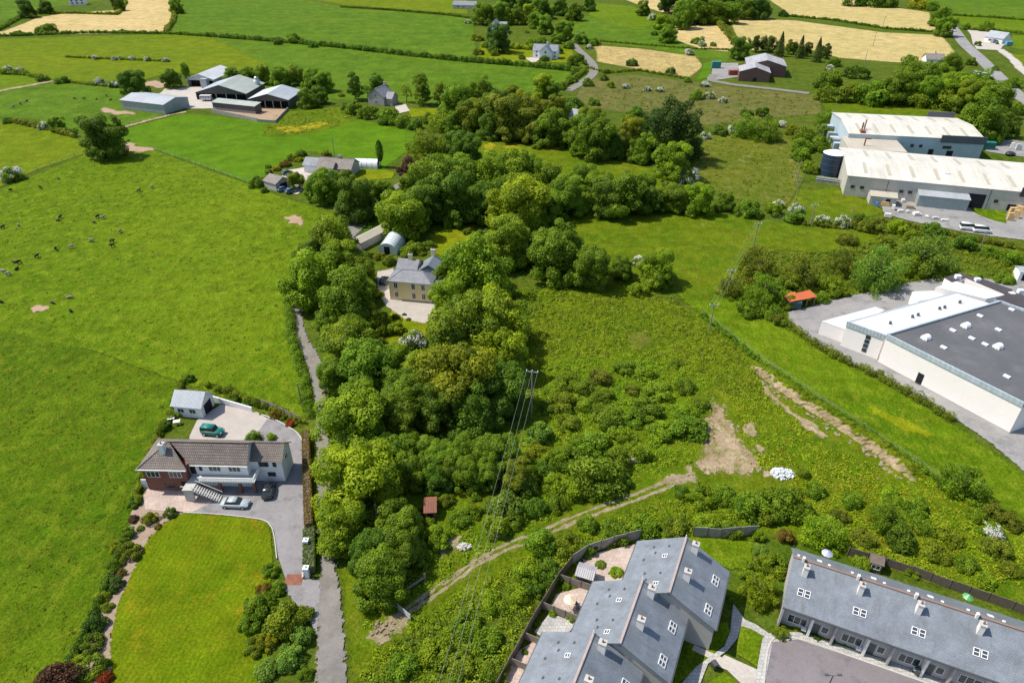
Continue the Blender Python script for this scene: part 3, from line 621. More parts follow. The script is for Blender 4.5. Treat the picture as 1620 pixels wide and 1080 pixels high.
m = MB(); m.box(7.003,16.5,1.2,6.4,-.3,5.0); m.poly([(16.5,1.2,5.0),(16.5,6.4,5.0),(16.5,3.15,7.7)]); m.build('wall', MAT['white'], R)
for x, w in ((1.6,2.1),(5.2,2.0)): window(R, x, 0, 3.0, w, 1.25, 'f', 'pvc', 2)
window(R, 3.7, 0, .7, 1.5, .9, 'f', 'brownframe', 1); door(R, 6.1, 0, .05, .9, 2.05, 'f', 'opening')
part(R, 'shutter', 'brownframe', (2.55,2.9,-.05,.02,.7,1.6)); part(R, 'shutter', 'brownframe', (4.5,4.85,-.05,.02,.7,1.6))
for x, w in ((8.9,.7),(11.2,2.0),(14.4,2.0)): window(R, x, 1.2, 3.4, w, 1.15, 'f', 'pvc', 2 if w > 1 else 0)
for x in (9.4,12.6,15.2): window(R, x, 1.2, .9, 1.6 if x < 15 else .9, .9, 'f', 'pvc', 1)
door(R, 7.55, 1.2, 2.75, .9, 2.0, 'f', 'opening')
part(R, 'balcony_floor', 'conc_wall', (7.2,17.9,-.45,1.18,2.42,2.62), (16.52,17.9,1.2,4.6,2.42,2.62))
for x in (8.9,12.0,15.3,17.6): part(R, 'pillar', 'brick', (x-.2,x+.2,-.3,.1,0,2.4))
bal = part(R, 'balustrade', 'pvc', (8.9,17.95,-.5,-.38,3.42,3.55), (8.9,17.95,-.5,-.38,2.66,2.76), (17.83,17.95,-.36,4.6,3.42,3.55), (17.83,17.95,-.36,4.6,2.66,2.76))
for i in range(34): part(bal, 'baluster', 'pvc', (8.95+i*.268,9.05+i*.268,-.48,-.40,2.78,3.40))
for i in range(14): part(bal, 'baluster', 'pvc', (17.85,17.93,-.1+i*.33,0+i*.33,2.78,3.40))
st = part(R, 'stair_landing', 'conc_wall', (7.0,8.7,-2.4,-.47,2.35,2.6), (7.1,8.6,-2.3,-2.1,0,2.33))
for i in range(11):
    part(st, 'step', 'conc_wall', (8.72+i*.34,9.06+i*.34,-2.4,-1.0,2.2-i*.21,2.4-i*.21))
m = MB()
for y in (-2.42,-.98): m.bar((8.7,y,3.35),(12.6,y,1.0), .07, .07)
m.bar((7.0,-2.42,3.4),(8.7,-2.42,3.4), .07, .07)
for i in range(7): m.bar((8.8+i*.6,-2.42,3.3-i*.37),(8.8+i*.6,-2.42,2.2-i*.37), .05, .05)
m.build('stair_rail', MAT['pvc'], st)
r2 = gable(R, 17.0, 21.6, 2.6, 6.9, 4.75, 6.5, 'white', 'tile', .35, None, .14, 'tile')
m = MB(); m.box(16.502,16.998,2.605,6.39,-.3,4.8); m.build('link_wall', MAT['white'], R)
window(R, 18.6, 2.6, 3.3, 1.6, 1.0, 'f', 'brownframe', 1); window(R, 20.4, 2.6, 3.3, .6, 1.0, 'f', 'brownframe', 0); window(R, 19.6, 2.6, 1.2, 1.3, .9, 'f', 'brownframe', 1)
window(R, 21.6, 4.75, 3.2, 1.2, 1.0, 'r')
chimney(R, 3.3, 1.9, 5.6, 8.3, .8, .9, 'white', 1)
part(R, 'yard_gate', 'white', (-1.2,-.02,.4,.55,0,1.9))
# ---- garage behind the bungalow
R, W = frame_at('garage', (279,658), (322,661.7), 'white garage with grey sheet roof behind the bungalow', 'garage')
gable(R, 0, W, 0, 4.4, 2.7, 4.4, 'white', 'tin', .35, None, .1)
window(R, 1.3, 0, 1.0, 1.3, 1.0, 'f', 'pvc', 1); window(R, 3.6, 0, 1.0, 1.3, 1.0, 'f', 'pvc', 1); door(R, W, 2.2, 0, 2.4, 2.2, 'r', 'opening', 'garage_door')
# ---- cream georgian house
R, W = frame_at('cream_house', (617.8,474), (673.3,479), 'two-storey cream house with hipped slate roofs in the trees', 'house')
hip(R, 0, 10.4, 0, 5.4, 5.2, 7.0, 'cream', 'slate_old', .35, .14, None, 'slate')
gable(R, .2, 5.0, 5.402, 11.5, 5.0, 6.9, 'cream', 'slate_old', .3, 8.4)
gable(R, 4.6, 9.2, 5.5, 12.2, 5.1, 7.4, 'cream', 'slate', .3, None, .14, None, 'y') if False else None
m = MB(); m.box(5.002,11.5,5.403,11.0,-.3,5.0); m.build('wall', MAT['cream'], R)
q = MB(); q.slab([(4.9,5.6,5.0),(8.2,5.6,7.2),(8.2,11.3,7.2),(4.9,11.3,5.0)], .14); q.slab([(8.2,5.6,7.2),(11.8,5.6,5.0),(11.8,11.3,5.0),(8.2,11.3,7.2)], .14); q.slab([(4.9,5.6,5.05),(11.8,5.6,5.05),(8.2,7.2,7.22)], .12); q.build('roof', MAT['slate'], R)
m = MB(); m.prism([(10.41,.3),(12.4,1.6),(12.4,4.4),(10.41,5.39)], -.3, 4.4); m.build('bay', MAT['cream'], R); m = MB(); m.slab([(10.3,.1,4.45),(12.7,1.4,4.45),(12.7,4.6,4.45),(10.3,5.5,4.45),(10.3,2.8,5.2)], .12); m.build('bay_roof', MAT['slate_old'], R)
for z in (.9, 3.3):
    for x in (1.7, 6.0, 8.4): window(R, x, 0, z, .95, 1.45, 'f', 'pvc', 1)
part(R, 'plinth', 'conc_wall', (-.05,10.45,-.06,0,-.2,.35)); door(R, 11.5, .98, .1, .9, 2.1, 'f', 'brownframe')
window(R, 0, 2.7, 3.3, .95, 1.4, 'l'); chimney(R, 8.0, 11.2, 6.4, 8.6, 1.1, .7, 'cream', 2); chimney(R, 3.0, 8.4, 6.6, 8.2, 1.0, .6, 'cream', 2)
# ---- old barn and glazed polytunnel behind the cream house
R, W = frame_at('long_barn', (572,396), (626,368), 'long low stone barn with pale roof beside the glazed polytunnel', 'barn')
gable(R, 0, W, 0, 3.6, 2.2, 3.0, 'stonewall', 'tin_green', .25, None, .1, roofs=('tan_roof','tin_green'))
def polytunnel(p0, p1, L, h, mat, label, ribs=7, ends=True):
    R, W = frame_at('polytunnel', p0, p1, label, 'polytunnel'); n = 14; m = MB()
    prof = [(W/2-W/2*math.cos(math.pi*i/n), h*math.sin(math.pi*i/n)**.75) for i in range(n+1)]
    v = [(x, 0, z) for x, z in prof]+[(x, L, z) for x, z in prof]
    me = bpy.data.meshes.new('skin'); f = [(i, i+1, n+2+i, n+1+i) for i in range(n)]; f += [tuple(range(n+1)), tuple(range(2*n+1, n, -1))]
    me.from_pydata(v, [], f); me.materials.append(MAT[mat]); objm('skin', me, R)
    for k in range(ribs):
        y = L*k/(ribs-1); q = MB(); q.tube([(W/2+(x-W/2)*1.01, y, z*1.015) for x, z in prof], [.05]*(n+1), 5); q.build('hoop', MAT['steel'], R)
    door(R, W/2, -.01, 0, W*.3, h*.72, 'f', 'opening')
    q = MB(); q.box(.05, W-.05, -.05, -.01, h*.34, h*.34+.08); q.build('end_rail', MAT['pvc'], R)
    return R
polytunnel((598,402), (628,404), 8.0, 3.3, 'polyglass', 'hazy polytunnel greenhouse behind the cream house')
R = polytunnel((597,268), (601.5,262), 9.5, 3.0, 'poly', 'white polytunnel in the field by the tan bungalow', 6)
# ---- tan bungalow behind the screen trees
R, W = frame_at('tan_bungalow', (478,276), (556,281), 'low bungalow with brown-grey tiled roof behind the screen trees', 'house')
gable(R, 6.0, W, 0, 8.0, 2.9, 5.2, 'dash', 'tile_tan', .4, None, .14, 'tile')
gable(R, 0, 6.4, 2.0, 8.5, 2.7, 4.4, 'white', 'slate', .35)
gable(R, 7.2, 12.4, -2.6, 4.0, 2.9, 4.6, 'dash', 'tile_tan', .3, None, .14, None, 'x')
for x in (14.5, 17): window(R, x, 0, .9, 1.5, 1.1, 'f', 'pvc', 1)
chimney(R, 13.0, 4.0, 4.6, 6.2, .9, .7, 'dash', 2)
R, W = frame_at('garage', (419,297), (438,303), 'small tan garage with tiled roof beside the two blue cars', 'garage')
gable(R, 0, W, 0, 6.0, 2.5, 3.9, 'dash', 'tile_tan', .3); door(R, W, 3, 0, 2.6, 2.1, 'r', 'opening', 'garage_door')
# ---- farm sheds
R, W = frame_at('farm_shed', (194.5,173), (262,181), 'grey clad farm shed with pale roof nearest the camera', 'shed')
gable(R, 0, W, 0, 15, 4.1, 5.6, 'tin_grey', 'tin', .3, None, .1); door(R, W, 7.5, 0, 4.5, 3.6, 'r', 'tin_grey', 'shed_door'); part(R, 'base_wall', 'stain_wall', (-.05,W+.05,-.06,0,-.2,.9))
R, W = frame_at('farm_shed', (298,137), (340,138.5), 'open fronted farm shed at the back left of the yard', 'shed')
gable(R, 0, W, 0, 20, 3.8, 6.0, 'tin_white', 'tin_white', .4, W/2, .1, None, 'y') if False else gable(R, 0, 22, 0, W, 3.8, 6.2, None, 'tin_white', .4, None, .1, None, 'y', roofs=('tin','tin_white'))
m = MB(); m.box(0,W,21.8,22,-.3,3.8); m.box(0,.2,0,21.8,-.3,3.8); m.box(W-.2,W,0,21.8,-.3,3.8); m.build('wall', MAT['tin_white'], R)
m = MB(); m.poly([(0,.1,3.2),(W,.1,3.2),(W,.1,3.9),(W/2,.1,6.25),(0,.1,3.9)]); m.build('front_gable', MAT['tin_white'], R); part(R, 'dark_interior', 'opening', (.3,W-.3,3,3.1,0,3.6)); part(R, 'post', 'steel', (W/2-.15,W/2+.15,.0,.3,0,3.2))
part(R, 'feed_bin', 'tin', (W*.62,W*.85,-3.2,-.4,.3,4.6))
R, W = frame_at('farm_shed', (312,158), (391,160), 'large farm shed with lichened grey green roof in the middle', 'shed')
gable(R, 0, 22, 0, W, 3.4, 7.0, None, 'tin_green', .4, None, .1, None, 'y', roofs=('tin','tin_green'))
m = MB(); m.box(0,.2,0,22,-.3,3.4); m.box(W-.2,W,0,22,-.3,3.4); m.box(.2,W-.2,21.8,22,-.3,3.4); m.build('wall', MAT['tin_dark'], R)
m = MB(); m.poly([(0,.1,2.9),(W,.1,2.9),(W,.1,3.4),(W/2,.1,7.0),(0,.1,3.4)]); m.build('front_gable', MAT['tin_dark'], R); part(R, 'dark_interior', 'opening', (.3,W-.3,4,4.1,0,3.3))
for k in range(1, 5): part(R, 'post', 'steel', (W*k/5-.12,W*k/5+.12,.0,.25,0,2.9))
R, W = frame_at('farm_shed', (396,171), (458,172.5), 'farm shed with bright white left roof slope at the right', 'shed')
gable(R, 0, 18, 0, W, 4.0, 6.4, None, 'tin_white', .4, None, .1, None, 'y', roofs=('tin_white','tin'))
m = MB(); m.box(0,.2,0,18,-.3,4); m.box(W-.2,W,0,18,-.3,4); m.box(.2,W-.2,17.8,18,-.3,4); m.build('wall', MAT['tin_dark'], R)
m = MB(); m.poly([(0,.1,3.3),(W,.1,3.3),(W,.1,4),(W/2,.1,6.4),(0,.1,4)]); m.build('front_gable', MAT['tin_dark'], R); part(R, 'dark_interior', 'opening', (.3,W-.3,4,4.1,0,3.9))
for k in range(1, 5): part(R, 'post', 'stain_wall', (W*k/5-.15,W*k/5+.15,.0,.3,0,3.3))
R, W = frame_at('cattle_house', (338,174), (405,181), 'long low dark cattle house behind the pen wall', 'shed')
m = MB(); m.box(0,W,0,4.5,-.3,3.4); m.build('wall', MAT['tin_dark'], R); m = MB(); m.slab([(-.3,-.4,3.5),(W+.3,-.4,3.5),(W+.3,4.8,4.2),(-.3,4.8,4.2)], .1); m.build('roof', MAT['tin_green'], R); part(R, 'base_wall', 'stain_wall', (-.05,W+.05,-.08,0,-.2,1.2))
p = G(409,146); R = empty('feed_silo', p, 0, 'tall cylindrical feed silo with conical top behind the farm sheds', 'silo')
m = MB(); m.tube([(0,0,1.6),(0,0,6.2)], [1.5,1.5], 16); m.build('barrel', MAT['steel'], R, True); m = MB(); m.tube([(0,0,6.2),(0,0,7.5)], [1.52,.25], 16); m.build('cone_top', MAT['steel'], R, True); m = MB(); m.tube([(0,0,.5),(0,0,1.6)], [.3,1.5], 16); m.build('hopper', MAT['steel'], R, True)
for k in range(4): m = MB(); a = k*math.pi/2+.4; m.bar((1.4*math.cos(a),1.4*math.sin(a),0),(1.4*math.cos(a),1.4*math.sin(a),1.8), .12); m.build('leg', MAT['steel'], R)
def wall_run(name, pix, h, t, mat, label, cat='wall', z=0):
    P = [G(x, y).to_2d() for x, y in pix]; m = MB(); o = P[0]
    for a, b in zip(P, P[1:]): m.bar((a.x-o.x,a.y-o.y,h/2-.1),(b.x-o.x,b.y-o.y,h/2-.1), t, h+.2)
    ob = m.build(name, MAT[mat]); ob.location = (o.x, o.y, 0); return tag(ob, label, cat)
wall_run('pen_wall', [(336,178),(366,184),(408,193)], 1.6, .3, 'stain_wall', 'dark concrete wall in front of the cattle house')
wall_run('pen_wall', [(408,193),(436,195),(456,174)], 1.2, .25, 'stain_wall', 'wall round the right end of the cattle pen')
# ---- farther houses
R, W = frame_at('stone_house', (583,165), (618,169), 'stone gabled house with slate roof behind the bushes', 'house')
gable(R, 0, 9, 0, W*.72, 3.8, 7.2, 'stonewall', 'slate_old', .3, None, .14, 'pink_ridge', 'y'); gable(R, W*.72+.003, W, 1.5, 7, 3.2, 5.4, 'stonewall', 'slate_old', .3)
window(R, W*.36, 0, 3.4, 1.1, 1.4); window(R, W*.36, 0, .9, 1.3, 1.2); chimney(R, W*.36, 8.6, 6.6, 8.6, 1.0, .7, 'stonewall', 2)
R, W = frame_at('white_house', (841,94), (879,96), 'white gabled house with grey slate roof beside the far lane', 'house')
gable(R, 0, W, 3, 10, 4.6, 7.6, 'white', 'slate', .3, None, .14, 'slate_old'); gable(R, -.02, 6, W*.32, W*.82, 4.4, 8.0, 'white', 'slate', .3, None, .14, None, 'y')
window(R, W*.16, 3, 1.0, 1.3, 1.3); window(R, W*.16, 3, 3.2, 1.2, 1.0); window(R, W*.57, -.02, 3.6, 1.2, 1.3); window(R, W*.57, -.02, 1.0, 1.8, 1.4); window(R, W*.92, 3, 1.0, 1.1, 1.3); window(R, W*.92, 3, 3.2, 1.0, 1.0); chimney(R, W*.55, 6.5, 7.0, 9.2, 1.0, .7, 'white', 2)
R, W = frame_at('white_cottage', (773,52), (800,53), 'white gabled cottage behind dark trees at top centre', 'house')
gable(R, 0, 9, 0, W*.6, 4.2, 8.0, 'white', 'slate', .3, None, .14, None, 'y'); gable(R, W*.6+.003, W, 1, 8, 3.8, 6.8, 'white', 'slate', .3); window(R, W*.3, 0, 3.8, 1.3, 1.5); window(R, W*.3, 0, 1.0, 1.5, 1.5)
R, W = frame_at('low_building', (716,14), (752,15), 'low grey roofed building at the top edge', 'building')
gable(R, 0, W, 0, 12, 3.0, 5.4, 'tin', 'slate_old', .4); window(R, 5, 0, 1, 2, 1.2); window(R, 10, 0, 1, 2, 1.2)
R, W = frame_at('stone_villa', (110,9), (136,8), 'pale house on the top edge above the tan field', 'house')
gable(R, 0, W, 0, 9, 4.6, 7.6, 'offwhite', 'slate_old', .4); [window(R, W*f, 0, z, 1.5, 1.5) for f in (.2,.5,.8) for z in (.9, 3.0)]
R, W = frame_at('roofed_cottage', (900,193), (915,196), 'cottage roof showing between the far belt trees', 'house')
gable(R, 0, W, 0, 6, 2.6, 5.0, 'white', 'slate', .3); window(R, W/2, 0, .9, 1.2, 1.1)
R, W = frame_at('brown_shed', (1167.6,128.5), (1216,131), 'brown clad shed with grey corrugated roof beside the yard', 'shed')
gable(R, 0, 14, 0, W, 4.8, 7.2, 'brown_clad', 'grey_roof', .3, None, .1, None, 'y'); door(R, W*.5, 0, 0, .9, 2.1, 'f', 'opening'); door(R, W*.56, 0, 0, .9, 2.1, 'f', 'opening'); gable(R, 14.05, 34, 4, W+9, 5.6, 8.4, 'brown_clad', 'grey_roof', .3, None, .1, None, 'y')
R, W = frame_at('roadside_house', (1556,66), (1584,70), 'grey roofed house in a pale yard by the main road', 'house')
gable(R, 0, W, 0, 11, 3.2, 6.4, 'offwhite', 'tin', .4); window(R, W*.3, 0, .9, 1.8, 1.3); window(R, W*.7, 0, .9, 1.8, 1.3); part(R, 'porch', 'tin_grey', (W*.45,W*.6,-2,-.01,0,2.6))
R, W = frame_at('farm_cottage', (1464,102), (1492,103), 'tan roofed cottage among bushes below the tan field', 'house')
gable(R, 0, W, 0, 8, 2.8, 5.2, 'white', 'tile_tan', .4); window(R, W*.3, 0, .9, 1.5, 1.2); window(R, W*.7, 0, .9, 1.5, 1.2); chimney(R, W*.5, 4, 4.8, 6.4, .9, .7, 'white', 1)
R, W = frame_at('red_roof_shed', (1568,219), (1594,218), 'stone shed with red rusty roof behind the factory', 'shed')
gable(R, 0, W, 0, 5, 2.8, 4.0, 'stonewall', 'rust', .2, None, .1); door(R, W*.6, 0, 0, 1.2, 2.0, 'f', 'opening')
R, W = frame_at('small_white_shed', (1609,444), (1630,446), 'small white block shed at the right edge above the warehouse', 'shed')
gable(R, 0, W, 0, 3.5, 2.4, 2.9, 'white', 'tin', .2, None, .1); door(R, W*.4, 0, 0, .9, 1.9, 'f', 'opening')
R, W = frame_at('tin_shed', (673,822), (690,821), 'small rusty red roofed shed half hidden in the thicket', 'shed')
gable(R, 0, W, 0, 3.0, 1.7, 2.4, 'rust', 'rust', .2, None, .06); door(R, W*.5, 0, 0, .9, 1.5, 'f', 'opening')

# ---- white-roofed factory
f0 = G(1341.7,278,6.5)
R = frame_w('factory', f0, -17.3, 'long cream roofed factory with tan walls above the pallet yard', 'factory'); L = 68; D = 30.5
gable(R, 0, L, 0, D, 6.5, 7.9, 'tancladding', 'cream_roof', .25, None, .12)
k = (7.9-6.5)/(D/2); an = math.atan(k)
for side in (0, 1):
    for i in range(9):
        x = 5+i*7.0+(2 if side else 0)
        if x > L-4: continue
        y0, y1 = (3, 11.5) if side == 0 else (D-11.5, D-3); zz = lambda y: 6.5+k*(y if y < D/2 else D-y)+.165
        m = MB(); m.slab([(x,y0,zz(y0)+.03),(x+1.1,y0,zz(y0)+.03),(x+1.1,y1,zz(y1)+.03),(x,y1,zz(y1)+.03)], .03); m.build('roof_light', MAT['rooflight'], R)
part(R, 'fascia', 'black_fascia', (48.5,L,-.45,-.02,5.2,8.0)); part(R, 'roof_vent', 'pvc', (29,30.4,8,8.8,7.4,7.9))
for x in (2.2,5.0,16.5,19.0): window(R, x, 0, 2.6, 1.2, 1.0, 'f', 'brownframe', 0)
door(R, 37.5, 0, 0, 5.0, 4.6, 'f', 'opening', 'loading_door'); window(R, 43, 0, 2.4, 1.2, 1.0, 'f', 'brownframe', 0); door(R, 47.6, 0, .4, 2.2, 2.0, 'f', 'opening'); door(R, 53.5, 0, 0, 2.6, 3.0, 'f', 'opening')
part(R, 'downpipe', 'darkgrey', (12,12.12,-.14,-.02,0,6.3)); part(R, 'downpipe', 'darkgrey', (40.8,40.92,-.14,-.02,0,6.3))
lean = MB(); lean.box(21,35,-3.6,-.02,0,3.6); lean.build('lean_to', MAT['tin_grey'], R); m = MB(); m.slab([(20.8,-3.9,3.75),(35.2,-3.9,3.75),(35.2,-.03,4.4),(20.8,-.03,4.4)], .1); m.build('lean_to_roof', MAT['tin'], R)
R2 = frame_w('store', R.matrix_basis @ Vector((7.0,-6.2,0)), -17.3, 'small tan gabled store at the left of the pallet yard', 'shed')
gable(R2, 0, 7.5, 0, 5.0, 2.8, 3.6, 'tancladding', 'tan_roof', .2); door(R2, 5.2, 0, 0, 1.3, 2.3, 'f', 'opening')
r0 = G(1343,211.5,7)
R = frame_w('factory', r0, -10.5, 'cream roofed rear factory hall with pale blue end wall', 'factory'); L = 47; D = 30
gable(R, 0, L, 0, D, 7, 8.4, 'bluecladding', 'cream_roof', .25, None, .12); k = 1.4/(D/2)
for side in (0, 1):
    for i in range(7):
        x = 4+i*6.2; y0, y1 = (3, 11) if side == 0 else (D-11, D-3); zz = lambda y: 7+k*(y if y < D/2 else D-y)+.195
        m = MB(); m.slab([(x,y0,zz(y0)),(x+1.1,y0,zz(y0)),(x+1.1,y1,zz(y1)),(x,y1,zz(y1))], .03); m.build('roof_light', MAT['rooflight'], R)
part(R, 'fascia', 'dark_fascia', (32,L+.3,-.5,-.02,5.6,8.2)); part(R, 'fascia', 'dark_fascia', (36,46,D+.05,D+.6,5.6,9.2))
for x, w in ((23,1.2),(26,1.2),(35,3.0)): window(R, x, 0, 3.2, w, 1.1, 'f', 'brownframe', 0)
door(R, 30, 0, .2, 1.8, 2.6, 'f', 'opening'); door(R, 36.5, 0, .2, 2.2, 2.4, 'f', 'opening')
for i, (y, h) in enumerate(((2,2.6),(5,3.4),(9,2.8),(14,3.2),(21,4.0),(26,2.8))): part(R, 'plant_unit', 'steel' if i % 2 else 'bluecladding', (-3.5,-.4,y,y+2.3,0,h))
m = MB(); m.tube([(5,3,7.2),(5,3,10.6)], [.3,.3], 8); m.tube([(6.4,5,7.4),(6.4,5,11.2)], [.25,.25], 8); m.bar((5,3,9),(6.4,5,9), .2); m.box(4.2,5.8,.5,2.6,7.1,8.2); m.build('flue', MAT['rust'], R)
m0 = G(1343,234.6,6.0)
R = frame_w('link_block', m0, -13.5, 'low tan roofed block between the two factory halls', 'building')
m = MB(); m.box(.2,19,.3,16.5,-.3,5.4); m.build('wall', MAT['tancladding'], R); m = MB(); m.slab([(-.1,.1,5.9),(19.4,.1,5.9),(19.4,16.9,5.5),(-.1,16.9,5.5)], .15); m.build('roof', MAT['tan_roof'], R)
part(R, 'flue', 'rust', (5.8,6.2,5,5.4,5.4,8.4), (5.8,7.8,5,5.4,8.2,8.6))
part(R, 'annex_wall', 'tancladding', (19.05,40,-.2,.4,-.3,3.2))
p = G(1312,275); R = empty('water_tank', p, 0, 'dark blue round tank left of the factory', 'tank')
m = MB(); m.tube([(0,0,0),(0,0,7.4)], [3.6,3.6], 24); m.build('shell', MAT['tankblue'], R); m = MB(); m.tube([(0,0,7.4),(0,0,8.3)], [3.7,1.2], 24); m.build('lid', MAT['poly'], R)
for k in range(3): m = MB(); m.tube([(0,0,1.8+k*2),(0,0,1.95+k*2)], [3.66,3.66], 24); m.build('hoop', MAT['darkgrey'], R)
m = MB(); m.bar((3.7,-.6,0),(3.7,-.6,7.6), .06); m.bar((3.7,-1.1,0),(3.7,-1.1,7.6), .06); m.build('ladder', MAT['steel'], R)
p = G(1329,272); R = empty('white_tank', p, math.radians(-10), 'white sloped hopper between the blue tank and factory', 'tank'); m = MB(); m.slab([(-2.5,-3,4.2),(3.4,-3,5.8),(3.4,3,5.8),(-2.5,3,4.2)], .2); m.build('cover', MAT['poly'], R); m = MB(); m.box(-2.3,3.2,-2.8,2.8,0,4.0); m.build('body', MAT['white'], R)
R, W = frame_at('bund_wall', (1290,288), (1328,293), 'low grey bund wall in front of the blue tank', 'wall'); part(R, 'wall', 'stain_wall', (0,W,0,.4,-.2,2.0)); part(R, 'rail', 'pvc', (0,W,-.1,-.02,1.7,1.8)); part(R, 'rail', 'pvc', (0,W,-.1,-.02,1.1,1.2))

# ---- white warehouse with dark roof
def prismP(root, name, mat, P, z0, z1): m = MB(); m.prism(P, z0, z1); return m.build(name, MAT[mat], root)
f0, f1 = G(1404,528.5,7).to_2d(), G(1621,637,7).to_2d(); u = (f1-f0).normalized(); s = Vector((math.cos(math.radians(23.7)), math.sin(math.radians(23.7))))
org = f0; R = frame_w('warehouse', org, 0, 'big white warehouse with dark flat roof at right', 'warehouse')
lc = lambda p: (p[0]-org.x, p[1]-org.y); Lw = (f1-f0).length
P = [lc(f0), lc(f1), lc(f1+s*36), lc(f0+s*34)]
prismP(R, 'wall', 'offwhite', P, -.3, 6.3)
ins = lambda P, d: [((Vector(p)-Vector((sum(q[0] for q in P)/4, sum(q[1] for q in P)/4)))*(1-d)+Vector((sum(q[0] for q in P)/4, sum(q[1] for q in P)/4))) for p in P]
prismP(R, 'roof', 'felt', ins(P, .012), 6.3, 6.62)
m = MB()
for a, b in zip(P, P[1:]+P[:1]): m.bar((a[0],a[1],6.55),(b[0],b[1],6.55), .35, 1.0)
m.build('parapet', MAT['greyband'], R)
ang = math.atan2(u.y, u.x)
def onroof(px, py, z=6.62): return G(px, py, z).to_2d()-org
for i, (px, py) in enumerate(((1464,536),(1527,517),(1578,550))):
    c = onroof(px, py); V = MB(); n = 10; rad = .75
    V.tube([(c.x-.65*s.x,c.y-.65*s.y,6.85),(c.x+.65*s.x,c.y+.65*s.y,6.85)], [rad,rad], 16); V.box(c.x-.65,c.x+.65,c.y-.65,c.y+.65,6.5,6.9); V.build('roof_ventilator', MAT['poly'], R)
for i, (px, py) in enumerate(((1492.5,550),(1507,523),(1537,535.5),(1558,545),(1579,522),(1592.5,596),(1550,500),(1600,490))):
    c = onroof(px, py); V = MB(); V.box(-.55,.55,-.35,.35,0,.3); o = V.build('roof_light', MAT['poly'], R); o.location = (c.x,c.y,6.6); o.rotation_euler = (0,0,ang)
b0, b1, b2, b3 = [G(x, y, 6.2).to_2d() for x, y in ((1341,508),(1402,530),(1572,479),(1513,461))]
P = [lc(b0), lc(b1-u*.15), lc(b2-u*.15), lc(b3)]
prismP(R, 'wall', 'offwhite', P, -.3, 5.6); prismP(R, 'roof', 'whiteroof', ins(P, .02), 5.6, 5.9)
m = MB(); m.bar((P[0][0],P[0][1],5.6),(P[1][0],P[1][1],5.6), .3, 1.2); m.bar((P[0][0],P[0][1],5.75),(P[3][0],P[3][1],5.75), .3, .5); m.build('parapet', MAT['greyband'], R)
for px, py in ((1408,512),(1443,502),(1452,499),(1486,489),(1494,487),(1518,479)):
    c = onroof(px, py, 5.95); V = MB(); V.tube([(c.x,c.y,5.8),(c.x,c.y,6.5)], [.28,.28], 8); V.build('roof_vent', MAT['darkgrey'], R)
a0, a1, a2, a3 = G(1300,508,3.4).to_2d(), G(1340,522,3.4).to_2d(), G(1400,489,3.6).to_2d(), G(1385,484,3.6).to_2d()
P = [lc(a0), lc(a1), lc(a2), lc(a3)]; prismP(R, 'annex_wall', 'offwhite', P, -.3, 3.2); prismP(R, 'annex_roof', 'whiteroof', P, 3.202, 3.4)
wa = math.atan2(u.y, u.x); wf = lambda t: lc(f0+u*t+Vector((u.y, -u.x))*.19)
def wpanel(name, mat, t0, t1, z0, z1, d=.2):
    m = MB(); a, b = lc(f0+u*t0), lc(f0+u*t1); nn = Vector((u.y, -u.x)); m.bar((a[0]+nn.x*d,a[1]+nn.y*d,(z0+z1)/2),(b[0]+nn.x*d,b[1]+nn.y*d,(z0+z1)/2), .08, z1-z0); return m.build(name, MAT[mat], R)
wpanel('door', 'opening', 8.2, 9.4, 0, 2.6, .02); wpanel('plinth', 'conc_wall', 0, Lw, -.2, .35, .02)
for k in range(4):
    m = MB(); w0 = Vector(lc(b0))*.45+Vector(lc(b1))*.55; w1 = Vector(lc(b0))*.33+Vector(lc(b1))*.67; nn = Vector((w1.y-w0.y, -(w1.x-w0.x))).normalized()*.02
    m.bar((w0.x+nn.x,w0.y+nn.y,1.15+k*1.05),(w1.x+nn.x,w1.y+nn.y,1.15+k*1.05), .1, .8); m.build('window', MAT['glass'], R)
R = frame_w('warehouse_annex', G(1452,470,4), 0, 'low rear block with glazed canopy behind the white warehouse roof', 'building'); org2 = G(1452,470,4).to_2d(); l2 = lambda p: (p.x-org2.x, p.y-org2.y)
for nm, wm, rm, pts, z in (('canopy', 'offwhite', 'polyglass', ((1480,455),(1512,446),(1588,468),(1560,474)), 4.6), ('block', 'offwhite', 'felt2', ((1528,440),(1540,437),(1602,459),(1590,466)), 4.2), ('block', 'bluecladding', 'felt2', ((1574,473),(1600,462),(1680,486),(1660,500)), 4.8), ('block', 'offwhite', 'felt2', ((1494,440),(1518,432),(1534,437),(1506,447)), 4.0), ('ramp_wall', 'offwhite', 'whiteroof', ((1443,462),(1500,460),(1510,466),(1452,478)), 3.0)):
    P = [l2(G(x, y, z).to_2d()) for x, y in pts]; w = prismP(R, nm+'_wall', wm, P, -.3, z); prismP(w, nm+'_roof', rm, ins(P, .01), z+.002, z+.2)
for px, py in ((1515,439),(1546,444),(1600,467),(1614,462)):
    c = l2(G(px, py, 4.4).to_2d()); part(R, 'roof_light', 'poly', (c[0]-.6,c[0]+.6,c[1]-.5,c[1]+.5,4.1,5.05))
R, W = frame_at('open_store', (1246,490), (1287,482), 'open store with bright orange roof in the warehouse yard corner', 'shed')
m = MB(); m.slab([(-.2,-.3,2.3),(W*.45,-.5,2.5),(W*.45,2.7,2.9),(-.2,2.7,2.6)], .08); m.slab([(W*.46,-.2,2.2),(W+.1,-.3,2.35),(W+.1,2.4,2.75),(W*.46,2.5,2.55)], .08); m.build('roof', MAT['orange'], R)
part(R, 'back_wall', 'stain_wall', (0,W,2.4,2.6,0,2.4)); part(R, 'side_wall', 'rust', (0,.2,0,2.38,0,2.2)); part(R, 'divider', 'conc_wall', (W*.5,W*.5+.2,0.2,2.38,0,2.15))
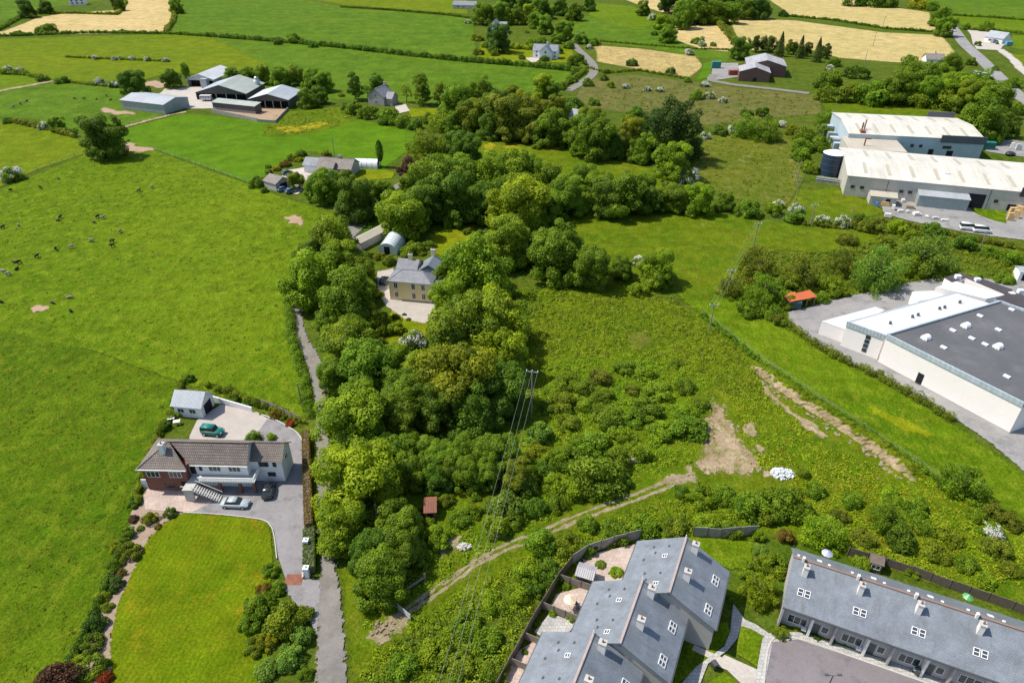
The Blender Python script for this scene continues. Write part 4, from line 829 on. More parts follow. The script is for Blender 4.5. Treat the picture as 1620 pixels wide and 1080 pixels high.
for x in (.1, W*.35, W*.7, W-.1): part(R, 'post', 'wood', (x-.08,x+.08,-.1,.06,0,2.2))

# ---- stepped terrace of three double houses
UA = math.radians(65.4); du = Vector((math.cos(UA), math.sin(UA)))
def terrace_block(pt, length, lab, n=2):
    p = G(pt[0], pt[1], 8.5).to_2d(); R = empty('terrace_houses', (p.x, p.y, 0), UA, lab, 'houses', 'stepped terrace blocks'); hw = 6.1; ze, zr = 4.7, 8.4; L = length
    rf = gable(R, .25, L-.25, -hw, hw, ze, zr, 'dash', 'slate', .3, 0.0, .14, 'pink_ridge'); k = (zr-ze)/hw; an = math.atan(k); zz = lambda y: zr-k*abs(y)+.16
    part(R, 'bargeboard', 'darkgrey', (-.12,-.06,-.2,.2,zr-.3,zr)); hl = L/n
    for i in range(n):
        xc = hl*(i+.5)
        for dx in (-.38, .38): roofwin(R, xc+dx-.6, -hw*.80, zz(hw*.80), an, .68, .98)
        chimney(R, xc+1.2, -hw*.24, zz(hw*.3)-.3, zz(hw*.24)+1.5, .7, .85, 'offwhite', 1)
        roofwin(R, xc-.9, hw*.32, zz(hw*.32), -an, .62, .75); 
        for sx, sy in ((.9,.30),(.9,.62),(-.2,.55),(-1.4,.75)):
            part(R, 'roof_vent', 'darkgrey', (xc+sx-.16,xc+sx+.16,hw*sy-.12,hw*sy+.12,zz(hw*sy)-.05,zz(hw*sy)+.12))
        window(R, xc-1.1, -hw, 1.0, 1.5, 1.2, 'f', 'pvc', 1); door(R, xc+1.1, -hw, 0, .95, 2.1, 'f', 'brownframe'); window(R, xc-1, hw, .9, 1.6, 1.3, 'b'); window(R, xc+1.1, hw, 2.9, 1.0, 1.0, 'b')
    part(R, 'gutter', 'darkgrey', (0,L,-hw-.42,-hw-.32,ze-.22,ze-.1)); part(R, 'gutter', 'darkgrey', (0,L,hw+.32,hw+.42,ze-.22,ze-.1))
    m = MB(); m.tube([(L*.97,0,zr+.1),(L*.97,0,zr+.9)], [.06,.06], 6); m.build('vent_pipe', MAT['pvc'], R)
    return R
terrace_block((1058.7,936.7), 9.6, 'slate roofed terrace block farthest up the slope')
terrace_block((981,1017), 9.7, 'slate roofed terrace block in the middle of the steps')
pc = G(939.5,1000,8.5).to_2d()-du*9.7
def wpix(x, y, z):   # inverse of G, for a point whose pixel is wanted
    c, s_ = math.cos(PITCH), math.sin(PITCH); f = y*c+(H-z)*s_; up = y*s_-(H-z)*c; return (810+x/f*FPX, 540-up/f*FPX)
terrace_block(wpix(pc.x, pc.y, 8.5), 9.7, 'slate roofed terrace block cut by the bottom edge')
# ---- long terrace row on the right
p = G(1257,880,8.3).to_2d(); RA = math.radians(-24.8); R = empty('terrace_row', (p.x, p.y, 0), RA, 'long slate roofed terrace row with chimneys by the car park', 'houses')
L = 46.2; yf, yb = -4.8, 5.0; ze, zr = 4.6, 8.1; k = (zr-ze)/4.8; an = math.atan(k); zz = lambda y: zr-k*abs(y)+.16
rf = gable(R, .2, L, yf+.6, yb, ze+.44, zr, 'dash', 'slate', .3, 0.0, .14, 'red_ridge', ze2=zr-k*5.0)
m = MB(); m.slab([(-.1,yf-.5,zz(yf-.5)+.0),(L+.3,yf-.5,zz(yf-.5)),(L+.3,yf+.32,zz(yf+.32)),(-.1,yf+.32,zz(yf+.32))], .14); m.build('porch_roof', MAT['slate'], R)
part(R, 'gutter', 'darkgrey', (-.1,L,yf-.62,yf-.5,zz(yf-.5)-.2,zz(yf-.5)-.06))
for i in range(7):
    x0 = i*6.6; xc = x0+3.3
    for dx in (-.42, .42): roofwin(R, xc-1.3+dx, -3.3, zz(3.3), an, .7, .95)
    chimney(R, x0+1.6, -1.35, zz(1.6)-.4, zz(1.35)+1.35, .62, .75, 'offwhite', 1)
    m = MB(); m.box(x0+.95,x0+1.25,-.35,.0,zr-.1,zr+.8); m.build('flue', MAT['offwhite'], R)
    roofwin(R, xc, 2.2, zz(2.2), -an, .6, .7)
    for sx in (.6, 4.4): part(R, 'roof_vent', 'pvc', (x0+sx-.15,x0+sx+.15,1.2,1.45,zz(1.3)-.05,zz(1.3)+.12))
    part(R, 'party_wall', 'dash', (x0-.12,x0+.12,yf-.3,yf+.59,-.3,ze-.1) if i else (x0+.01,x0+.25,yf-.3,yf+.59,-.3,ze-.1))
    window(R, x0+2.2, yf+.6, .8, 2.4, 1.5, 'f', 'pvc', 2); door(R, x0+4.5, yf+.6, 0, .95, 2.1, 'f', 'darkgrey'); window(R, x0+5.6, yf+.6, .9, .9, 1.3, 'f', 'pvc', 0)
    part(R, 'porch_pier', 'offwhite', (x0+3.65,x0+3.95,yf-.2,yf+.58,-.3,3.6)); part(R, 'window_box', 'pvc', (x0+2.9,x0+3.5,yf-.1,yf+.5,.75,.95))
    window(R, x0+2.0, yb, 1.0, 1.6, 1.2, 'b'); door(R, x0+4.6, yb, 0, .9, 2.1, 'b', 'brownframe')

# ================================================================ vegetation
nr = np.random.RandomState(11)
def leaf_mesh(name, P, Nm, S, tone, m, asp=1.0):
    """one small bent leaf spray (two triangles) at every point P, facing Nm"""
    n = len(P); Nm = Nm/np.maximum(np.linalg.norm(Nm, axis=1, keepdims=True), 1e-6)
    R = nr.normal(size=(n, 3)); T = np.cross(Nm, R); T /= np.maximum(np.linalg.norm(T, axis=1, keepdims=True), 1e-6)
    B = np.cross(Nm, T); S = S[:, None]
    V = np.empty((n, 4, 3)); sag = Nm*S*.25
    V[:, 0] = P-T*S*.5*asp-sag; V[:, 1] = P-B*S*.42; V[:, 2] = P+T*S*.5*asp-sag; V[:, 3] = P+B*S*.42
    me = bpy.data.meshes.new(name); me.vertices.add(4*n); me.vertices.foreach_set('co', V.reshape(-1).astype(np.float32))
    me.loops.add(4*n); me.loops.foreach_set('vertex_index', np.arange(4*n, dtype=np.int32))
    me.polygons.add(n); me.polygons.foreach_set('loop_start', np.arange(0, 4*n, 4, dtype=np.int32))
    me.polygons.foreach_set('loop_total', np.full(n, 4, dtype=np.int32))
    a = me.attributes.new('tone', 'FLOAT', 'POINT'); a.data.foreach_set('value', np.repeat(np.clip(tone, 0, 1), 4).astype(np.float32))
    me.update(); me.validate(); me.materials.append(m); return me
def sphere_pts(n):
    v = nr.normal(size=(n, 3)); return v/np.linalg.norm(v, axis=1, keepdims=True)
def lobes_to_leaves(Lc, Lr, per, size, out=None, jit=.55, cut=-.3, lt=None):
    """leaf points over every lobe's outer side"""
    P = []; Nn = []; S = []; T = []
    for i in range(len(Lc)):
        k = max(8, int(per*(Lr[i]/np.mean(Lr))**2)); d = sphere_pts(k*2)
        if out is not None: d = d[(d*out[i]).sum(1) > cut]
        d = d[:k]; r = Lr[i]*nr.uniform(.80, 1.06, size=(len(d), 1))
        P.append(Lc[i]+d*r*np.array([1, 1, .85])); Nn.append(d+nr.normal(size=d.shape)*jit+np.array([0, 0, .35]))
        S.append(size*nr.uniform(.6, 1.35, len(d))); base = lt[i] if lt is not None else nr.uniform(.05, .9)
        T.append(base+nr.normal(size=len(d))*.16)
    return np.concatenate(P), np.concatenate(Nn), np.concatenate(S), np.concatenate(T)
def unit(v): return v/np.maximum(np.linalg.norm(v, axis=-1, keepdims=True), 1e-6)
def crown_broad(seed, hz, nl=64, per=120, size=.072, low=.10, flat=.75):
    nr.seed(seed); big = nr.randint(5, 8)
    # a few limbs carry masses of foliage; the lobes sit on those masses
    bc = np.stack([nr.uniform(-.42, .42, big), nr.uniform(-.42, .42, big), nr.uniform(.22, .74, big)*hz], 1); bc[0] = (0, 0, .66*hz)
    br = nr.uniform(.46, .62, big); Lc = []; Lr = []; out = []
    for j in range(int(nl*.28)):      # the skirt of low branches
        a = nr.uniform(0, 6.28); rr = nr.uniform(.5, .82); c = np.array([rr*math.cos(a), rr*math.sin(a), nr.uniform(.10, .34)*hz+low*hz]); Lc.append(c); Lr.append(nr.uniform(.15, .27)); out.append(unit(c-np.array([0, 0, .35*hz])))
    for j in range(nl):
        b = nr.randint(big); d = sphere_pts(1)[0]
        if d[2] < -.75: d[2] *= -.6
        c = bc[b]+d*br[b]*np.array([1, 1, flat*hz/1.5])*nr.uniform(.72, 1.0)
        rad = math.hypot(c[0], c[1])
        if rad > .84: c[:2] *= .84/rad
        c[2] = min(max(c[2], low*hz+.14), .9*hz); Lc.append(c); Lr.append(nr.uniform(.09, .29)); out.append(unit(c-np.array([0, 0, .42*hz])))
    Lc = np.array(Lc); Lr = np.array(Lr); P, N_, S, T = lobes_to_leaves(Lc, Lr, per, size, np.array(out), .38, -.35)
    P += nr.normal(size=P.shape)*.016
    k = int(nl*per*.12); q = sphere_pts(k)*nr.uniform(.2, .72, (k, 1))*np.array([.95, .95, .42*hz])+np.array([0, 0, .52*hz])
    return np.concatenate([P, q]), np.concatenate([N_, nr.normal(size=(k, 3))]), np.concatenate([S, np.full(k, size*1.5)]), np.concatenate([T, nr.uniform(.2, .6, k)])
def crown_bush(seed, hz, nl=34, per=110, size=.085):
    nr.seed(seed); Lc = []; Lr = []; out = []
    for j in range(nl):
        d = sphere_pts(1)[0]; d[2] = abs(d[2])*.95; r = nr.uniform(.5, .88)
        c = d*r*np.array([.86, .86, hz*.8]); c[2] += .08*hz
        Lc.append(c); Lr.append(nr.uniform(.16, .32)); out.append(unit(c+np.array([0, 0, .1])))
    return lobes_to_leaves(np.array(Lc), np.array(Lr), per, size, np.array(out), .6, -.2)
def crown_feather(seed, hz, nl=80, per=110, size=.05):
    """fine, loose willowy foliage"""
    nr.seed(seed); Lc = []; Lr = []; out = []
    for j in range(nl):
        d = sphere_pts(1)[0]; d[2] = abs(d[2]); c = d*nr.uniform(.35, .95)*np.array([.88, .88, hz*.85]); c[2] += .05*hz
        Lc.append(c); Lr.append(nr.uniform(.10, .22)); out.append(unit(c))
    P, N_, S, T = lobes_to_leaves(np.array(Lc), np.array(Lr), per, size, np.array(out), 1.0, -.5)
    P += nr.normal(size=P.shape)*.025; return P, N_, S, T
def crown_cone(seed, hz, n=5200, size=.10, p=.75):
    nr.seed(seed); t = nr.uniform(0, 1, n)**1.25; lay = np.floor(t*14)/14; ang = nr.uniform(0, 2*math.pi, n)
    ph = nr.uniform(0, 6, 14)[(lay*14).astype(int).clip(0, 13)]; R = (1-t)**p*(.86+.18*np.sin(ang*5+ph))*(1-.28*((t-lay)*14))
    rr = R*nr.uniform(.55, 1.0, n)**.5; P = np.stack([rr*np.cos(ang), rr*np.sin(ang), (.04+.96*t)*hz-.12*rr], 1)
    N_ = np.stack([np.cos(ang)*.7, np.sin(ang)*.7, np.full(n, .75)], 1)+nr.normal(size=(n, 3))*.45
    return P, N_, size*nr.uniform(.6, 1.3, n), .45+.22*np.sin(ph)+nr.normal(size=n)*.15
def crown_column(seed, hz, n=2200, size=.26):
    nr.seed(seed); t = nr.uniform(0, 1, n); a = nr.uniform(0, 6.28, n); R = np.sin(np.clip(t*.92+.05, 0, 1)*math.pi)**.6*nr.uniform(.5, 1.05, n)
    P = np.stack([R*np.cos(a), R*np.sin(a), hz*(.22+.78*t)], 1)
    return P, np.stack([np.cos(a), np.sin(a), np.full(n, .4)], 1)+nr.normal(size=(n, 3))*.6, size*nr.uniform(.6, 1.3, n), nr.uniform(.2, .8, n)
def trunk_mesh(seed, hz, r=.055, top=.62):
    rr = random.Random(seed); m = MB(); lean = (rr.uniform(-.05, .05), rr.uniform(-.05, .05))
    m.tube([(0, 0, -.01), (lean[0]*.4, lean[1]*.4, .18*hz), (lean[0], lean[1], .36*hz), (lean[0]*1.5, lean[1]*1.5, top*hz)], [r*1.35, r, r*.8, r*.35], 7)
    for k in range(5):
        a = k*1.256+rr.uniform(-.4, .4); z0 = rr.uniform(.22, .42)*hz; e = rr.uniform(.38, .6)
        m.tube([(lean[0]*.7, lean[1]*.7, z0), (e*.5*math.cos(a), e*.5*math.sin(a), z0+.14*hz), (e*math.cos(a), e*math.sin(a), z0+.3*hz)], [r*.55, r*.38, r*.14], 5)
    return m.mesh('trunk', MAT['bark'], True)
# kind: (height / crown radius, [crown meshes], [trunk meshes])
KIND = {}
def mk(kind, hz, fn, n, seed, **kw):
    cr = [leaf_mesh('crown', *fn(seed+i, hz, **kw), MAT['leaf']) for i in range(n)]
    KIND[kind] = (hz, cr, [trunk_mesh(seed+i, hz) for i in range(min(n, 3))])
mk('broad', 1.75, crown_broad, 8, 100, nl=84, per=190, size=.056, low=.0)
mk('tall', 2.7, crown_broad, 4, 200, nl=70, per=100, flat=.8, low=.08)
mk('feather', 1.5, crown_feather, 4, 300)
mk('bush', 1.15, crown_bush, 5, 400)
mk('low', .8, crown_bush, 3, 450)
mk('cypress', 2.2, crown_broad, 2, 500, nl=90, per=100, size=.055, low=.0, flat=.95)
mk('spruce', 3.4, crown_cone, 3, 600)
mk('column', 6.5, crown_column, 1, 700)
mk('sparse', 3.2, crown_broad, 2, 720, nl=26, per=60, low=.25)
# white blossom over the upper outside of a hawthorn
nr.seed(800); BLOS = []
for i in range(3):
    P, N_, S, T = crown_bush(820+i, 1.15, 26, 75, .075); BLOS.append(leaf_mesh('blossom', P*np.array([1.03, 1.03, 1.04])+np.array([0, 0, .02]), N_, S, nr.uniform(0, 1, len(P)), MAT['blossom']))
TINT = {  # multiplies the leaf colour
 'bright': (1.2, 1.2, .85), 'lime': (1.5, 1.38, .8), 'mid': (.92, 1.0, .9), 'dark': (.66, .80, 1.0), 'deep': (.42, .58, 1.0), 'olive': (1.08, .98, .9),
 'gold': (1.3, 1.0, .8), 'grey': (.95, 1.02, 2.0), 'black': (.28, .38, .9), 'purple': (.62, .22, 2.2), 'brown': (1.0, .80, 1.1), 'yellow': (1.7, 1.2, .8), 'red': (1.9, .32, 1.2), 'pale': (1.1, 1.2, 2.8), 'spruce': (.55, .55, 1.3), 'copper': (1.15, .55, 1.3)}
ADJ = {'bright': 'bright green', 'lime': 'lime green', 'mid': 'mid green', 'dark': 'dark green', 'deep': 'deep green', 'olive': 'olive green', 'gold': 'golden green', 'grey': 'grey green',
       'black': 'blackish green', 'purple': 'dark purple', 'brown': 'brownish', 'yellow': 'yellow', 'red': 'red leaved', 'pale': 'pale green', 'spruce': 'dark brownish green', 'copper': 'copper brown'}
KNAME = {'broad': ('broadleaf_tree', 'round crowned tree', 'tree'), 'tall': ('broadleaf_tree', 'upright tree', 'tree'), 'feather': ('willow_bush', 'feathery willow bush', 'bush'),
         'bush': ('bush', 'rounded bush', 'bush'), 'low': ('shrub', 'low shrub', 'shrub'), 'cypress': ('cypress_tree', 'dense cypress tree', 'tree'), 'spruce': ('conifer_tree', 'narrow conifer', 'tree'),
         'column': ('poplar_tree', 'slender column tree', 'tree'), 'sparse': ('thin_tree', 'thin sparse tree', 'tree'), 'haw': ('hawthorn_bush', 'hawthorn in white blossom', 'bush')}
ORD = ['', 'first', 'second', 'third', 'fourth', 'fifth', 'sixth', 'seventh', 'eighth', 'ninth', 'tenth', 'eleventh', 'twelfth', 'thirteenth', 'fourteenth', 'fifteenth', 'sixteenth', 'seventeenth', 'eighteenth', 'nineteenth']
def ordw(n):
    if n < 20: return ORD[n]
    t, u = divmod(n, 10); w = ['', '', 'twent', 'thirt', 'fort', 'fift'][t]
    return w+'ieth' if u == 0 else w+'y-'+ORD[u]
vr = random.Random(5)
TREES = []
def plant(px, py, wpx, kind='broad', tint='mid', ky=1.0):
    """crown centre and width in photo pixels -> a tree rooted on the ground of that apparent size"""
    k2 = 'bush' if kind == 'haw' else kind
    hz = KIND[k2][0]; R = 5.0
    for it in range(5):
        zc = R*hz*ky*(.55 if kind not in ('bush', 'low', 'feather', 'haw') else .42); p = G(px, py, zc); R = wpx/2*mpp(px, py, zc)*(1.07 if kind in ('broad', 'tall', 'cypress') else 1.06)
    p.z = 0; return p, R
BIG = {'of the trees between lane and cream house': 1.06, 'right of the cream house': 1.14, 'along the lane opposite the bungalow': 1.08}
def grow(zone, name_extra, items, group):
    items = sorted(items, key=lambda t: t[0]); cnt = {}
    for it in items: cnt[it[3]] = cnt.get(it[3], 0)+1
    seen = {}
    for it in items:
        px, py, w, kind = it[:4]; w *= BIG.get(zone, 1.0); tint = it[4] if len(it) > 4 else 'mid'; ky = it[5] if len(it) > 5 else 1.0
        nm, desc, cat = KNAME[kind]; seen[kind] = seen.get(kind, 0)+1
        p, R = plant(px, py, w, kind, tint, ky); s = (R*vr.uniform(.95, 1.07), R*vr.uniform(.95, 1.07), R*ky*vr.uniform(.93, 1.08))
        if cnt[kind] == 1: lab = f'{ADJ[tint]} {desc} {zone}' if kind != 'haw' else f'{desc} {zone}'
        else: lab = (f'{ADJ[tint]} {desc}' if kind != 'haw' else desc)+f', {ordw(seen[kind])} from left {zone}'
        rz = vr.uniform(0, 6.28); k2 = 'bush' if kind == 'haw' else kind; hz, cr, tr = KIND[k2]; c = vr.choice(cr)
        j = vr.uniform(.93, 1.07); t = TINT[tint]; col = (t[0]*j, t[1]*j, t[2]*j, 1)
        if kind in ('bush', 'low') or (kind == 'feather' and w < 45):
            o = objm(nm, c, None, p, rz); o.scale = s; o.color = col; tag(o, lab, cat, group)
        else:
            r = empty(nm, p, rz, lab, cat, group); r.scale = s
            o = objm('crown', c, r); o.color = col
            objm('trunk', vr.choice(tr), r)
            if kind == 'haw': q = objm('blossom', vr.choice(BLOS), r); q.color = (1, 1, 1, 1)
        TREES.append((p.x, p.y, R))
Z = {}
grow('of the trees between lane and cream house', '', [(522,368,86,'broad','bright'),(497,392,60,'broad','mid'),(496,432,96,'broad','bright'),(540,476,88,'broad','mid'),(577,452,46,'broad','olive'),(590,502,46,'broad','olive'),
 (554,540,84,'broad','bright'),(590,574,96,'broad','mid'),(536,590,60,'broad','mid'),(632,612,72,'broad','mid'),(530,418,66,'broad','bright'),(562,424,54,'broad','mid'),(522,500,50,'broad','mid'),(566,520,50,'broad','mid'),(532,556,44,'broad','bright'),(612,566,54,'broad','bright'),(580,612,60,'broad','mid'),(512,460,54,'broad','mid')], 'trees beside the lane')
grow('along the lane opposite the bungalow', '', [(551,656,108,'broad','bright'),(628,648,72,'broad','mid'),(561,748,122,'broad','lime'),(541,826,88,'broad','bright'),(625,822,72,'broad','mid'),(600,911,84,'broad','mid'),(634,862,70,'broad','mid'),(575,868,64,'broad','dark')], 'trees beside the lane')
grow('of the thicket under the power cables', '', [(597,704,60,'broad','mid'),(630,712,62,'broad','mid'),(660,710,58,'broad','mid'),(693,716,60,'broad','mid'),(727,714,62,'broad','mid'),(762,711,62,'broad','mid'),(800,711,62,'broad','mid'),(819,752,56,'broad','olive'),(652,745,55,'broad','mid'),(690,755,52,'broad','dark'),(737,752,55,'broad','mid'),(774,744,52,'broad','mid'),(715,742,50,'broad','mid')], 'thicket trees')
grow('near the red shed below the thicket', '', [(704,790,34,'bush','olive'),(752,782,24,'bush','mid'),(799,798,70,'bush','grey'),(786,832,52,'bush','bright'),(726,818,40,'bush','mid'),(746,805,36,'bush','bright'),(688,843,52,'bush','bright'),(668,880,40,'bush','mid'),(680,826,22,'bush','bright'),(664,806,26,'bush','mid'),(700,862,34,'bush','bright'),(812,820,40,'bush','mid'),(655,840,36,'bush','dark')], 'bushes by the track')
grow('right of the cream house', '', [(750,420,102,'broad','bright'),(712,466,58,'broad','bright'),(782,495,100,'broad','lime'),(740,522,100,'broad','olive'),(722,594,112,'broad','gold'),(676,578,72,'broad','bright'),(788,556,78,'broad','lime'),(792,612,80,'broad','dark'),(690,636,70,'broad','dark'),(748,648,76,'broad','dark'),(804,378,76,'broad','olive'),(704,436,44,'broad','mid')], 'trees round the cream house')
grow('of the belt behind the cream house', '', [(818,318,102,'broad','lime'),(637,332,82,'broad','bright'),(690,288,90,'broad','mid'),(730,278,74,'broad','mid'),(768,277,80,'broad','bright'),(812,264,84,'broad','bright'),(860,280,60,'broad','mid'),(890,300,66,'broad','mid'),(720,312,80,'broad','dark'),(764,314,70,'broad','dark'),(674,318,70,'broad','dark'),(898,308,66,'broad','mid'),(950,294,62,'broad','mid'),(988,300,80,'broad','mid'),(1030,312,50,'broad','dark'),(920,286,50,'broad','mid'),(960,312,60,'broad','dark'),(1010,298,50,'broad','mid'),(790,300,60,'broad','mid'),(840,262,54,'broad','mid'),(706,262,46,'broad','bright'),(860,330,50,'broad','mid'),(660,300,50,'broad','mid')], 'tree belt behind the cream house')
grow('of the group standing in the rough field', '', [(881,402,86,'broad','mid'),(894,374,60,'broad','mid'),(938,417,72,'broad','mid'),(983,418,46,'broad','mid'),(1042,420,64,'broad','bright'),(868,392,60,'broad','mid'),(1011,456,40,'bush','bright'),(1010,412,26,'haw')], 'trees in the rough field')
grow('of the hedge line right of the belt', '', [(1066,308,50,'broad','mid'),(1104,314,50,'broad','bright'),(1147,316,32,'broad','mid'),(1182,328,50,'bush','mid'),(1225,331,36,'bush','bright'),(1260,342,38,'bush','mid'),(1232,322,20,'haw'),(1262,330,26,'haw'),(1301,347,24,'haw'),(1332,350,30,'haw')], 'hedge line trees')
grow('of the far belt below the lane bend', '', [(872,197,62,'broad','mid'),(893,206,28,'broad','bright'),(938,212,72,'broad','mid'),(998,208,50,'broad','gold'),(1005,186,38,'broad','dark'),(1072,201,82,'cypress','black'),(1014,230,48,'broad','mid'),(1042,230,46,'broad','bright'),(1064,252,60,'broad','bright'),(1089,276,42,'haw'),(909,164,42,'bush','dark'),(942,180,38,'bush','olive'),(831,164,48,'broad','gold'),(829,190,52,'broad','dark'),(808,180,76,'broad','brown'),(721,162,64,'broad','mid'),(762,142,48,'broad','mid'),(749,180,52,'broad','olive'),(697,192,50,'bush','bright'),(861,133,38,'broad','lime'),(871,141,26,'broad','mid'),(812,146,30,'broad','olive'),(968,210,40,'broad','mid'),(912,196,40,'broad','brown'),(776,196,44,'broad','dark'),(790,160,40,'broad','dark'),(846,206,40,'broad','brown'),(905,216,36,'broad','mid'),(968,226,44,'broad','dark'),(985,222,40,'broad','brown'),(850,172,44,'broad','gold'),(880,170,40,'broad','brown'),(735,150,44,'broad','mid'),(1040,192,50,'cypress','black'),(1098,226,34,'broad','dark'),(930,186,44,'broad','olive'),(766,168,40,'broad','mid'),(715,190,36,'broad','mid')], 'far belt trees')
grow('above the white polytunnel', '', [(677,228,78,'feather','olive'),(733,229,54,'broad','dark'),(650,264,42,'broad','purple'),(600,240,13,'column','dark')], 'trees by the polytunnel')
grow('beside the stone house', '', [(562,170,36,'bush','mid'),(584,175,40,'bush','mid'),(613,182,46,'bush','mid'),(638,190,36,'bush','mid'),(656,195,32,'bush','dark'),(677,186,28,'bush','mid'),(560,134,30,'tall','dark'),(596,131,32,'broad','dark'),(642,143,20,'sparse','olive'),(668,140,32,'tall','mid'),(695,142,26,'tall','olive'),(548,168,22,'bush','dark'),(580,140,16,'sparse','dark')], 'stone house trees')
grow('screening the tan bungalow', '', [(510,289,60,'broad','mid'),(472,284,30,'broad','olive'),(544,282,34,'broad','mid'),(560,312,72,'broad','dark'),(585,306,44,'broad','mid'),(610,301,38,'broad','mid'),(405,287,32,'bush','mid'),(418,300,16,'bush','dark'),(437,266,18,'low','yellow'),(450,258,20,'bush','copper'),(476,241,20,'bush','dark'),(462,248,20,'bush','olive'),(425,271,14,'low','mid'),(516,244,22,'bush','brown'),(472,252,16,'low','yellow'),(424,263,14,'low','dark')], 'bungalow screen trees')
grow('behind the farm sheds', '', [(367,118,28,'broad','mid'),(390,116,30,'broad','mid'),(415,116,30,'broad','olive'),(441,120,32,'broad','mid'),(468,117,32,'broad','olive'),(492,124,34,'broad','mid'),(512,128,32,'broad','mid'),(485,152,34,'broad','mid'),(505,150,26,'broad','dark'),(270,123,30,'broad','dark'),(292,110,16,'tall','mid'),(209,129,42,'broad','dark'),(180,133,20,'haw'),(157,129,20,'haw'),(540,150,14,'low','gold')], 'farm trees')
grow('in the left pastures', '', [(161,216,66,'broad','dark'),(89,194,26,'broad','mid'),(69,198,22,'haw'),(16,276,38,'haw'),(10,190,18,'bush','dark'),(150,91,12,'haw'),(180,92,12,'haw'),(191,92,10,'haw'),(209,92,12,'haw'),(233,93,13,'haw'),(262,95,12,'haw'),(98,127,24,'low','dark'),(65,123,20,'bush','dark'),(277,9,22,'broad','mid'),(75,46,36,'low','mid'),(28,52,18,'low','dark'),(40,12,28,'broad','deep'),(70,8,24,'broad','dark'),(12,110,20,'haw'),(32,111,16,'haw'),(193,48,8,'bush','dark'),(465,60,28,'bush','mid'),(440,66,16,'bush','dark'),(495,70,18,'bush','dark'),(186,6,20,'broad','dark')], 'pasture trees')
grow('at the top centre houses', '', [(763,20,34,'broad','mid'),(793,20,34,'broad','mid'),(819,22,30,'broad','mid'),(842,20,26,'broad','lime'),(846,30,26,'broad','mid'),(863,38,28,'broad','mid'),(893,46,32,'broad','mid'),(909,17,28,'broad','mid'),(887,10,26,'broad','dark'),(857,8,38,'broad','dark'),(830,5,32,'broad','dark'),(806,2,30,'broad','dark'),(920,60,32,'bush','grey'),(940,66,22,'bush','mid'),(789,60,42,'broad','deep'),(755,58,22,'bush','gold'),(757,81,20,'bush','brown'),(839,66,20,'bush','mid'),(855,63,26,'bush','mid'),(880,61,26,'bush','mid'),(900,70,24,'bush','mid'),(912,92,36,'bush','mid'),(884,80,18,'bush','dark'),(833,50,9,'bush','mid'),(782,84,16,'bush','mid'),(803,82,13,'bush','mid'),(825,90,14,'bush','mid'),(862,92,18,'bush','dark'),(910,112,20,'bush','dark'),(905,124,22,'bush','mid'),(890,136,20,'bush','mid'),(930,130,22,'bush','mid'),(932,4,24,'broad','dark'),(740,34,12,'haw'),(932,74,12,'haw')], 'trees round the far houses')
grow('of the top tree belt', '', [(1018,11,24,'broad','mid'),(1047,32,26,'broad','bright'),(1034,27,18,'haw'),(1057,52,28,'broad','mid'),(1078,22,42,'broad','mid'),(1102,18,38,'broad','mid'),(1130,18,36,'broad','mid'),(1154,17,36,'broad','mid'),(1176,10,36,'broad','mid'),(1204,10,36,'broad','deep'),(1189,22,20,'bush','dark'),(1239,21,18,'bush','deep'),(1172,75,34,'broad','dark'),(1105,63,24,'bush','mid'),(1111,69,16,'haw'),(1128,70,12,'bush','mid'),(1091,82,18,'haw'),(1035,52,14,'bush','dark'),(1060,2,34,'broad','deep'),(1110,-2,36,'broad','deep'),(1150,-2,36,'broad','deep'),(1385,-2,60,'low','dark'),(1350,-2,40,'bush','dark'),(1400,0,40,'bush','dark'),(1000,98,22,'bush','deep'),(1062,112,18,'bush','deep'),(1088,126,16,'bush','mid')], 'top belt trees')
grow('of the conifer row behind the brown shed', '', [(1197,68,17,'tall','spruce'),(1208,67,17,'tall','spruce'),(1219,68,18,'tall','spruce'),(1236,69,19,'spruce','spruce'),(1231,72,12,'tall','spruce'),(1249,73,15,'tall','olive'),(1258,75,13,'tall','spruce'),(1268,73,18,'spruce','spruce'),(1279,76,15,'tall','spruce'),(1274,79,12,'tall','spruce'),(1295,78,19,'spruce','spruce'),(1301,81,12,'tall','spruce'),(1309,80,16,'tall','spruce')], 'conifer row')
grow('of the heath beyond the factory', '', [(966,134,18,'bush','lime'),(990,136,14,'haw'),(1024,140,14,'haw'),(1044,141,14,'haw'),(955,122,18,'bush','grey'),(960,112,14,'bush','brown'),(1116,132,18,'haw'),(1103,150,26,'bush','mid'),(1123,150,20,'haw'),(1144,158,16,'haw'),(1182,177,22,'bush','dark'),(1208,177,30,'bush','dark'),(1140,205,30,'bush','dark'),(1162,204,22,'haw'),(1181,200,48,'feather','mid'),(1212,204,52,'feather','mid'),(1238,196,18,'haw'),(1252,204,30,'bush','gold'),(1117,214,20,'haw'),(1273,212,42,'bush','mid'),(1268,230,38,'bush','mid'),(1269,245,34,'bush','mid'),(1298,226,42,'bush','mid'),(1306,186,38,'feather','mid'),(1302,206,34,'bush','grey'),(1278,263,30,'bush','bright'),(1288,268,24,'bush','olive'),(940,160,22,'bush','mid')], 'heath bushes')
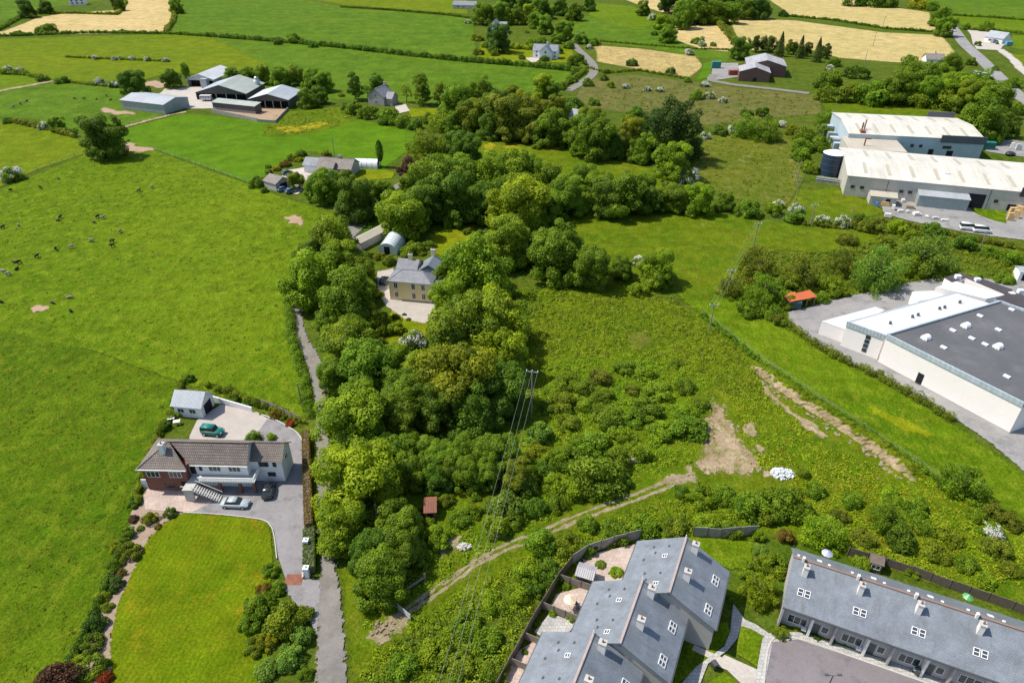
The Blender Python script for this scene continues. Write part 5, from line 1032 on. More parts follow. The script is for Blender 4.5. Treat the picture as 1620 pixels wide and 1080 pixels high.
grow('between the factory and the road', '', [(1313,128,50,'bush','mid'),(1357,111,42,'bush','dark'),(1380,148,62,'bush','mid'),(1347,147,52,'bush','olive'),(1313,147,46,'bush','olive'),(1413,134,56,'broad','mid'),(1440,118,46,'broad','mid'),(1473,121,52,'broad','mid'),(1447,153,52,'bush','olive'),(1497,157,56,'bush','olive'),(1513,134,56,'broad','bright'),(1547,131,56,'broad','mid'),(1580,154,60,'broad','mid'),(1557,184,72,'broad','mid'),(1594,194,42,'broad','dark'),(1320,97,28,'bush','mid'),(1313,107,16,'haw'),(1507,99,32,'broad','mid'),(1485,115,40,'broad','mid'),(1497,40,32,'broad','mid'),(1490,25,30,'broad','mid'),(1440,96,32,'bush','mid'),(1452,5,30,'bush','yellow'),(1475,10,24,'bush','mid'),(1538,97,22,'bush','mid'),(1602,130,30,'bush','mid'),(1548,69,14,'bush','dark'),(1535,150,50,'broad','olive'),(1416,152,44,'bush','olive'),(1610,172,30,'bush','mid'),(1475,142,46,'broad','mid'),(1560,42,26,'bush','mid'),(1530,42,18,'bush','mid'),(1575,108,14,'bush','mid')], 'bushes by the main road')
grow('of the scrub between the two factories', '', [(1388,426,92,'feather','grey'),(1469,404,88,'feather','grey'),(1475,367,52,'bush','dark'),(1532,383,46,'bush','dark'),(1197,417,76,'feather','brown'),(1210,460,68,'feather','mid'),(1320,450,52,'bush','bright'),(1268,427,72,'feather','brown'),(1601,407,42,'bush','mid'),(1567,396,32,'bush','mid'),(1380,355,42,'bush','brown'),(1420,358,38,'bush','lime'),(1447,371,34,'bush','olive'),(1157,454,46,'feather','brown'),(1186,486,46,'bush','mid'),(1222,490,42,'bush','mid'),(1335,415,60,'feather','brown'),(1240,470,46,'bush','bright'),(1365,345,34,'bush','dark'),(1340,378,40,'low','brown'),(1400,380,40,'low','olive'),(1448,420,50,'feather','bright'),(1300,470,30,'bush','mid'),(1250,448,50,'bush','olive'),(1540,440,40,'low','bright'),(1500,430,40,'low','mid'),(1232,505,30,'bush','brown'),(1590,440,36,'low','mid')], 'scrub between the factories')
grow('of the central scrub above the dirt patch', '', [(896,602,52,'bush','bright',.72),(950,596,46,'bush','brown',.72),(987,580,42,'bush','mid',.72),(892,634,56,'bush','olive',.72),(964,656,62,'bush','mid',.72),(1022,641,66,'bush','mid',.72),(1042,615,56,'bush','bright',.72),(1088,671,76,'bush','mid',.72),(1051,678,56,'bush','bright',.72),(857,682,54,'bush','grey'),(900,667,48,'bush','olive',.72),(937,704,80,'bush','mid',.72),(1001,615,32,'bush','brown',.72),(955,624,42,'bush','mid',.72),(1070,574,22,'bush','mid',.72),(920,612,40,'bush','mid',.72),(925,640,40,'bush','bright',.72),(870,642,40,'bush','mid',.72),(980,690,60,'low','bright'),(1010,712,56,'low','bright'),(1110,640,36,'bush','mid',.72),(875,615,36,'bush','bright',.72),(1020,590,40,'low','bright'),(1085,610,40,'low','mid'),(1085,650,44,'bush','bright',.72),(1000,660,44,'bush','mid',.72)], 'central scrub bushes')
grow('of the bushes above the track', '', [(940,748,100,'bush','mid'),(900,722,62,'bush','mid'),(977,724,56,'bush','mid'),(857,746,48,'bush','dark'),(829,775,52,'bush','dark'),(875,762,46,'bush','bright'),(905,775,50,'bush','bright'),(850,712,46,'bush','gold'),(845,800,46,'bush','dark'),(880,795,40,'bush','mid'),(868,725,40,'bush','bright'),(985,760,40,'bush','dark')], 'bushes above the track')
grow('of the bushes between track and terrace', '', [(931,826,40,'bush','mid'),(853,857,62,'bush','mid'),(900,858,54,'bush','olive'),(1079,777,32,'bush','dark'),(1110,784,52,'bush','bright'),(1146,781,48,'bush','mid'),(1190,796,72,'bush','mid'),(1241,793,78,'bush','mid'),(1307,836,78,'feather','bright'),(1200,845,30,'bush','bright'),(1204,868,28,'bush','grey'),(1246,848,36,'bush','copper'),(1273,748,24,'bush','mid'),(870,900,50,'bush','dark'),(830,905,50,'bush','bright'),(1020,830,60,'low','mid'),(970,838,60,'low','mid'),(1070,828,56,'low','olive'),(1120,826,50,'low','bright'),(1160,838,40,'low','mid'),(820,940,46,'bush','bright'),(845,930,36,'bush','dark'),(1275,805,44,'bush','mid'),(1216,815,40,'bush','olive'),(930,868,36,'bush','mid'),(780,950,50,'low','bright'),(740,985,60,'low','mid'),(690,1030,70,'low','bright'),(770,1010,60,'low','mid'),(730,1050,60,'low','olive'),(640,1050,60,'low','mid'),(785,1060,50,'bush','mid'),(1290,775,44,'low','mid')], 'bushes above the terrace')
grow('of the rough slope right of the terrace', '', [(1529,757,82,'feather','mid'),(1404,816,64,'feather','mid'),(1427,847,56,'bush','dark'),(1570,838,38,'haw'),(1574,806,44,'bush','brown'),(1600,822,42,'bush','brown'),(1505,847,48,'low','olive'),(1579,864,48,'bush','brown'),(1350,790,40,'bush','mid'),(1370,850,44,'low','brown'),(1450,800,50,'low','mid'),(1480,870,50,'low','olive'),(1330,815,36,'bush','brown'),(1530,890,44,'low','mid'),(1560,915,40,'low','bright'),(1445,900,30,'bush','bright'),(1365,890,36,'bush','bright'),(1600,900,40,'low','olive'),(1410,780,40,'low','bright'),(1460,830,44,'low','mid'),(1545,815,40,'low','bright')], 'rough slope bushes')
grow('beside the terrace path', '', [(1203,930,68,'feather','lime'),(1236,1000,30,'bush','olive'),(1225,890,50,'bush','bright'),(1190,905,44,'bush','bright'),(1274,999,13,'bush','dark'),(1293,1007,15,'bush','dark'),(1304,1002,12,'bush','mid'),(1318,1013,13,'bush','dark'),(1337,1014,13,'bush','mid'),(1293,995,9,'bush','red'),(1158,945,20,'bush','mid'),(950,892,22,'low','mid'),(975,903,26,'low','bright'),(905,975,22,'bush','bright'),(875,968,16,'bush','bright'),(895,925,18,'low','mid'),(850,985,16,'low','mid'),(830,1030,14,'low','mid'),(1350,1012,14,'low','dark'),(1385,1015,14,'low','mid'),(1420,1030,12,'low','olive'),(1470,1045,14,'low','mid'),(1084,1024,14,'low','mid'),(1262,992,12,'low','mid'),(1400,1024,10,'low','red'),(1505,1062,12,'low','mid'),(1560,1082,12,'low','dark')], 'terrace garden shrubs')
grow('along the left edge of the big lawn', '', [(212,793,26,'bush','dark'),(236,818,31,'bush','gold'),(267,810,25,'bush','dark'),(210,820,18,'bush','purple'),(203,840,30,'bush','mid'),(184,863,26,'bush','yellow'),(204,870,42,'bush','olive'),(181,890,30,'bush','mid'),(182,922,32,'bush','deep'),(158,943,30,'bush','lime'),(150,983,42,'bush','deep'),(143,1017,44,'bush','mid'),(143,1053,56,'bush','olive'),(165,1070,28,'bush','red'),(87,1075,78,'bush','purple'),(170,915,22,'bush','grey'),(192,905,20,'bush','copper'),(120,1045,30,'bush','lime'),(222,835,16,'low','grey'),(250,832,14,'low','copper'),(168,960,24,'low','olive')], 'lawn border shrubs')
grow('along the right edge of the big lawn', '', [(427,900,30,'bush','mid'),(417,930,30,'low','copper'),(408,957,58,'bush','mid'),(447,980,80,'bush','olive'),(420,1012,38,'bush','yellow'),(458,1037,54,'bush','pale'),(420,1056,46,'bush','pale'),(482,1062,32,'bush','mid'),(478,970,42,'bush','olive'),(475,1008,44,'bush','pale'),(440,928,28,'bush','mid'),(395,985,40,'bush','mid'),(402,1020,40,'bush','olive')], 'lawn border shrubs')
grow('round the bungalow yard', '', [(400,689,30,'bush','grey'),(428,691,20,'bush','lime'),(286,647,26,'bush','lime'),(435,655,22,'bush','copper'),(413,654,9,'low','yellow'),(462,667,22,'low','red'),(366,630,26,'bush','mid'),(389,637,18,'bush','dark'),(299,598,20,'bush','deep'),(253,685,12,'low','yellow'),(262,672,22,'bush','dark'),(272,660,18,'bush','mid'),(350,628,16,'low','lime'),(448,660,12,'low','mid'),(245,700,12,'low','olive')], 'bungalow yard shrubs')
grow('in the cream house garden', '', [(711,351,24,'bush','mid',1.5),(652,534,44,'haw'),(741,366,20,'bush','brown'),(762,370,34,'bush','grey'),(655,391,44,'low','olive'),(677,387,28,'low','mid'),(628,518,38,'bush','lime'),(625,500,16,'low','brown'),(640,497,9,'low','dark'),(646,505,10,'low','brown'),(615,410,28,'bush','olive'),(600,405,24,'low','gold'),(580,425,30,'low','gold'),(640,402,18,'bush','bright'),(728,345,34,'low','olive'),(600,465,20,'low','olive'),(668,400,16,'low','gold'),(590,540,40,'bush','olive'),(850,232,20,'low','mid')], 'cream house garden shrubs')

# ---- hedges: each a continuous mass of foliage along a field edge
def hedge(pix, h, w, tint, label, cat='hedge', wob=.35, dens=1.0, box=False, mat='leaf'):
    P = [G(x, y).to_2d() for x, y in pix]; L = sum((b-a).length for a, b in zip(P, P[1:])); mp = sum(mpp(x, y) for x, y in pix)/len(pix)
    nr.seed(int(abs(P[0].x*7+P[0].y*3)) % 99999); org = P[0]
    step = max(w*.42, .35); n = max(4, int(L/step)); Lc = []; Lr = []
    for i in range(n):
        t = i/(n-1)*L; k = 0
        while k < len(P)-2 and t > (P[k+1]-P[k]).length: t -= (P[k+1]-P[k]).length; k += 1
        d = (P[k+1]-P[k]); c = P[k]+d*(t/max(d.length, 1e-3)); nn = Vector((-d.y, d.x)).normalized()
        hh = h*(1+nr.uniform(-wob, wob)); 
        for q in range(3):
            off = nr.uniform(-.5, .5)*w*.7; zz = hh*(.35, .62, .8)[q]; r = min(w*.5, hh*.5)*nr.uniform(.7, 1.1)
            Lc.append((c.x-org.x+nn.x*off, c.y-org.y+nn.y*off, max(zz-r*.3, r*.5))); Lr.append(r)
    Lc = np.array(Lc); Lr = np.array(Lr); size = max(.16, mp*1.5); per = int(np.clip(4*math.pi*np.mean(Lr)**2*.55/(size*size*.42)*dens, 12, 120))
    Pp, N_, S, T = lobes_to_leaves(Lc, Lr, per, size, None, .6)
    ok = Pp[:, 2] > 0; me = leaf_mesh('hedge', Pp[ok], N_[ok], S[ok], T[ok], MAT[mat])
    o = objm('hedge', me, None, (org.x, org.y, 0)); t = TINT[tint]; o.color = (t[0], t[1], t[2], 1); tag(o, label, cat); return o
HEDGES = [
 ([(327,58),(420,65),(500,72),(560,78),(640,88),(740,98),(830,105),(900,112)], 2.6, 3.2, 'dark', 'long dark hedge below the big top green field'),
 ([(540,12),(620,17),(700,24),(750,30)], 1.6, 2.0, 'dark', 'thin hedge at the top of the upper green field'),
 ([(0,58),(60,56),(130,53),(200,53),(262,54),(330,58)], 1.8, 2.4, 'dark', 'low hedge under the tan field at top left'),
 ([(-30,62),(10,42),(30,30),(50,18)], 2.2, 3.0, 'dark', 'hedge on the left edge of the tan field'),
 ([(262,52),(275,34),(277,14),(284,-6)], 2.2, 3.0, 'brown', 'brown hedge on the right edge of the tan field'),
 ([(86,22),(120,22),(185,24),(192,18),(200,4)], 2.0, 2.0, 'bright', 'clipped hedge curving round the garden above the tan field'),
 ([(0,117),(40,119),(78,128)], 2.2, 3.2, 'mid', 'hedge with blossom at the left edge by the farm track'),
 ([(20,194),(50,200),(80,206),(120,217)], 1.8, 3.0, 'brown', 'ragged hedge leading to the big pasture tree'),
 ([(105,91),(150,93),(225,96),(262,98)], 1.2, 1.6, 'olive', 'low bank between the hawthorns in the yellow pasture'),
 ([(85,128),(110,130),(135,134),(160,136),(200,140)], 1.0, 1.4, 'olive', 'low hedge from the farm track to the hawthorns'),
 ([(1245,26),(1320,33),(1400,46),(1484,52)], 1.6, 2.0, 'dark', 'thin hedge between the two right tan fields'),
 ([(1136,38),(1148,52),(1160,66),(1172,80)], 3.0, 5.0, 'brown', 'thick brown hedge between the tan fields'),
 ([(1507,25),(1560,28),(1640,34)], 1.6, 2.2, 'dark', 'dark hedge across the top right corner fields'),
 ([(1535,48),(1580,50),(1640,57)], 2.0, 3.0, 'mid', 'hedge behind the grey roofed roadside house'),
 ([(1249,516),(1291,549),(1347,578),(1402,603),(1458,636),(1500,664)], 1.4, 2.2, 'brown', 'low brown hedge beside the white warehouse road'),
 ([(455,470),(462,530),(474,580),(486,620),(490,660)], 1.7, 1.9, 'mid', 'green hedge on the left bank of the lane'),
 ([(330,612),(365,622),(410,640),(450,655),(478,672)], 1.2, 1.8, 'olive', 'rough hedge behind the bungalow yard wall'),
 ([(290,606),(268,660),(246,700),(225,760),(214,800)], 1.1, 1.2, 'olive', 'thin hedge left of the bungalow'),
 ([(205,840),(178,905),(148,975),(110,1050),(80,1110)], 1.0, .9, 'dark', 'dark hedge along the meadow edge of the big lawn'),
 ([(762,75),(800,77),(842,79)], 3.0, 3.5, 'lime', 'thick lime green garden hedge by the white house'),
 ([(915,100),(925,114),(905,128),(885,142)], 2.0, 2.6, 'mid', 'hedge along the inside of the far lane bend'),
 ([(1110,500),(1150,532),(1200,572),(1300,640),(1400,704),(1480,757),(1560,800)], .9, 1.5, 'mid', 'overgrown bank and hedge along the wire fence'),
 ([(1180,480),(1215,500),(1250,520)], 1.8, 3.0, 'mid', 'bushy bank left of the warehouse yard corner'),
 ([(1340,356),(1400,352),(1470,366),(1560,384),(1640,400)], 1.3, 2.4, 'brown', 'brown hedge below the factory yard'),
 ([(712,346),(735,348),(752,350)], 1.2, 1.5, 'olive', 'clipped garden hedge on the cream house lawn'),
 ([(1240,350),(1290,358),(1350,362),(1400,374)], 1.2, 2.6, 'brown', 'low brown growth along the top of the rough field'),
 ([(930,108),(960,116),(1010,112),(1090,126)], 1.2, 2.2, 'brown', 'low brown hedge below the tawny reed field'),
 ([(1160,80),(1100,78),(1020,72),(950,66)], 1.0, 2.0, 'brown', 'low dark hedge above the tawny reed field'),
]
for hp in HEDGES: hedge(*hp)

# ---- ground cover nobody could count: brambles, bracken and tussocks
def cover(name, label, pix, dens, hmax, size, tint, holes=(), cat='undergrowth', rad=.7, k=26, seed=1):
    nr.seed(seed); pts = [G(x, y).to_2d() for x, y in pix]; xs = [p.x for p in pts]; ys = [p.y for p in pts]
    poly = np.array([(p.x, p.y) for p in pts]); area = abs(sum(pts[i].x*pts[(i+1) % len(pts)].y-pts[(i+1) % len(pts)].x*pts[i].y for i in range(len(pts))))/2
    n = int(area*dens); box = (max(xs)-min(xs))*(max(ys)-min(ys)); q = np.stack([nr.uniform(min(xs), max(xs), int(n*box/area)), nr.uniform(min(ys), max(ys), int(n*box/area))], 1)
    def inside(q, poly):
        c = np.zeros(len(q), bool); j = len(poly)-1
        for i in range(len(poly)):
            a, b = poly[i], poly[j]; cond = ((a[1] > q[:, 1]) != (b[1] > q[:, 1])) & (q[:, 0] < (b[0]-a[0])*(q[:, 1]-a[1])/(b[1]-a[1]+1e-9)+a[0]); c ^= cond; j = i
        return c
    q = q[inside(q, poly)]
    for hpix in holes: q = q[~inside(q, np.array([tuple(G(x, y).to_2d()) for x, y in hpix]))]
    f = .5+.5*np.sin(q[:, 0]*.31+1.3*np.sin(q[:, 1]*.23))*np.sin(q[:, 1]*.37+1.1*np.sin(q[:, 0]*.19)); hh = hmax*(.25+.75*f*nr.uniform(.5, 1.1, len(q)))
    m = len(q); d = sphere_pts(m*k).reshape(m, k, 3); d[:, :, 2] = np.abs(d[:, :, 2]); R = rad*nr.uniform(.6, 1.3, (m, 1, 1))
    P = np.concatenate([q, np.zeros((m, 1))], 1)[:, None, :]+d*np.concatenate([np.repeat(R, 2, 2), hh[:, None, None]], 2)
    N_ = d+nr.normal(size=d.shape)*.5+np.array([0, 0, .4]); tn = (nr.uniform(.15, .85, (m, 1))+nr.normal(size=(m, k))*.13)
    P = P.reshape(-1, 3); cen = np.array([P[:, 0].mean(), P[:, 1].mean(), 0])
    me = leaf_mesh(name, P-cen, N_.reshape(-1, 3), size*nr.uniform(.6, 1.4, m*k), tn.reshape(-1), MAT['leaf'])
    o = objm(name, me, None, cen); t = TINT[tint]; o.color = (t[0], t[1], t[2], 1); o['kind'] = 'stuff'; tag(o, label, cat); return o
DIRT = [(1128,631),(1147,644),(1164,674),(1177,703),(1206,742),(1177,751),(1128,748),(1096,734),(1112,700),(1134,683)]
UP = [(826,458),(900,462),(1000,470),(1060,470),(1112,505),(1180,565),(1205,600),(1180,640),(1110,600),(1000,560),(900,570),(850,575),(838,520)]; BARE = [[(990,530),(1020,525),(1035,545),(1010,556),(992,548)]]
cover('bracken', 'sea of green bracken in the upper rough field', UP, .8, .75, .24, 'lime', BARE, seed=3, k=30)
cover('bramble_scrub', 'olive brambles mixed through the upper rough field', UP, .38, 1.0, .26, 'olive', BARE, seed=31)
cover('dead_stems', 'brownish dead stems among the upper bracken', UP, .22, .8, .22, 'brown', BARE, rad=.9, seed=32)
MIDP = [(850,575),(900,572),(1000,560),(1110,600),(1135,630),(1105,700),(1090,735),(1030,750),(980,775),(900,805),(830,840),(812,760),(830,690),(840,640)]
cover('bramble_scrub', 'tangled green brambles between the bushes in the middle', MIDP, .75, 1.0, .25, 'bright', seed=4, k=30)
cover('bracken', 'pale green bracken patches between the central bushes', MIDP, .5, .8, .22, 'lime', seed=41)
BANKP = [(860,870),(930,835),(1010,805),(1100,785),(1200,815),(1190,842),(1010,850),(920,880),(880,910),(840,960),(800,1050),(790,1090),(560,1090),(600,1030),(650,990),(720,945),(790,905)]
cover('bramble_bank', 'bright green bramble bank between track and terrace fences', BANKP, 1.1, 1.1, .22, 'lime', seed=5, k=30)
cover('bramble_bank', 'darker bramble growth on the bank by the terrace fences', BANKP, .45, 1.3, .24, 'mid', seed=51)
cover('weeds', 'weeds creeping over the bare earth patch', DIRT, .4, .35, .2, 'olive', rad=.45, k=12, seed=52)
cover('weeds', 'grass tufts along the dirt track', [(1100,742),(1110,760),(1005,800),(894,842),(800,880),(715,932),(640,980),(610,975),(700,915),(800,858),(894,818),(1005,776)], .35, .3, .2, 'bright', rad=.4, k=12, seed=53)
cover('tussock_grass', 'rough tussocky growth on the slope right of the dirt patch', [(1180,590),(1230,640),(1300,700),(1400,745),(1480,760),(1620,842),(1660,930),(1500,920),(1380,880),(1290,850),(1230,800),(1260,760),(1200,735),(1170,680),(1160,630)], .9, .7, .24, 'lime', [[(1215,735),(1262,735),(1262,762),(1215,762)]], seed=6)
cover('tussock_grass', 'tawny dead grass on the slope right of the dirt patch', [(1180,590),(1230,640),(1300,700),(1400,745),(1480,760),(1620,842),(1660,930),(1500,920),(1380,880),(1290,850),(1230,800),(1260,760),(1200,735),(1170,680),(1160,630)], .35, .6, .24, 'yellow', seed=61)
cover('scrub_growth', 'brownish low scrub between the rough field and the warehouse yard', [(1150,440),(1200,400),(1300,400),(1420,372),(1560,390),(1640,405),(1640,440),(1490,436),(1350,465),(1290,480),(1245,490),(1250,515),(1180,478)], .55, 1.2, .34, 'olive', seed=7)
cover('verge_growth', 'weedy growth between the lane trees and the track gate', [(560,900),(640,880),(700,840),(760,830),(800,850),(730,905),(650,955),(600,990),(560,1000)], .8, .7, .24, 'bright', [[(690,870),(712,852),(730,850),(725,868),(700,884)]], seed=8)
cover('verge_growth', 'weeds on the bank left of the lane', [(452,470),(460,470),(470,530),(484,572),(494,615),(498,650),(488,655),(480,610),(466,560)], 1.6, .6, .22, 'mid', rad=.5, seed=9)
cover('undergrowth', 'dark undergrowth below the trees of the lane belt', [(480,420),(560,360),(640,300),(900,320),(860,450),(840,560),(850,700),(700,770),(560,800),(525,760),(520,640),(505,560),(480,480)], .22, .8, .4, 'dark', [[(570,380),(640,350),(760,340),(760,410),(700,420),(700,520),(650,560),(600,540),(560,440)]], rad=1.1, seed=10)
cover('rush_tussocks', 'rushy tussocks in the small field left of the factory', [(1110,225),(1150,214),(1260,218),(1268,260),(1255,300),(1240,325),(1130,305),(1095,285)], .12, .6, .4, 'olive', rad=.6, k=14, seed=12)
cover('rush_tussocks', 'rushes scattered over the brown heath', [(930,150),(1000,122),(1130,140),(1290,155),(1300,180),(1120,205),(1000,182)], .05, .7, .6, 'brown', rad=.9, k=12, seed=13)
TINT['grass'] = (.50, .52, .28)
MEA = [(-300,380),(0,300),(135,248),(240,240),(400,296),(520,338),(560,380),(480,400),(450,470),(458,530),(474,600),(478,650),(290,604),(150,553),(0,522),(-300,500)]
MEB = [(-300,520),(0,528),(150,560),(285,612),(262,665),(232,735),(210,790),(172,885),(140,965),(90,1060),(30,1120),(-300,1120)]
cover('grass_tufts', 'rank grass tufts scattered over the upper left meadow', MEA, .16, .28, .26, 'grass', rad=.55, k=9, seed=71)
cover('grass_tufts', 'rank grass tufts scattered over the lower left meadow', MEB, .42, .26, .20, 'grass', rad=.5, k=10, seed=72)
cover('rough_growth', 'weeds on the patch of rough ground beside the farm', [(418,200),(440,180),(540,172),(564,190),(520,204),(470,214),(417,214)], .16, .9, .45, 'bright', rad=1.0, k=16, seed=14)

# ================================================================ vehicles
def loft(secs):
    """closed body from cross-sections: (x, [(y,z)...] right half from bottom to top)"""
    V = []; F = []; k = None
    for x, half in secs:
        ring = [(x, y, z) for y, z in half]+[(x, -y, z) for y, z in reversed(half)]; k = len(ring); V += ring
    for i in range(len(secs)-1):
        for j in range(k): a = i*k+j; b = i*k+(j+1) % k; F.append((a, b, b+k, a+k))
    F.append(tuple(range(k-1, -1, -1))); m = (len(secs)-1)*k; F.append(tuple(m+j for j in range(k)))
    q = MB(); q.v = V; q.f = F; return q
_cars = {}
def car_meshes(kind):
    if kind in _cars: return _cars[kind]
    Lh = {'sedan': 2.2, 'hatch': 1.95, 'jeep': 2.0, 'van': 2.4}[kind]; w = .88 if kind != 'van' else .96
    belt = {'sedan': .92, 'hatch': .95, 'jeep': 1.15, 'van': 1.2}[kind]; roof = {'sedan': 1.42, 'hatch': 1.48, 'jeep': 1.85, 'van': 2.1}[kind]; lo = .28 if kind != 'jeep' else .45
    hood = {'sedan': .86, 'hatch': .9, 'jeep': 1.1, 'van': 1.15}[kind]
    sec = lambda x, wb, zt: (x, [(wb*.92, lo), (wb, lo+.22), (wb, zt-.12), (wb*.9, zt)])
    body = loft([sec(-Lh, w*.80, belt-.12), sec(-Lh+.14, w*.95, belt-.02), sec(-Lh*.5, w, belt), sec(0, w, belt), sec(Lh*.38, w, belt), sec(Lh*.55, w, hood), sec(Lh*.9, w*.94, hood-.12), sec(Lh, w*.78, hood-.32)])
    cab = {'sedan': (-1.55,-.95,.35,1.0), 'hatch': (-1.8,-1.35,.35,1.0), 'jeep': (-1.95,-1.85,.45,.75), 'van': (-2.35,-2.25,1.1,1.75)}[kind]
    g = lambda x, t: (x, [(w*.9, belt-.03), (w*.9-.16*t, belt+(roof-belt-.05)*t)])
    glass = loft([(cab[0], [(w*.88, belt-.03), (w*.86, belt+.02)]), (cab[1], [(w*.88, belt-.03), (w*.74, roof-.05)]), (cab[2], [(w*.88, belt-.03), (w*.74, roof-.05)]), (cab[3], [(w*.86, belt-.06), (w*.84, belt+.0)])])
    rf = loft([(cab[1]-.05, [(w*.72, roof-.07), (w*.62, roof-.02)]), ((cab[1]+cab[2])/2, [(w*.77, roof-.06), (w*.66, roof+.02)]), (cab[2]+.05, [(w*.72, roof-.08), (w*.62, roof-.03)])])
    wr = .32 if kind != 'jeep' else .40; wm = MB(); wm.tube([(0,-.11,0),(0,.11,0)], [wr,wr], 14); rm = MB(); rm.tube([(0,-.12,0),(0,.12,0)], [wr*.55,wr*.55], 10)
    hl = MB(); hl.box(-.05,.05,-.17,.17,-.07,.07)
    _cars[kind] = (body.mesh('body', MAT['carpaint'], True), glass.mesh('windows', MAT['glass']), rf.mesh('roof_panel', MAT['carpaint'], True), wm.mesh('wheel', MAT['tyre']), rm.mesh('rim', MAT['steel']), hl.mesh('headlight', MAT['lamp']), Lh, w, wr, hood); return _cars[kind]
def car(px, py, deg, kind, col, label, z=.12, cat=None, group=None):
    b, g, rf, wm, rm, hl, Lh, w, wr, hood = car_meshes(kind); p = G(px, py); nm = {'sedan': 'parked_car', 'hatch': 'parked_car', 'jeep': 'off_road_vehicle', 'van': 'van'}[kind]
    R = empty(nm, (p.x, p.y, z), math.radians(deg), label, cat or ('van' if kind == 'van' else 'car'), group); c = (*col, 1)
    o = objm('body', b, R); o.color = c; objm('windows', g, R); o = objm('roof_panel', rf, R); o.color = c
    for sx in (-1, 1):
        for sy in (-1, 1):
            q = objm('wheel', wm, R, (sx*Lh*.63, sy*(w-.08), wr)); objm('rim', rm, q)
    for sy in (-1, 1): objm('headlight', hl, R, (Lh-.12, sy*w*.6, hood-.26))
    return R
car(374, 800, -3, 'sedan', (.42,.47,.50), 'silver saloon car parked in front of the bungalow'); car(426, 779, 98, 'hatch', (.02,.02,.022), 'black car in the shadow beside the balcony')
R = car(338, 687, -8, 'jeep', (.0,.17,.13), 'teal green off-road vehicle on the yard behind the bungalow'); q = MB(); q.box(-2.15,-2.0,-.36,.36,.75,1.45); q.build('spare_wheel', MAT['tyre'], R)
car(455, 276, 40, 'hatch', (.04,.07,.11), 'dark blue car above the tan garage'); car(449, 302, 38, 'hatch', (.10,.17,.30), 'blue car left of the pair beside the tan garage'); car(461, 305, 40, 'hatch', (.08,.13,.22), 'darker blue car right of the pair beside the tan garage')
car(608, 447, 80, 'hatch', (.015,.02,.05), 'dark car on the gravel left of the cream house'); car(1598, 246, 20, 'hatch', (.02,.02,.025), 'dark car behind the rear factory hall')
car(1531, 364, -12, 'van', (.75,.75,.75), 'white van at the lower edge of the factory yard, left one'); car(1552, 368, -14, 'van', (.75,.75,.76), 'white van at the lower edge of the factory yard, right one')
car(1546, 120, -48, 'van', (.75,.77,.8), 'white van by the bushes along the main road'); car(1507, 50, -50, 'van', (.7,.7,.7), 'white van driving on the far end of the road'); car(1590, 68, -10, 'hatch', (.10,.25,.45), 'blue car in the yard of the roadside house'); car(1577, 70, 60, 'hatch', (.03,.1,.12), 'dark teal car beside the roadside house')
car(1560, 118, -46, 'hatch', (.5,.5,.52), 'silver car on the verge of the main road')
def trailer(px, py, deg, label, col=(.6,.6,.6)):
    p = G(px, py); R = empty('livestock_trailer', (p.x, p.y, .12), math.radians(deg), label, 'trailer'); m = MB(); m.box(-2.6,2.6,-1.1,1.1,.6,2.6); o = m.build('box', MAT['tint'], R); o.color = (*col, 1)
    for s in (-1, 1): m = MB(); m.tube([(0,s*1.0,.4),(0,s*1.25,.4)], [.4,.4], 12); m.build('wheel', MAT['tyre'], R)
    for k in range(4): m = MB(); m.box(-2.3+k*1.2,-1.5+k*1.2,-1.13,-1.1,1.7,2.2); m.build('slot', MAT['opening'], R)
    m = MB(); m.bar((2.6,0,.6),(3.8,0,.5), .12); m.build('drawbar', MAT['steel'], R)
trailer(327, 160, 0, 'pale livestock trailer standing in the farm yard')
def container(px, py, deg, L, h, col, label, name='skip_container', cat='container'):
    p = G(px, py); R = empty(name, (p.x, p.y, .1), math.radians(deg), label, cat); m = MB(); m.box(-L/2,L/2,-1.2,1.2,.05,h); o = m.build('body', MAT['tint'], R); o.color = (*col, 1)
    m = MB()
    for k in range(int(L/.5)): m.box(-L/2+.1+k*.5,-L/2+.3+k*.5,-1.26,-1.2,.2,h-.15)
    o = m.build('ribs', MAT['tint'], R); o.color = (*[c*.85 for c in col], 1); m = MB(); m.box(-L/2-.03,L/2+.03,-1.23,1.23,h,h+.1); o = m.build('lid', MAT['tint'], R); o.color = (*[min(1, c*1.1) for c in col], 1); return R
container(1132, 108, 0, 5.0, 3.4, (.03,.22,.19), 'teal container at the left of the brown shed yard'); container(1160, 119, 2, 5.5, 2.4, (.30,.07,.06), 'red container beside the brown shed'); container(1562, 236, -12, 4.2, 2.6, (.02,.16,.14), 'teal skip at the right end of the rear hall'); container(1595, 72, 0, 4.0, 2.2, (.1,.3,.5), 'blue container by the roadside house')
container(1254, 486, -10, 3.0, 1.8, (.03,.10,.10), 'dark teal skip under the orange roof')
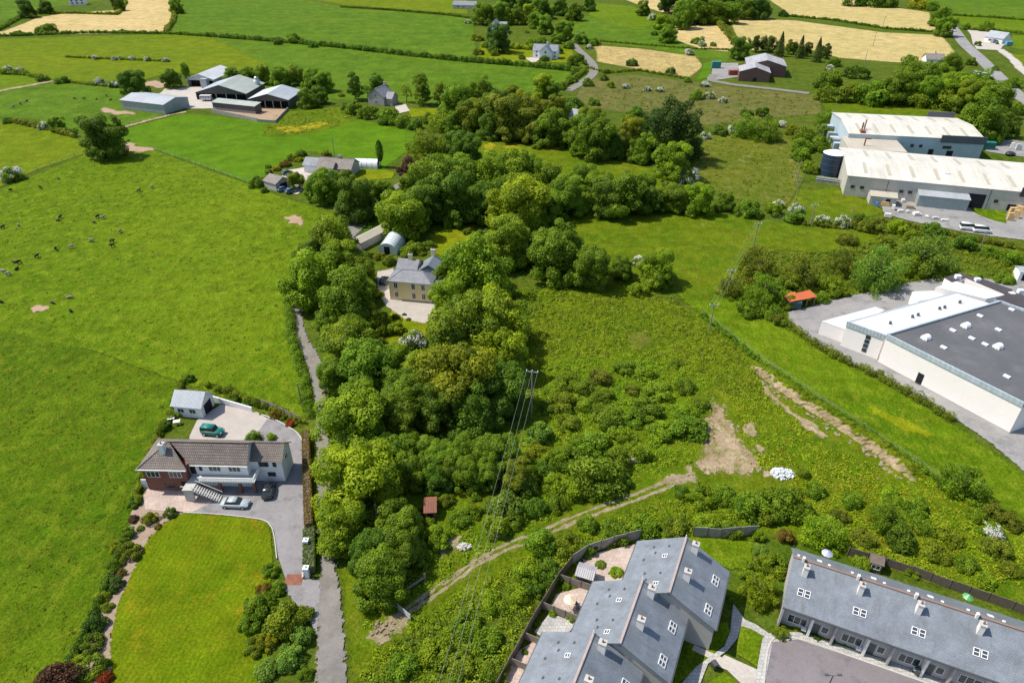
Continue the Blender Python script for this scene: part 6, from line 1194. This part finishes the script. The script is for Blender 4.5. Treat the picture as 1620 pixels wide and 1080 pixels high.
# factory yard clutter: pallets, crates and tarpaulins
yr = random.Random(3); COLS = [((.62,.42,.20),'tan'),((.5,.12,.06),'rust red'),((.55,.55,.55),'grey'),((.08,.25,.55),'blue'),((.7,.68,.62),'white'),((.30,.22,.15),'brown')]
cl = [(1354,305,3),(1386,327,3),(1400,326,0),(1404,317,1),(1420,314,2),(1428,320,4),(1440,318,5),(1452,321,1),(1460,324,4),(1470,322,1),(1480,325,1),(1490,326,1),(1500,322,0),(1412,332,4),(1424,336,4),(1436,336,2),(1450,341,4),(1466,344,4),(1480,346,2),(1440,330,5),(1600,340,0),(1606,345,0),(1612,338,0),(1597,349,0),(1404,344,4),(1494,350,4),(1380,314,2),(1600,236,4),(1610,238,2)]
for i, (x, y, ci) in enumerate(cl):
    col, cn = COLS[ci]; p = G(x, y); L = yr.uniform(1.0, 2.6); w = yr.uniform(.9, 1.5); h = yr.uniform(.5, 1.5) if x < 1590 else yr.uniform(1.6, 2.8)
    R = empty('pallet_stack', (p.x, p.y, .11), math.radians(-17+yr.uniform(-20, 20)), f'{cn} pallet load, {ordw(i+1)} in the factory yard clutter', 'pallet', 'factory yard clutter')
    m = MB(); [m.box(-L/2,L/2,-w/2+k*w*.4,-w/2+k*w*.4+.12,0,.12) for k in range(3)]; m.build('pallet', MAT['wood'], R)
    m = MB(); m.box(-L/2+.05,L/2-.05,-w/2+.05,w/2-.05,.12,h*.6); m.box(-L/2+.1,L/2*yr.uniform(.2,.9),-w/2+.1,w/2-.1,h*.6,h); o = m.build('load', MAT['tint'], R); o.color = (*col, 1)
# ================================================================ cattle
def cow_mesh():
    me = bpy.data.meshes.new('cow'); V = [(0,0,1.12),(.55,0,1.14),(.95,0,1.3),(1.25,0,1.32),(1.45,0,1.18),(-.55,0,1.12),(-.78,0,1.2),(-.86,0,.8),(-.88,0,.55),
        (.5,.22,.85),(.52,.24,.45),(.5,.24,.03),(.5,-.22,.85),(.52,-.24,.45),(.5,-.24,.03),(-.62,.24,.9),(-.72,.25,.48),(-.66,.25,.03),(-.62,-.24,.9),(-.72,-.25,.48),(-.66,-.25,.03),(1.2,.2,1.42),(1.2,-.2,1.42)]
    E = [(0,1),(1,2),(2,3),(3,4),(0,5),(5,6),(6,7),(7,8),(1,9),(9,10),(10,11),(1,12),(12,13),(13,14),(5,15),(15,16),(16,17),(5,18),(18,19),(19,20),(3,21),(3,22)]
    me.from_pydata(V, E, []); o = bpy.data.objects.new('cow', me); C.objects.link(o); o.modifiers.new('s', 'SKIN'); o.modifiers.new('u', 'SUBSURF').levels = 1
    rad = [.40,.36,.24,.17,.11,.38,.12,.04,.05]+[.17,.09,.07]*2+[.19,.10,.07]*2+[.05,.05]
    for i, v in enumerate(me.skin_vertices[0].data): v.radius = (rad[i], rad[i]); v.use_root = (i == 0)
    dg = bpy.context.evaluated_depsgraph_get(); m2 = bpy.data.meshes.new_from_object(o.evaluated_get(dg)); bpy.data.objects.remove(o); m2.materials.clear(); m2.materials.append(MAT['hide']); return m2
COW = cow_mesh(); cr_ = random.Random(9)
def herd(pts, zone, group):
    pts = sorted(pts); 
    for i, (x, y) in enumerate(pts):
        p = G(x, y); o = objm('cow', COW, None, (p.x, p.y, .04), cr_.uniform(0, 6.28)); k = cr_.choice(((.018,.016,.016),(.018,.016,.016),(.02,.018,.018),(.10,.06,.04),(.25,.23,.22))); o.color = (*k, 1)
        if cr_.random() < .3: o.location.z = -.3
        o.scale = [.68]*3; tag(o, f'grazing cow, {ordw(i+1)} from left {zone}', 'cow', group)
herd([(241,298),(220,304),(65,299),(93,284),(18,303),(29,357),(5,362),(89,396),(146,383),(163,347),(178,384),(179,391),(113,393),(31,417),(23,416),(27,427),(14,436),(6,430),(83,480),(110,472),(112,493),(2,479),(191,368),(96,346),(149,353),(59,408),(92,350),(155,345)], 'in the big left meadow', 'cattle in the big meadow')
herd([(119,158),(134,158),(153,158),(169,153),(43,162),(33,166),(38,164),(175,159),(22,170)], 'in the pasture by the farm shed', 'cattle by the farm'); herd([(195,223),(199,228),(203,224)], 'beside the big pasture tree', 'cattle by the tree'); herd([(1179,236),(1198,243),(1222,240)], 'in the rushy field left of the factory', 'cattle in the rushy field') if False else None
# ================================================================ poles and wires
PM = MB(); PM.tube([(0,0,-.2),(0,0,9.5)], [.16,.11], 8); PMESH = PM.mesh('shaft', MAT['pole'])
XM = MB(); XM.box(-1.1,1.1,-.06,.06,-.07,.07); XMESH = XM.mesh('crossarm', MAT['steel']); IM = MB(); IM.tube([(0,0,.05),(0,0,.35)], [.07,.09], 8); IMESH = IM.mesh('insulator', MAT['pvc'])
def pole(p, h, deg, label, arm=True, group='electricity poles'):
    R = empty('electricity_pole', (p.x, p.y, 0), math.radians(deg), label, 'pole', group); o = objm('shaft', PMESH, R); o.scale = (1, 1, h/9.5)
    if arm:
        objm('crossarm', XMESH, R, (0,0,h-.3))
        for x in (-1,0,1): objm('insulator', IMESH, R, (x,0,h-.28))
    return R
def tops(p, h, deg): a = math.radians(deg); return [Vector((p.x+x*math.cos(a), p.y+x*math.sin(a), h+.05)) for x in (-1,0,1)]
def base(px, py, h): q = G(px, py, h); return Vector((q.x, q.y, 0))
def wire(a, b, sag, label, rad=.022, group='power cables'):
    m = MB(); pts = []
    for i in range(17):
        t = i/16; q = a.lerp(b, t)-a; pts.append((q.x, q.y, q.z-4*sag*t*(1-t)))
    m.tube(pts, [rad]*17, 5); o = m.build('power_cable', MAT['cable']); o.location = a; tag(o, label, 'cable', group)
PA = base(842,586,10.5); PB = G(640,1330,10).xy.to_3d(); pole(PA, 10.5, -12, 'electricity pole with crossarm rising from the dark thicket shade'); pole(PB, 10.5, -8, 'electricity pole below the bottom edge carrying the cables')
for i, (a, b) in enumerate(zip(tops(PA, 10.5, -12), tops(PB, 10.5, -8))): wire(a, b, 1.3, f'{["left","middle","right"][i]} power cable hanging over the thicket and track', .014)
PC = base(1130,481,7.0); PD = base(1158,427,7.0); PE = base(1200,353,7.0); PF = base(1290,324,6.5)
pole(PC, 7.0, 5, 'pole with crossarm beside the grass strip by the bracken field'); pole(PD, 7.0, 10, 'pole with crossarm among brown scrub left of the willows'); pole(PE, 7.0, 15, 'pole with crossarm in the rough field'); pole(PF, 6.5, 10, 'pole with crossarm beside the white hawthorns')
for (a, b, n) in ((PC, PD, 'lower'), (PD, PE, 'middle'), (PE, PF, 'upper')):
    for i, (s, t) in enumerate(zip(tops(a, 7, 8), tops(b, 7, 8))): wire(s, t, .5, f'{["left","middle","right"][i]} cable on the {n} span right of the bracken field', .012)
for x, y, h, l, arm in ((1268,255,7,'bare pole at the left of the blue tank',False),(1387,50,8.5,'pole standing in the right tan field',False),(1401,26,8,'pole with long crossarm in the upper tan field',True),(1373,80,7,'pole at the lower edge of the tan field',False),(525,216,8,'thin pole behind the tan bungalow',False),(470,606,5,'thin pole on the lane bank above the bungalow',False),(593,797,5.5,'grey pole among the lane trees',False),(1325,157,8,'pole at the left rear corner of the factory',False),(1352,326,5,'pole in rough grass right of the hawthorns',False),(1562,365,5.5,'pole at the lower edge of the factory yard',False)):
    pole(base(x, y, h), h, 0, l, arm)
# lamp post in the car park
p = base(1318,1068,5.0); R = empty('lamp_post', p, 0, 'dark street lamp standing in the car park', 'lamp'); m = MB(); m.tube([(0,0,0),(0,0,5)], [.09,.06], 8); m.build('post', MAT['darkgrey'], R)
for s in (-1, 1): m = MB(); m.bar((0,0,4.95),(s*.6,0,5.15), .06); m.box(s*.75-.25,s*.75+.25,-.12,.12,5.1,5.24); m.build('lantern', MAT['darkgrey'], R)
# ================================================================ fences, walls, gates
def panel_fence(pix, h, mat, label, step=2.0, post='wood_dark', name='garden_fence', cat='fence'):
    P = [G(x, y).to_2d() for x, y in pix]; R = empty(name, (P[0].x, P[0].y, 0), 0, label, cat); o = P[0]
    for a, b in zip(P, P[1:]):
        n = max(1, int((b-a).length/step))
        for i in range(n):
            s = a.lerp(b, i/n)-o; e = a.lerp(b, (i+1)/n)-o; hh = h*rng.uniform(.96, 1.04); m = MB(); m.bar((s.x,s.y,hh/2),(e.x,e.y,hh/2), .06, hh); m.build('panel', MAT[mat], R)
            m = MB(); m.box(s.x-.06,s.x+.06,s.y-.06,s.y+.06,-.1,h+.1); m.build('post', MAT[post], R)
    return R
panel_fence([(780,1100),(812,1042),(846,980),(884,918),(905,892)], 1.8, 'wood_dark', 'timber fence along the bramble bank behind the terrace')
panel_fence([(905,892),(930,876),(970,862),(1012,852)], 2.0, 'stain_wall', 'weathered wall panels behind the top terrace garden'); panel_fence([(1096,848),(1140,850),(1196,845)], 2.0, 'stain_wall', 'weathered wall panels behind the terrace lawn')
panel_fence([(1340,878),(1400,895),(1440,908),(1500,930),(1560,950),(1640,978)], 1.7, 'wood_dark', 'timber fence behind the long terrace row')
for i, (a, b, w) in enumerate((((884,918),(936,936),'top'),((858,962),(912,984),'middle'),((830,1010),(862,1024),'lower'),((806,1050),(836,1062),'lowest'))): panel_fence([a, b], 1.5, 'wood', f'{w} timber divider fence between the terrace back gardens', 1.6)
panel_fence([(413,641),(440,652),(474,668)], 1.6, 'wood', 'timber fence at the back right of the bungalow yard', 1.8)
wall_run('yard_wall', [(338,634),(362,641),(400,652)], 1.2, .25, 'white', 'white wall from the garage along the bungalow yard')
def curve_kerb(pix, label, mat='conc_wall', w=.22, h=.16):
    P = smooth_path([G(x, y).to_2d() for x, y in pix], 5); o = P[0]; m = MB()
    for a, b in zip(P, P[1:]): m.bar((a.x-o.x,a.y-o.y,h/2+.05),(b.x-o.x,b.y-o.y,h/2+.05), w, h)
    ob = m.build('kerb', MAT[mat]); ob.location = (o.x, o.y, .02); ob['kind'] = 'structure'
curve_kerb([(400,652),(430,662),(458,677),(474,690),(482,713),(484,780),(482,840),(479,914)], 'kerb'); curve_kerb([(290,811),(345,814),(412,822),(428,832),(434,850),(438,884)], 'kerb', 'conc_wall', .14, .12)
curve_kerb([(1206,1100),(1219,1015),(1262,1011),(1340,1037),(1460,1079),(1640,1142)], 'kerb')
m = MB(); a, b = G(452,917).to_2d(), G(479,917).to_2d(); m.box(a.x,b.x,a.y-.9,a.y+.9,.10,.135); o = m.build('brick_threshold', MAT['brick']); o['kind'] = 'structure'
for x, y, n in ((487,868,'upper'),(487,912,'lower')):
    p = G(x, y); R = empty('gate_pillar', (p.x,p.y,0), 0, f'{n} white gate pillar in the clipped hedge', 'pillar'); part(R, 'shaft', 'white', (-.3,.3,-.3,.3,0,1.9)); part(R, 'cap', 'white', (-.4,.4,-.4,.4,1.9,2.05)); m = MB(); m.tube([(0,0,2.05),(0,0,2.4)], [.25,.02], 8); m.build('finial', MAT['white'], R)
def box_hedge(pix, h, w, tint, label):
    a, b = G(*pix[0]).to_2d(), G(*pix[1]).to_2d(); d = b-a; L = d.length; nr.seed(77+int(pix[0][1])); n = int((2*h+w)*L*55); u = nr.uniform(0, 2*h+w, n); x = nr.uniform(0, L, n)
    y = np.where(u < h, 0, np.where(u < h+w, u-h, w)); z = np.where(u < h, u, np.where(u < h+w, h, 2*h+w-u)); Nn = np.stack([np.zeros(n), np.where(u < h, -1, np.where(u < h+w, 0, 1)), np.where((u >= h) & (u < h+w), 1, 0)], 1)
    P = np.stack([x, y-w/2, z], 1)+nr.normal(size=(n, 3))*.05; me = leaf_mesh('hedge', P, Nn+nr.normal(size=(n, 3))*.5, nr.uniform(.12, .26, n), nr.uniform(.2, .8, n), MAT['leaf'])
    R = empty('clipped_hedge', (a.x, a.y, 0), math.atan2(d.y, d.x), label, 'hedge'); o = objm('foliage', me, R); t = TINT[tint]; o.color = (*t, 1)
    q = MB(); q.box(.15,L-.15,-w/2+.15,w/2-.15,0,h-.15); q.build('twigs', MAT['bark'], R)
box_hedge([(490,838),(485,690)], 1.5, 1.25, 'copper', 'clipped copper brown hedge between driveway and lane'); box_hedge([(491,908),(491,843)], 1.5, 1.7, 'deep', 'clipped dark green hedge by the white gate pillars')
R, W = frame_at('field_gate', (614,950), (650,981), 'long pale barred gate across the track entrance', 'gate')
for k in range(5): part(R, 'rail', 'steel', (0,W,-.03,.03,.25+k*.25,.33+k*.25))
for x in (0, W/2, W): part(R, 'stile', 'steel', (x-.04,x+.04,-.05,.05,.1,1.4))
part(R, 'board', 'conc_wall', (.05,W-.05,.04,.07,.3,1.2))
R, W = frame_at('barrier_pole', (627,947), (672,917), 'fallen timber barrier beside the track gate', 'barrier'); part(R, 'beam', 'wood', (0,W,-.12,.12,.5,.75)); part(R, 'post', 'wood', (W-.15,W+.15,-.15,.15,0,1.4)); part(R, 'post', 'wood', (-.1,.15,-.15,.15,0,1.0))
SP = MB(); SP.box(-.06,.06,-.06,.06,-.1,1.15); SPM = SP.mesh('post', MAT['wood'])
def wire_fence(pix, label, step=4.0):
    P = [G(x, y).to_2d() for x, y in pix]; o = P[0]; R = empty('wire_fence', (o.x,o.y,0), 0, label, 'fence'); m = MB()
    for a, b in zip(P, P[1:]):
        n = max(1, int((b-a).length/step))
        for i in range(n): s = a.lerp(b, i/n)-o; objm('post', SPM, R, (s.x,s.y,0))
        for z in (.5,.8,1.08): m.bar((a.x-o.x,a.y-o.y,z),(b.x-o.x,b.y-o.y,z), .015)
    m.build('wire', MAT['cable'], R)
wire_fence([(-20,306),(40,278),(80,262),(137,242)], 'post and wire fence along the left meadow edge'); wire_fence([(245,238),(300,256),(360,278),(402,293)], 'post and wire fence between bright field and meadow'); wire_fence([(1112,496),(1200,566),(1300,634),(1400,700),(1500,766)], 'post and wire fence along the bank above the dirt'); wire_fence([(1262,300),(1256,270),(1268,250)], 'post and wire fence left of the tank'); wire_fence([(187,202),(240,188),(290,176)], 'post and wire fence beside the short farm track'); wire_fence([(1280,262),(1262,300),(1254,330)], 'post and wire fence down to the hawthorns'); wire_fence([(0,522),(90,540),(180,568),(285,606)], 'faint wire fence across the big meadow') if False else None
# ================================================================ stones, heaps, garden things
def rock_mesh(seed):
    bm = bmesh.new(); bmesh.ops.create_icosphere(bm, subdivisions=1, radius=1); r = random.Random(seed)
    for v in bm.verts: v.co = v.co*r.uniform(.65, 1.1); v.co.z *= .7
    me = bpy.data.meshes.new('boulder'); bm.to_mesh(me); bm.free(); me.materials.append(MAT['trackstone']); return me
ROCK = [rock_mesh(i) for i in range(4)]; br = random.Random(21)
bank = [(1205,590),(1230,608),(1260,630),(1290,648),(1315,664),(1345,684),(1375,704),(1400,722),(1425,742),(1435,750)]
spots = []
for i in range(58):
    k = br.randrange(len(bank)-1); t = br.random(); spots.append((bank[k][0]*(1-t)+bank[k+1][0]*t-br.uniform(5, 13), bank[k][1]*(1-t)+bank[k+1][1]*t+br.uniform(5, 12)))
for i, (x, y) in enumerate(sorted(spots)):
    p = G(x, y); o = objm('boulder', br.choice(ROCK), None, (p.x,p.y,.08), br.uniform(0, 6)); q = br.uniform(.16, .5); o.scale = (q*1.3, q, q*br.uniform(.7, 1.1))
    tag(o, f'{"large" if q > .36 else "small"} pale boulder, {ordw(i+1)} from left in the row below the bank', 'boulder', 'boulders along the bank')
def heap(px, py, r, n, mat, label, hz=.6, s0=.1, s1=.3, name='rubble_heap', sy=.7):
    q = MB(); r_ = random.Random(int(px)); 
    for i in range(n):
        a = r_.uniform(0, 6.28); d = r*math.sqrt(r_.random()); z = hz*max(0, 1-(d/r)**1.5)*r_.uniform(.4, 1); s = r_.uniform(s0, s1); x, y = d*math.cos(a), d*math.sin(a)*sy; pts = [(x+s*r_.uniform(.6, 1.2)*math.cos(b), y+s*r_.uniform(.6, 1.2)*math.sin(b)) for b in (0,1.5,3.1,4.6)]; q.prism(pts, max(0, z-.1), z+s*r_.uniform(.5, 1))
    p = G(px, py); o = q.build(name, MAT[mat]); o.location = (p.x,p.y,.05); tag(o, label, 'heap')
heap(1237, 750, 2.0, 170, 'whiteroof', 'heap of white rubble at the edge of the scrub', .7); heap(790, 845, 1.2, 70, 'trackstone', 'heap of pale stones beside the track under the cables', .6); heap(735, 866, 1.1, 60, 'conc_wall', 'grey rubble heap left of the track', .5); heap(1000, 727, 1.4, 40, 'wood', 'pile of cut branches in the central scrub', .5, .15, .5); heap(606, 994, 1.8, 60, 'trackstone', 'loose stones at the track mouth', .15); heap(1382, 318, 2.0, 40, 'steel', 'scrap pile beside the small tan store', .8, .2, .5)
def parasol(px, py, col, label, r=1.3, h=2.2):
    p = base(px, py, h); R = empty('parasol', p, 0, label, 'parasol'); m = MB(); m.tube([(0,0,0),(0,0,h+.3)], [.04,.04], 6); m.build('pole', MAT['pvc'], R); m = MB(); m.tube([(0,0,h-.1),(0,0,h+.4)], [r,.04], 8); o = m.build('canopy', MAT['tint'], R); o.color = (*col, 1)
parasol(902, 947, (.72,.58,.42), 'cream parasol on the terrace patio', .9); parasol(1309, 874, (.42,.42,.62), 'blue and white parasol behind the terrace row', .8); parasol(1532, 943, (.10,.33,.12), 'green parasol behind the long terrace row', .7)
def chair(px, py, deg, i):
    p = G(px, py); R = empty('garden_chair', (p.x,p.y,.1), math.radians(deg), f'dark garden chair, {i} beside the cream parasol', 'chair', 'patio chairs'); part(R, 'seat', 'darkgrey', (-.25,.25,-.25,.25,.40,.46)); part(R, 'backrest', 'darkgrey', (-.25,.25,.2,.26,.46,.95))
    for a in (-.2, .2):
        for b in (-.2, .2): part(R, 'leg', 'darkgrey', (a-.025,a+.025,b-.025,b+.025,0,.40))
chair(911, 957, 30, 'upper one'); chair(914, 965, 100, 'lower one')
R, W = frame_at('garden_shed', (910,922), (936,930), 'grey slatted garden shed behind the terrace', 'shed'); gable(R, 0, W, 0, 2.2, 1.8, 2.3, 'wood', 'grey_roof', .15, None, .06); door(R, W/2, 0, 0, .8, 1.6, 'f', 'wood_dark')
R, W = frame_at('playhouse', (1372,902), (1392,908), 'small shed with white window behind the terrace row', 'shed'); gable(R, 0, W, 0, 1.8, 1.8, 2.3, 'wood_dark', 'wood_dark', .1, None, .05); window(R, W/2, 0, .7, 1.2, .9)
for x, y, col, l in ((1129,1056,(.05,.05,.055),'dark wheelie bin on the path by the terrace'),(1449,1066,(.03,.05,.045),'dark wheelie bin in front of the terrace row')):
    p = G(x, y); R = empty('wheelie_bin', (p.x,p.y,.13), .4, l, 'bin'); m = MB(); m.box(-.3,.3,-.35,.35,.1,.98); o = m.build('body', MAT['tint'], R); o.color = (*col, 1); m = MB(); m.box(-.33,.33,-.4,.38,.985,1.06); o = m.build('lid', MAT['tint'], R); o.color = (*[c*1.5 for c in col], 1); m = MB(); m.tube([(-.3,.3,.1),(.3,.3,.1)], [.1,.1], 8); m.build('wheel', MAT['tyre'], R)
p = G(1094,999); R = empty('garden_bench', (p.x,p.y,.1), math.radians(-25), 'pink painted bench by the middle terrace gable', 'bench')
for nm, b in (('seat', (-.8,.8,-.25,.25,.40,.47)), ('backrest', (-.8,.8,.22,.28,.47,.95)), ('leg', (-.75,-.65,-.2,.2,0,.39)), ('leg', (.65,.75,-.2,.2,0,.39))): m = MB(); m.box(*b); o = m.build(nm, MAT['tint'], R); o.color = (.5,.03,.25,1)
# clothes frame and garden table behind the tan garage
for x, y, l in ((281,671,'white garden table beside the bungalow lawn strip'),(272,666,'small white garden seat left of the bungalow garage')):
    p = G(x, y); R = empty('garden_table', (p.x,p.y,.05), .3, l, 'table'); part(R, 'top', 'pvc', (-.6,.6,-.4,.4,.68,.74)); [part(R, 'leg', 'pvc', (a-.04,a+.04,b-.04,b+.04,0,.68)) for a in (-.5,.5) for b in (-.3,.3)]
